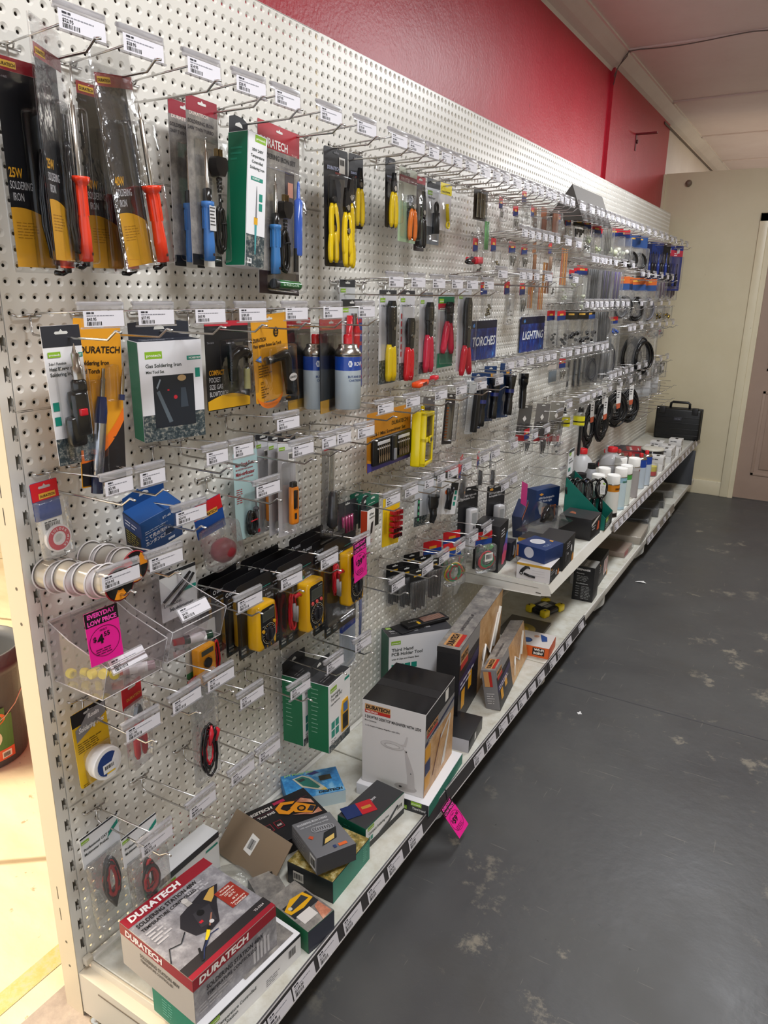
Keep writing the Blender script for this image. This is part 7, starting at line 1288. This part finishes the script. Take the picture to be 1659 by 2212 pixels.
# ------------------------------------------------------------ far hanging goods
def gbag(label, Y, x, z, w_, h, hd, cont, cc, group, yaw=0.0, hh=.045, name='parts_bag', hc='1c1c20'):
    far = max(0.0, min(1.0, (Y-2.4)/1.0)); yaw -= .55*far; w_ *= 1+.35*far
    t = put(name, label, 'bag', Y, x, z, yaw+random.uniform(-.1, .1), random.uniform(-.04, .04), 0, group)
    if hd: card(t, w_, hh, [(0, 1, hd[0])]+([(.5, 1, hd[1])] if len(hd) > 1 else []), (), .010, hole=None, extra=(lambda m, y: m.rect(-w_*.22, -.012, w_*.22, -.004, y, 'd8a848')) if len(hd) > 1 else None)
    z0 = .010-hh if hd else .008; m = M(); s_ = int(Y*1000+x*500)
    if cont == 'coil': coil(m, 0, (z0-h)/2-.01, w_*.34, (h+z0)*.38, 7, w_*.022+.0016, cc, -.012, .3, s_)
    elif cont == 'rods':
        n = 6
        for q in range(n): m.tube([(-w_*.36+w_*.72*q/(n-1), -.006-.002*(q % 2), z0-.01), (-w_*.30+w_*.62*q/(n-1), -.008, -h+.015+.01*(q % 3))], w_*.045, cc[q % len(cc)], 6)
    elif cont == 'board': m.box(-w_*.42, -.006, -h+.01, w_*.42, -.003, z0-.005, cc[0])
    else:
        rnd = random.Random(s_)
        for q in range(9): a, b = rnd.uniform(-.3, .3)*w_, -h+rnd.uniform(.012, .40*(h+z0)+.012); r = rnd.uniform(.05, .11)*w_; m.lathe([(.001, -r), (r*.8, -r*.6), (r, 0), (r*.8, r*.6), (.001, r)], cc[q % len(cc)], 7, (a, -.012-rnd.random()*.01, b), 'x')
    part('contents', m, t); m = M(); m.box(-w_/2, -.024, -h, w_/2, -.0008, z0+.004, 'bag', .008); part('bag', m, t); return t
RB = ('c01c28', '14306e'); K = ('18181ag', '242428g', '101012g'); G = ('b4bc90', 'c8ccb8', '98a080'); S = ('8a8880m', 'a8a69em')
nb = [0]
def row(desc, group, zs, specs):
    for k, (Y, x, w_, h, hd, cont, cc, dz) in enumerate(specs):
        look = {None: 'clear', 'c01c28': 'red headed'}.get(hd and hd[0], 'card topped'); what = {'coil': 'coiled cable', 'rods': 'thin parts', 'board': 'flat board', 'lump': 'small parts'}[cont]
        gbag('%s bag of %s, %s %s' % (look, what, ordn(k), desc), Y, x, zs+dz, w_, h, hd, cont, cc, group, hh=.045 if h > .09 else .04)
row('in the top row past the drill bits', 'small bags on the top row', 1.857, [
 (1.775, .05, .05, .12, RB, 'lump', ('c8c8c4', 'a8a8a4'), -.045), (1.98, .045, .04, .075, RB, 'rods', S, 0), (2.045, .11, .055, .11, RB, 'lump', ('d8d8d4', 'e8e8e4'), .03), (2.12, .05, .05, .08, RB, 'rods', S, -.015), (2.21, .085, .05, .09, RB, 'lump', ('d0d0cc',), -.01),
 (2.30, .06, .05, .085, ('8a6a50',), 'board', ('5a3c28',), 0), (2.36, .08, .055, .09, ('8a5030',), 'board', ('8a4a24',), 0), (2.44, .10, .095, .085, None, 'board', ('8c4c20',), -.01), (2.58, .07, .055, .07, RB, 'lump', ('c8c8c4',), -.005), (2.66, .09, .05, .085, RB, 'lump', ('c8c8c4',), -.01), (2.74, .06, .05, .09, ('4a4440',), 'rods', S, 0),
 (2.82, .09, .075, .09, ('2c2a28', '2c2a28'), 'rods', K, 0), (2.92, .10, .06, .11, RB, 'lump', G, 0), (3.00, .08, .06, .12, RB, 'rods', K, -.015), (3.09, .10, .065, .14, RB, 'lump', G, -.01), (3.17, .08, .06, .14, RB, 'lump', G, -.02), (3.26, .10, .07, .15, None, 'rods', ('9a9890',), .0), (3.40, .09, .13, .155, RB, 'lump', ('d8d8c8', 'c8ccb0'), .0), (3.55, .10, .11, .15, RB, 'lump', ('d0d4c0', 'e0e0d8'), .0)])
for k, (Y, x, w_, h) in enumerate(((3.70, .08, .11, .15), (3.82, .10, .11, .17), (3.92, .12, .12, .18))):
    gbag('blue and orange topped bag with black cable on the top row, %s of three' % ORD[k], Y, x, 1.850, w_, h, ('2a4a80', '2a4a80'), 'coil', K, 'blue topped cable bags on the top row', hh=.07)
for k, (Y, x, w_, h, c) in enumerate(((4.50, .06, .12, .24, '16224c'), (4.58, .10, .12, .24, '1c3474'), (4.68, .13, .11, .24, '15181e'), (4.84, .10, .20, .30, '1e3484'), (4.94, .14, .20, .30, '1e3484'))):
    t = put('tool_card', 'tall dark blue tool card hanging at the far end, %s of five' % ORD[k], 'tool pack', Y, x, 1.855, -.45, 0, 0, 'tall blue tool cards at the far end')
    card(t, w_, h, [(0, 1, c)]+([(.10, .24, 'c83850')] if k > 2 else [(.0, .06, c)]), (), .01, extra=(lambda m, y: (m.rect(.03, -.04, .06, -.01, y, 'd8d8dc'), m.lines(-.07, -.045, .12, 2, .012, y, 'e8d8dc', .5))) if k > 2 else None)
    m = M(); [m.lathe([(.009, 0), (.011, .05), (.008, .08), (.0025, .085), (.0025, .15)], ('14182cg', '1c3890g', '101014g')[q % 3], 10, (-.03+.03*q, -.016, -h+.04)) for q in range(3)]; part('tool', m, t); blister(t, -w_*.42, -h+.02, w_*.42, -.06, .03, 'clear', .01)
row('in the short row under the top row', 'small bags under the top row', 1.704, [
 (1.735, .06, .05, .115, RB, 'lump', S, -.005), (1.80, .10, .045, .11, RB, 'lump', ('9a8a48m', '9a9a90m'), -.002), (2.03, .08, .055, .09, RB, 'rods', S, 0), (2.16, .08, .055, .09, RB, 'rods', S, 0), (2.33, .06, .05, .19, ('a06a40',), 'board', ('a86c38',), .02), (2.41, .10, .04, .13, RB, 'rods', ('c8a080',), .02)])
for k, (Y, x, w_, h, z) in enumerate(((2.60, .10, .10, .145, 1.712), (2.52, .05, .11, .12, 1.650), (2.25, .08, .05, .075, 1.545), (2.32, .10, .055, .08, 1.545))):
    t = put('circuit_board_blank', ('wide copper clad board hanging under the far top hooks', 'copper strip board behind the wide copper board', 'narrow copper strips at the clip bag row, nearer bundle', 'narrow copper strips at the clip bag row, farther bundle')[k], 'circuit board', Y, x, z, .1, .02)
    m = M(); [m.box(-w_/2+w_/3*q+.001, -.002-.003*q, -h, -w_/2+w_/3*(q+1)-.001, -.0005-.003*q, .008, ('copper_board', 'b07a40', 'a06838')[(q+k) % 3]) for q in range(3)]; part('board_strips', m, t)
row('in the row above the blue signs', 'small bags in the clip bag row', 1.556, [
 (1.735, .10, .06, .115, RB, 'lump', ('8a8468m',), 0), (1.85, .14, .05, .14, RB, 'lump', ('c8c8c4m',), .002), (1.98, .09, .05, .11, RB, 'rods', S, 0), (2.06, .12, .06, .11, RB, 'rods', S, 0), (2.44, .10, .045, .09, RB, 'lump', S, .05), (2.66, .08, .06, .12, None, 'lump', ('c4c8b0', 'd0d4c0'), .05), (2.74, .10, .05, .085, RB, 'lump', G, .07), (2.80, .12, .07, .14, None, 'lump', ('c8ccb4',), .04)])
row('in the far row left of the cable bags', 'translucent bags in the far short row', 1.650, [
 (2.90, .10, .08, .19, RB, 'rods', ('c4c8c0', 'e0e0d8'), 0), (2.99, .06, .08, .17, RB, 'lump', ('c8ccb8',), 0), (3.08, .10, .09, .19, None, 'rods', ('3a3c3e', '5a5c5e'), 0), (3.18, .07, .09, .19, None, 'rods', ('303234', '808488'), 0), (3.28, .11, .08, .18, None, 'rods', ('4a3c6c', '303034'), 0), (3.38, .08, .08, .19, None, 'rods', ('302430', '5a4a78'), .0), (3.46, .12, .07, .18, None, 'rods', ('503c88', '8a8490'), 0)])
for k, (Y, x, w_, h, cc) in enumerate(((3.62, .11, .10, .22, ('5c5c5e', '48484a')), (3.80, .09, .10, .21, K), (3.95, .12, .12, .25, K), (4.10, .10, .14, .26, K), (4.24, .13, .13, .26, ('4c4a4c', '2c2a2e', '6a6870')))):
    gbag('orange and blue headed bag of thick coiled cable, %s of the five' % ordn(k), Y, x, 1.618, w_, h, ('c86430', '2c4a80'), 'coil', cc, 'orange and blue headed cable bags', hh=.075)
row('in the row right of the cable bags', 'purple tinted bags past the cable bags', 1.618, [(4.40+.13*q, .08+.02*(q % 3), .085, .12, None, 'rods', (('5a4468', '7a6480'), ('8a3840', '504878'), ('b0a8b0', '6a4a70'))[q % 3], 0) for q in range(6)])
row('in the row right of the LIGHTING sign', 'bags of black connectors', 1.445, [
 (2.64, .05, .07, .15, RB, 'lump', K, 0), (2.70, .08, .07, .16, RB, 'lump', K, 0), (2.82, .09, .10, .15, ('1c1a18', '1c1a18'), 'lump', K, 0), (2.93, .11, .09, .15, ('1c1a18', '1c1a18'), 'lump', K, 0), (3.02, .12, .08, .15, ('1c1a18', '3a5aa0'), 'lump', K, 0), (3.14, .08, .10, .20, None, 'rods', ('2a2a2c',), 0), (3.24, .12, .09, .20, None, 'rods', ('343436', '1a1a1c'), 0), (3.33, .11, .09, .14, None, 'coil', K, 0), (3.46, .13, .06, .09, RB, 'lump', ('14449a',), -.04)])
row('of the brass coloured bags at the far end', 'bags of brass connectors', 1.450, [(4.30+.12*q, .07+.03*(q % 3), .085, .085, None, 'lump', ('8a7438m', '6a5c30m', 'a89048m'), 0) for q in range(7)])
row('left of the big cable bag', 'long bags of dark cable lengths', 1.300, [(3.28, .09, .10, .20, None, 'rods', ('4a4a4e', '2c2c2e'), -.04), (3.40, .10, .10, .22, None, 'rods', ('38383a', '1c1c1e'), 0), (3.54, .09, .12, .24, None, 'coil', ('46464a', '2c2c30'), 0)])
gbag('large clear bag with a thick black cable coil, the rear one', 4.215, .06, 1.315, .19, .30, None, 'coil', K, 'large clear bags of black cable'); gbag('large clear bag with a thick black cable coil, the front one', 4.225, .13, 1.315, .20, .31, None, 'coil', K, 'large clear bags of black cable')
row('right of the big cable bag', 'small silver part bags in the far cable row', 1.318, [(4.45+.11*q, .06+.03*(q % 3), .075, .07, None, 'lump', (S, ('8a3038', '707074'), ('303034', '90908c'))[q % 3], 0) for q in range(5)])
for k in range(5): t = put('component_tube', 'clear component tube with black ends, %s in the bundle below the LIGHTING sign' % ORD[k], 'component tube', 2.93+.045*k, .06+.018*(k % 2), 1.225, .2, .06, 0, 'clear component tubes'); m = M(); m.box(-.011, -.012, -.155, .011, 0, 0, 'smoke', .002); m.box(-.006, -.008, -.145, .006, -.003, -.02, '3a3c40'); part('tube', m, t)
row('under the row below the LIGHTING sign', 'small bags below the torch hook row', 1.225, [(2.62, .08, .075, .10, ('b4aca4',), 'board', ('6a7884',), 0), (2.74, .09, .05, .10, RB, 'rods', S, 0), (3.25, .08, .08, .15, None, 'coil', ('38383c',), .0), (3.36, .11, .09, .16, None, 'rods', ('2c2c2e', '3c3c3e'), 0)])
# row at z~1.08..1.0
for k, (Y, x, w_, h, cc) in enumerate(((2.36, .06, .08, .16, '5a5856'), (2.45, .11, .085, .17, '6c6866'), (2.53, .15, .085, .18, '848078'))):
    t = put('fuse_card', 'grey blister card of automotive parts with red trim, %s of three' % ORD[k], 'tool pack', Y, x, 1.045, -.45, .10, 0, 'grey cards of automotive parts'); card(t, w_, h, [(0, 1, cc), (.80, 1, 'b02830')], (), .01, extra=lambda m, y: (m.poly([(-.012, -.05), (0, -.036), (.012, -.05), (0, -.064)], y, 'e8e4e0'), m.lines(-.03, -.085, .05, 4, .009, y, 'd0ccc8', .4))); blister(t, -w_*.4, -h+.04, w_*.4, -.07, .022, 'smoke', .006)
row('among the grey automotive cards', 'small bags among the automotive cards', .955, [(2.28, .10, .055, .10, RB, 'rods', K, .0), (2.40, .13, .06, .12, ('38383c',), 'rods', K, -.01), (2.52, .12, .05, .10, ('c8b020', 'b02830'), 'rods', ('8a2428', '2c2424'), -.015), (2.48, .16, .06, .10, None, 'lump', K, -.03)])
for k, (Y, x) in enumerate(((2.78, .09), (2.86, .14))):
    t = put('cleaner_bottle', ('nearer', 'farther')[k]+' small clear bottle with yellow label and black nozzle hanging from a hook', 'bottle', Y, x, .985, .2, .06, 0, 'yellow labelled nozzle bottles'); m = M(); m.lathe([(.027, 0), (.028, .004), (.028, .060), (.020, .068), (.010, .070)], 'bag', 20, (0, -.02, -.085)); part('bottle', m, t); m = M(); m.lathe([(.0285, .006), (.0285, .050)], 'd8d020', 20, (0, -.02, -.085), 'z', True, False); m.lathe([(.0288, .020), (.0288, .026)], '1a1a1a', 20, (0, -.02, -.085), 'z', True, False); part('label', m, t); m = M(); m.lathe([(.009, .068), (.006, .085), (.002, .10)], '141416', 12, (0, -.02, -.085)); part('nozzle', m, t)
t = put('dark_sheath', 'tall black cable sheath in clear pack right of the yellow labelled bottles', 'tool pack', 3.05, .11, .985, .2, .04); m = M(); m.box(-.045, -.004, -.30, .045, 0, .01, 'clear'); part('pack', m, t); m = M(); m.box(-.036, -.018, -.27, .036, -.004, -.02, '222224', .008); part('sheath', m, t)
def bigcoil(lab, Y, x, z, w_, h, n, band):
    t = put('extension_cable', lab, 'cable', Y, x, z, -.55+.2*(n == 7), 0, 0, 'coiled black extension cables'); m = M(); coil(m, 0, -h/2, w_*.58, h/2, n+6, .0050, '141416', -.012, .62, int(Y*100)); part('cable', m, t)
    m = M(); m.poly([(-.018, .02), (.018, .02), (.022, -.07), (-.012, -.075)], -.030, 'dcdad8'); m.poly([(.022, -.07), (-.012, -.075), (-.006, -.105), (.020, -.10)], -.0304, 'b8583c'); m.lines(-.010, -.01, .02, 3, .014, -.0308, '505054', .4); part('card_band', m, t)
for k, a in enumerate(((3.30, .08, .955, .10, .26, 7), (3.38, .13, .965, .10, .25, 7), (3.55, .08, .995, .17, .23, 9), (3.68, .13, .990, .16, .22, 9), (3.84, .09, .985, .17, .22, 9), (3.96, .14, .98, .16, .22, 9))): bigcoil('coiled black extension cable with white and orange band, %s of the six' % ORD[k], *a, True)
row('hanging under the black coils', 'cable tails under the coils', .862, [(3.46, .08, .05, .10, None, 'rods', K, 0), (4.10, .06, .06, .09, None, 'rods', K, -.02), (4.25, .08, .05, .08, None, 'rods', K, -.02)])
row('in the far row below the big cable bag', 'bags of silver hardware', 1.068, [(4.05+.11*q, .07+.03*(q % 3), .08, .11, None, 'rods', (S, ('707074', '38383c'), ('b8b8b4', '888884m'))[q % 3], 0) for q in range(9)])
row('right of the black coils', 'grey boxed connectors', .985, [(4.15+.10*q, .08+.04*(q % 3), .075, .10+.01*(q % 2), ('c4c4c6',), 'board', ('b4b6ba',), -.01) for q in range(8)])
# ------------------------------------------------------------ things on the floor
t = thing('bucket', 'large dark grey plastic bucket with a green and orange label, behind the shelving', 'bucket', (-1.10, .42, 0), 1.05)
m = M(); m.lathe([(.135, 0), (.140, .004), (.158, .33), (.166, .335), (.166, .355), (.160, .36), (.164, .40), (.158, .402), (.150, .36), (.134, .01), (.001, .008)], '585a5c', 36); part('bucket_shell', m, t)
m = M()
def wr(pts, c, off=.0): m.add([((.1445+.052*b+off)*math.sin(a/.15), -(.1445+.052*b+off)*math.cos(a/.15), b) for a, b in pts], [tuple(range(len(pts)))], c)
for q in range(14): a = -.06+.012*q; wr([(a, .03), (a+.012, .03), (a+.012, .22-.03*(q > 11)), (a, .22-.03*(q > 11))], '4a7a38')
for q in range(14): a = -.06+.012*q; wr([(a, .03), (a+.012, .03), (a+.012, .068), (a, .068)], 'e0603c', .0006)
wr([(.035+.05*math.cos(a*PI/10), .185+.026*math.sin(a*PI/10)) for a in range(20)], 'e0682c', .001); wr([(.030+.038*math.cos(a*PI/10), .115+.036*math.sin(a*PI/10)) for a in range(20)], 'd8ccb0', .0012); wr([(.018, .09), (.045, .09), (.047, .128), (.016, .128)], '5a5450', .0016)
wr([(.062, .036), (.095, .036), (.095, .060), (.062, .060)], 'ece4d8', .0014)
for q in range(8): wr([(.066+.003*q, .040), (.0675+.003*q, .040), (.0675+.003*q, .055), (.066+.003*q, .055)], '202020', .002)
part('label', m, t)
m = M(); m.tube([(.165*math.cos(a*PI/12), -.165*math.sin(a*PI/12)-.01, .345-.17*math.sin(a*PI/12)) for a in range(13)], .0022, 'e0d8c8m', 6); part('wire_handle', m, t)
for lab, x, y, pts, c in (('small white torn scrap lying on the grey floor', 0, 0, (1178, 1548), 'f0f0f0'),):
    t = thing('paper_scrap', lab, 'scrap', (.573, 1.745, 0)); m = M(); m.slab([(-.008, 0), (-.002, .004), (0, .012), (.005, .010), (.006, .003), (.012, -.002), (.004, -.006), (0, -.012)], 0, .002, c); m.v = [Vector((v.x, v.z, v.y+.0005)) for v in m.v]; part('scrap', m, t)
t = thing('plastic_scrap', 'small crumpled clear film scrap on the floor by the lower rail', 'scrap', (.46, 3.25, .001)); m = M(); m.add([(0, 0, 0), (.03, .01, .004), (.05, -.01, .001), (.02, -.02, .006), (-.01, -.015, 0)], [(0, 1, 3), (1, 2, 3), (0, 3, 4)], 'f0f0ee'); part('film', m, t)
t = thing('clear_wrap', 'crumpled clear plastic dome lying between the pegboard and the brown card', 'wrapper', (.13, .30, SZ), .4); m = M(); m.lathe([(.060, 0), (.058, .018), (.045, .034), (.020, .044), (.001, .046)], 'bag', 14); part('wrapper', m, t)
sbox('safety_glasses_box', 'white carton with dark top edge reading wraparound safety glasses, behind the red topped carton', (.052, .235), SZ, .19, .050, .125, 90, 'e4e6ea', {'front': lambda m, y: (m.rect(0, .108, .19, .125, y, '2c2c34'), prot(m, .010, .088, .038, y-.0003), m.text('Wraparound', .012, .070, .009, y, '26302c', 1, .062), m.text('Safety Glasses', .012, .056, .009, y, '26302c', 1, .072), m.rect(.145, .092, .185, .098, y, '188a78')), 'left': lambda m, y: m.rect(0, 0, .05, .125, y, '1a8a6a')}, tilt=(.0, .0))
# floor seam and scuffs in the paint
m = M(); m.box(.42, 1.925, .0002, 3.6, 1.931, .0006, '46464a'); struct('trim_10', m)
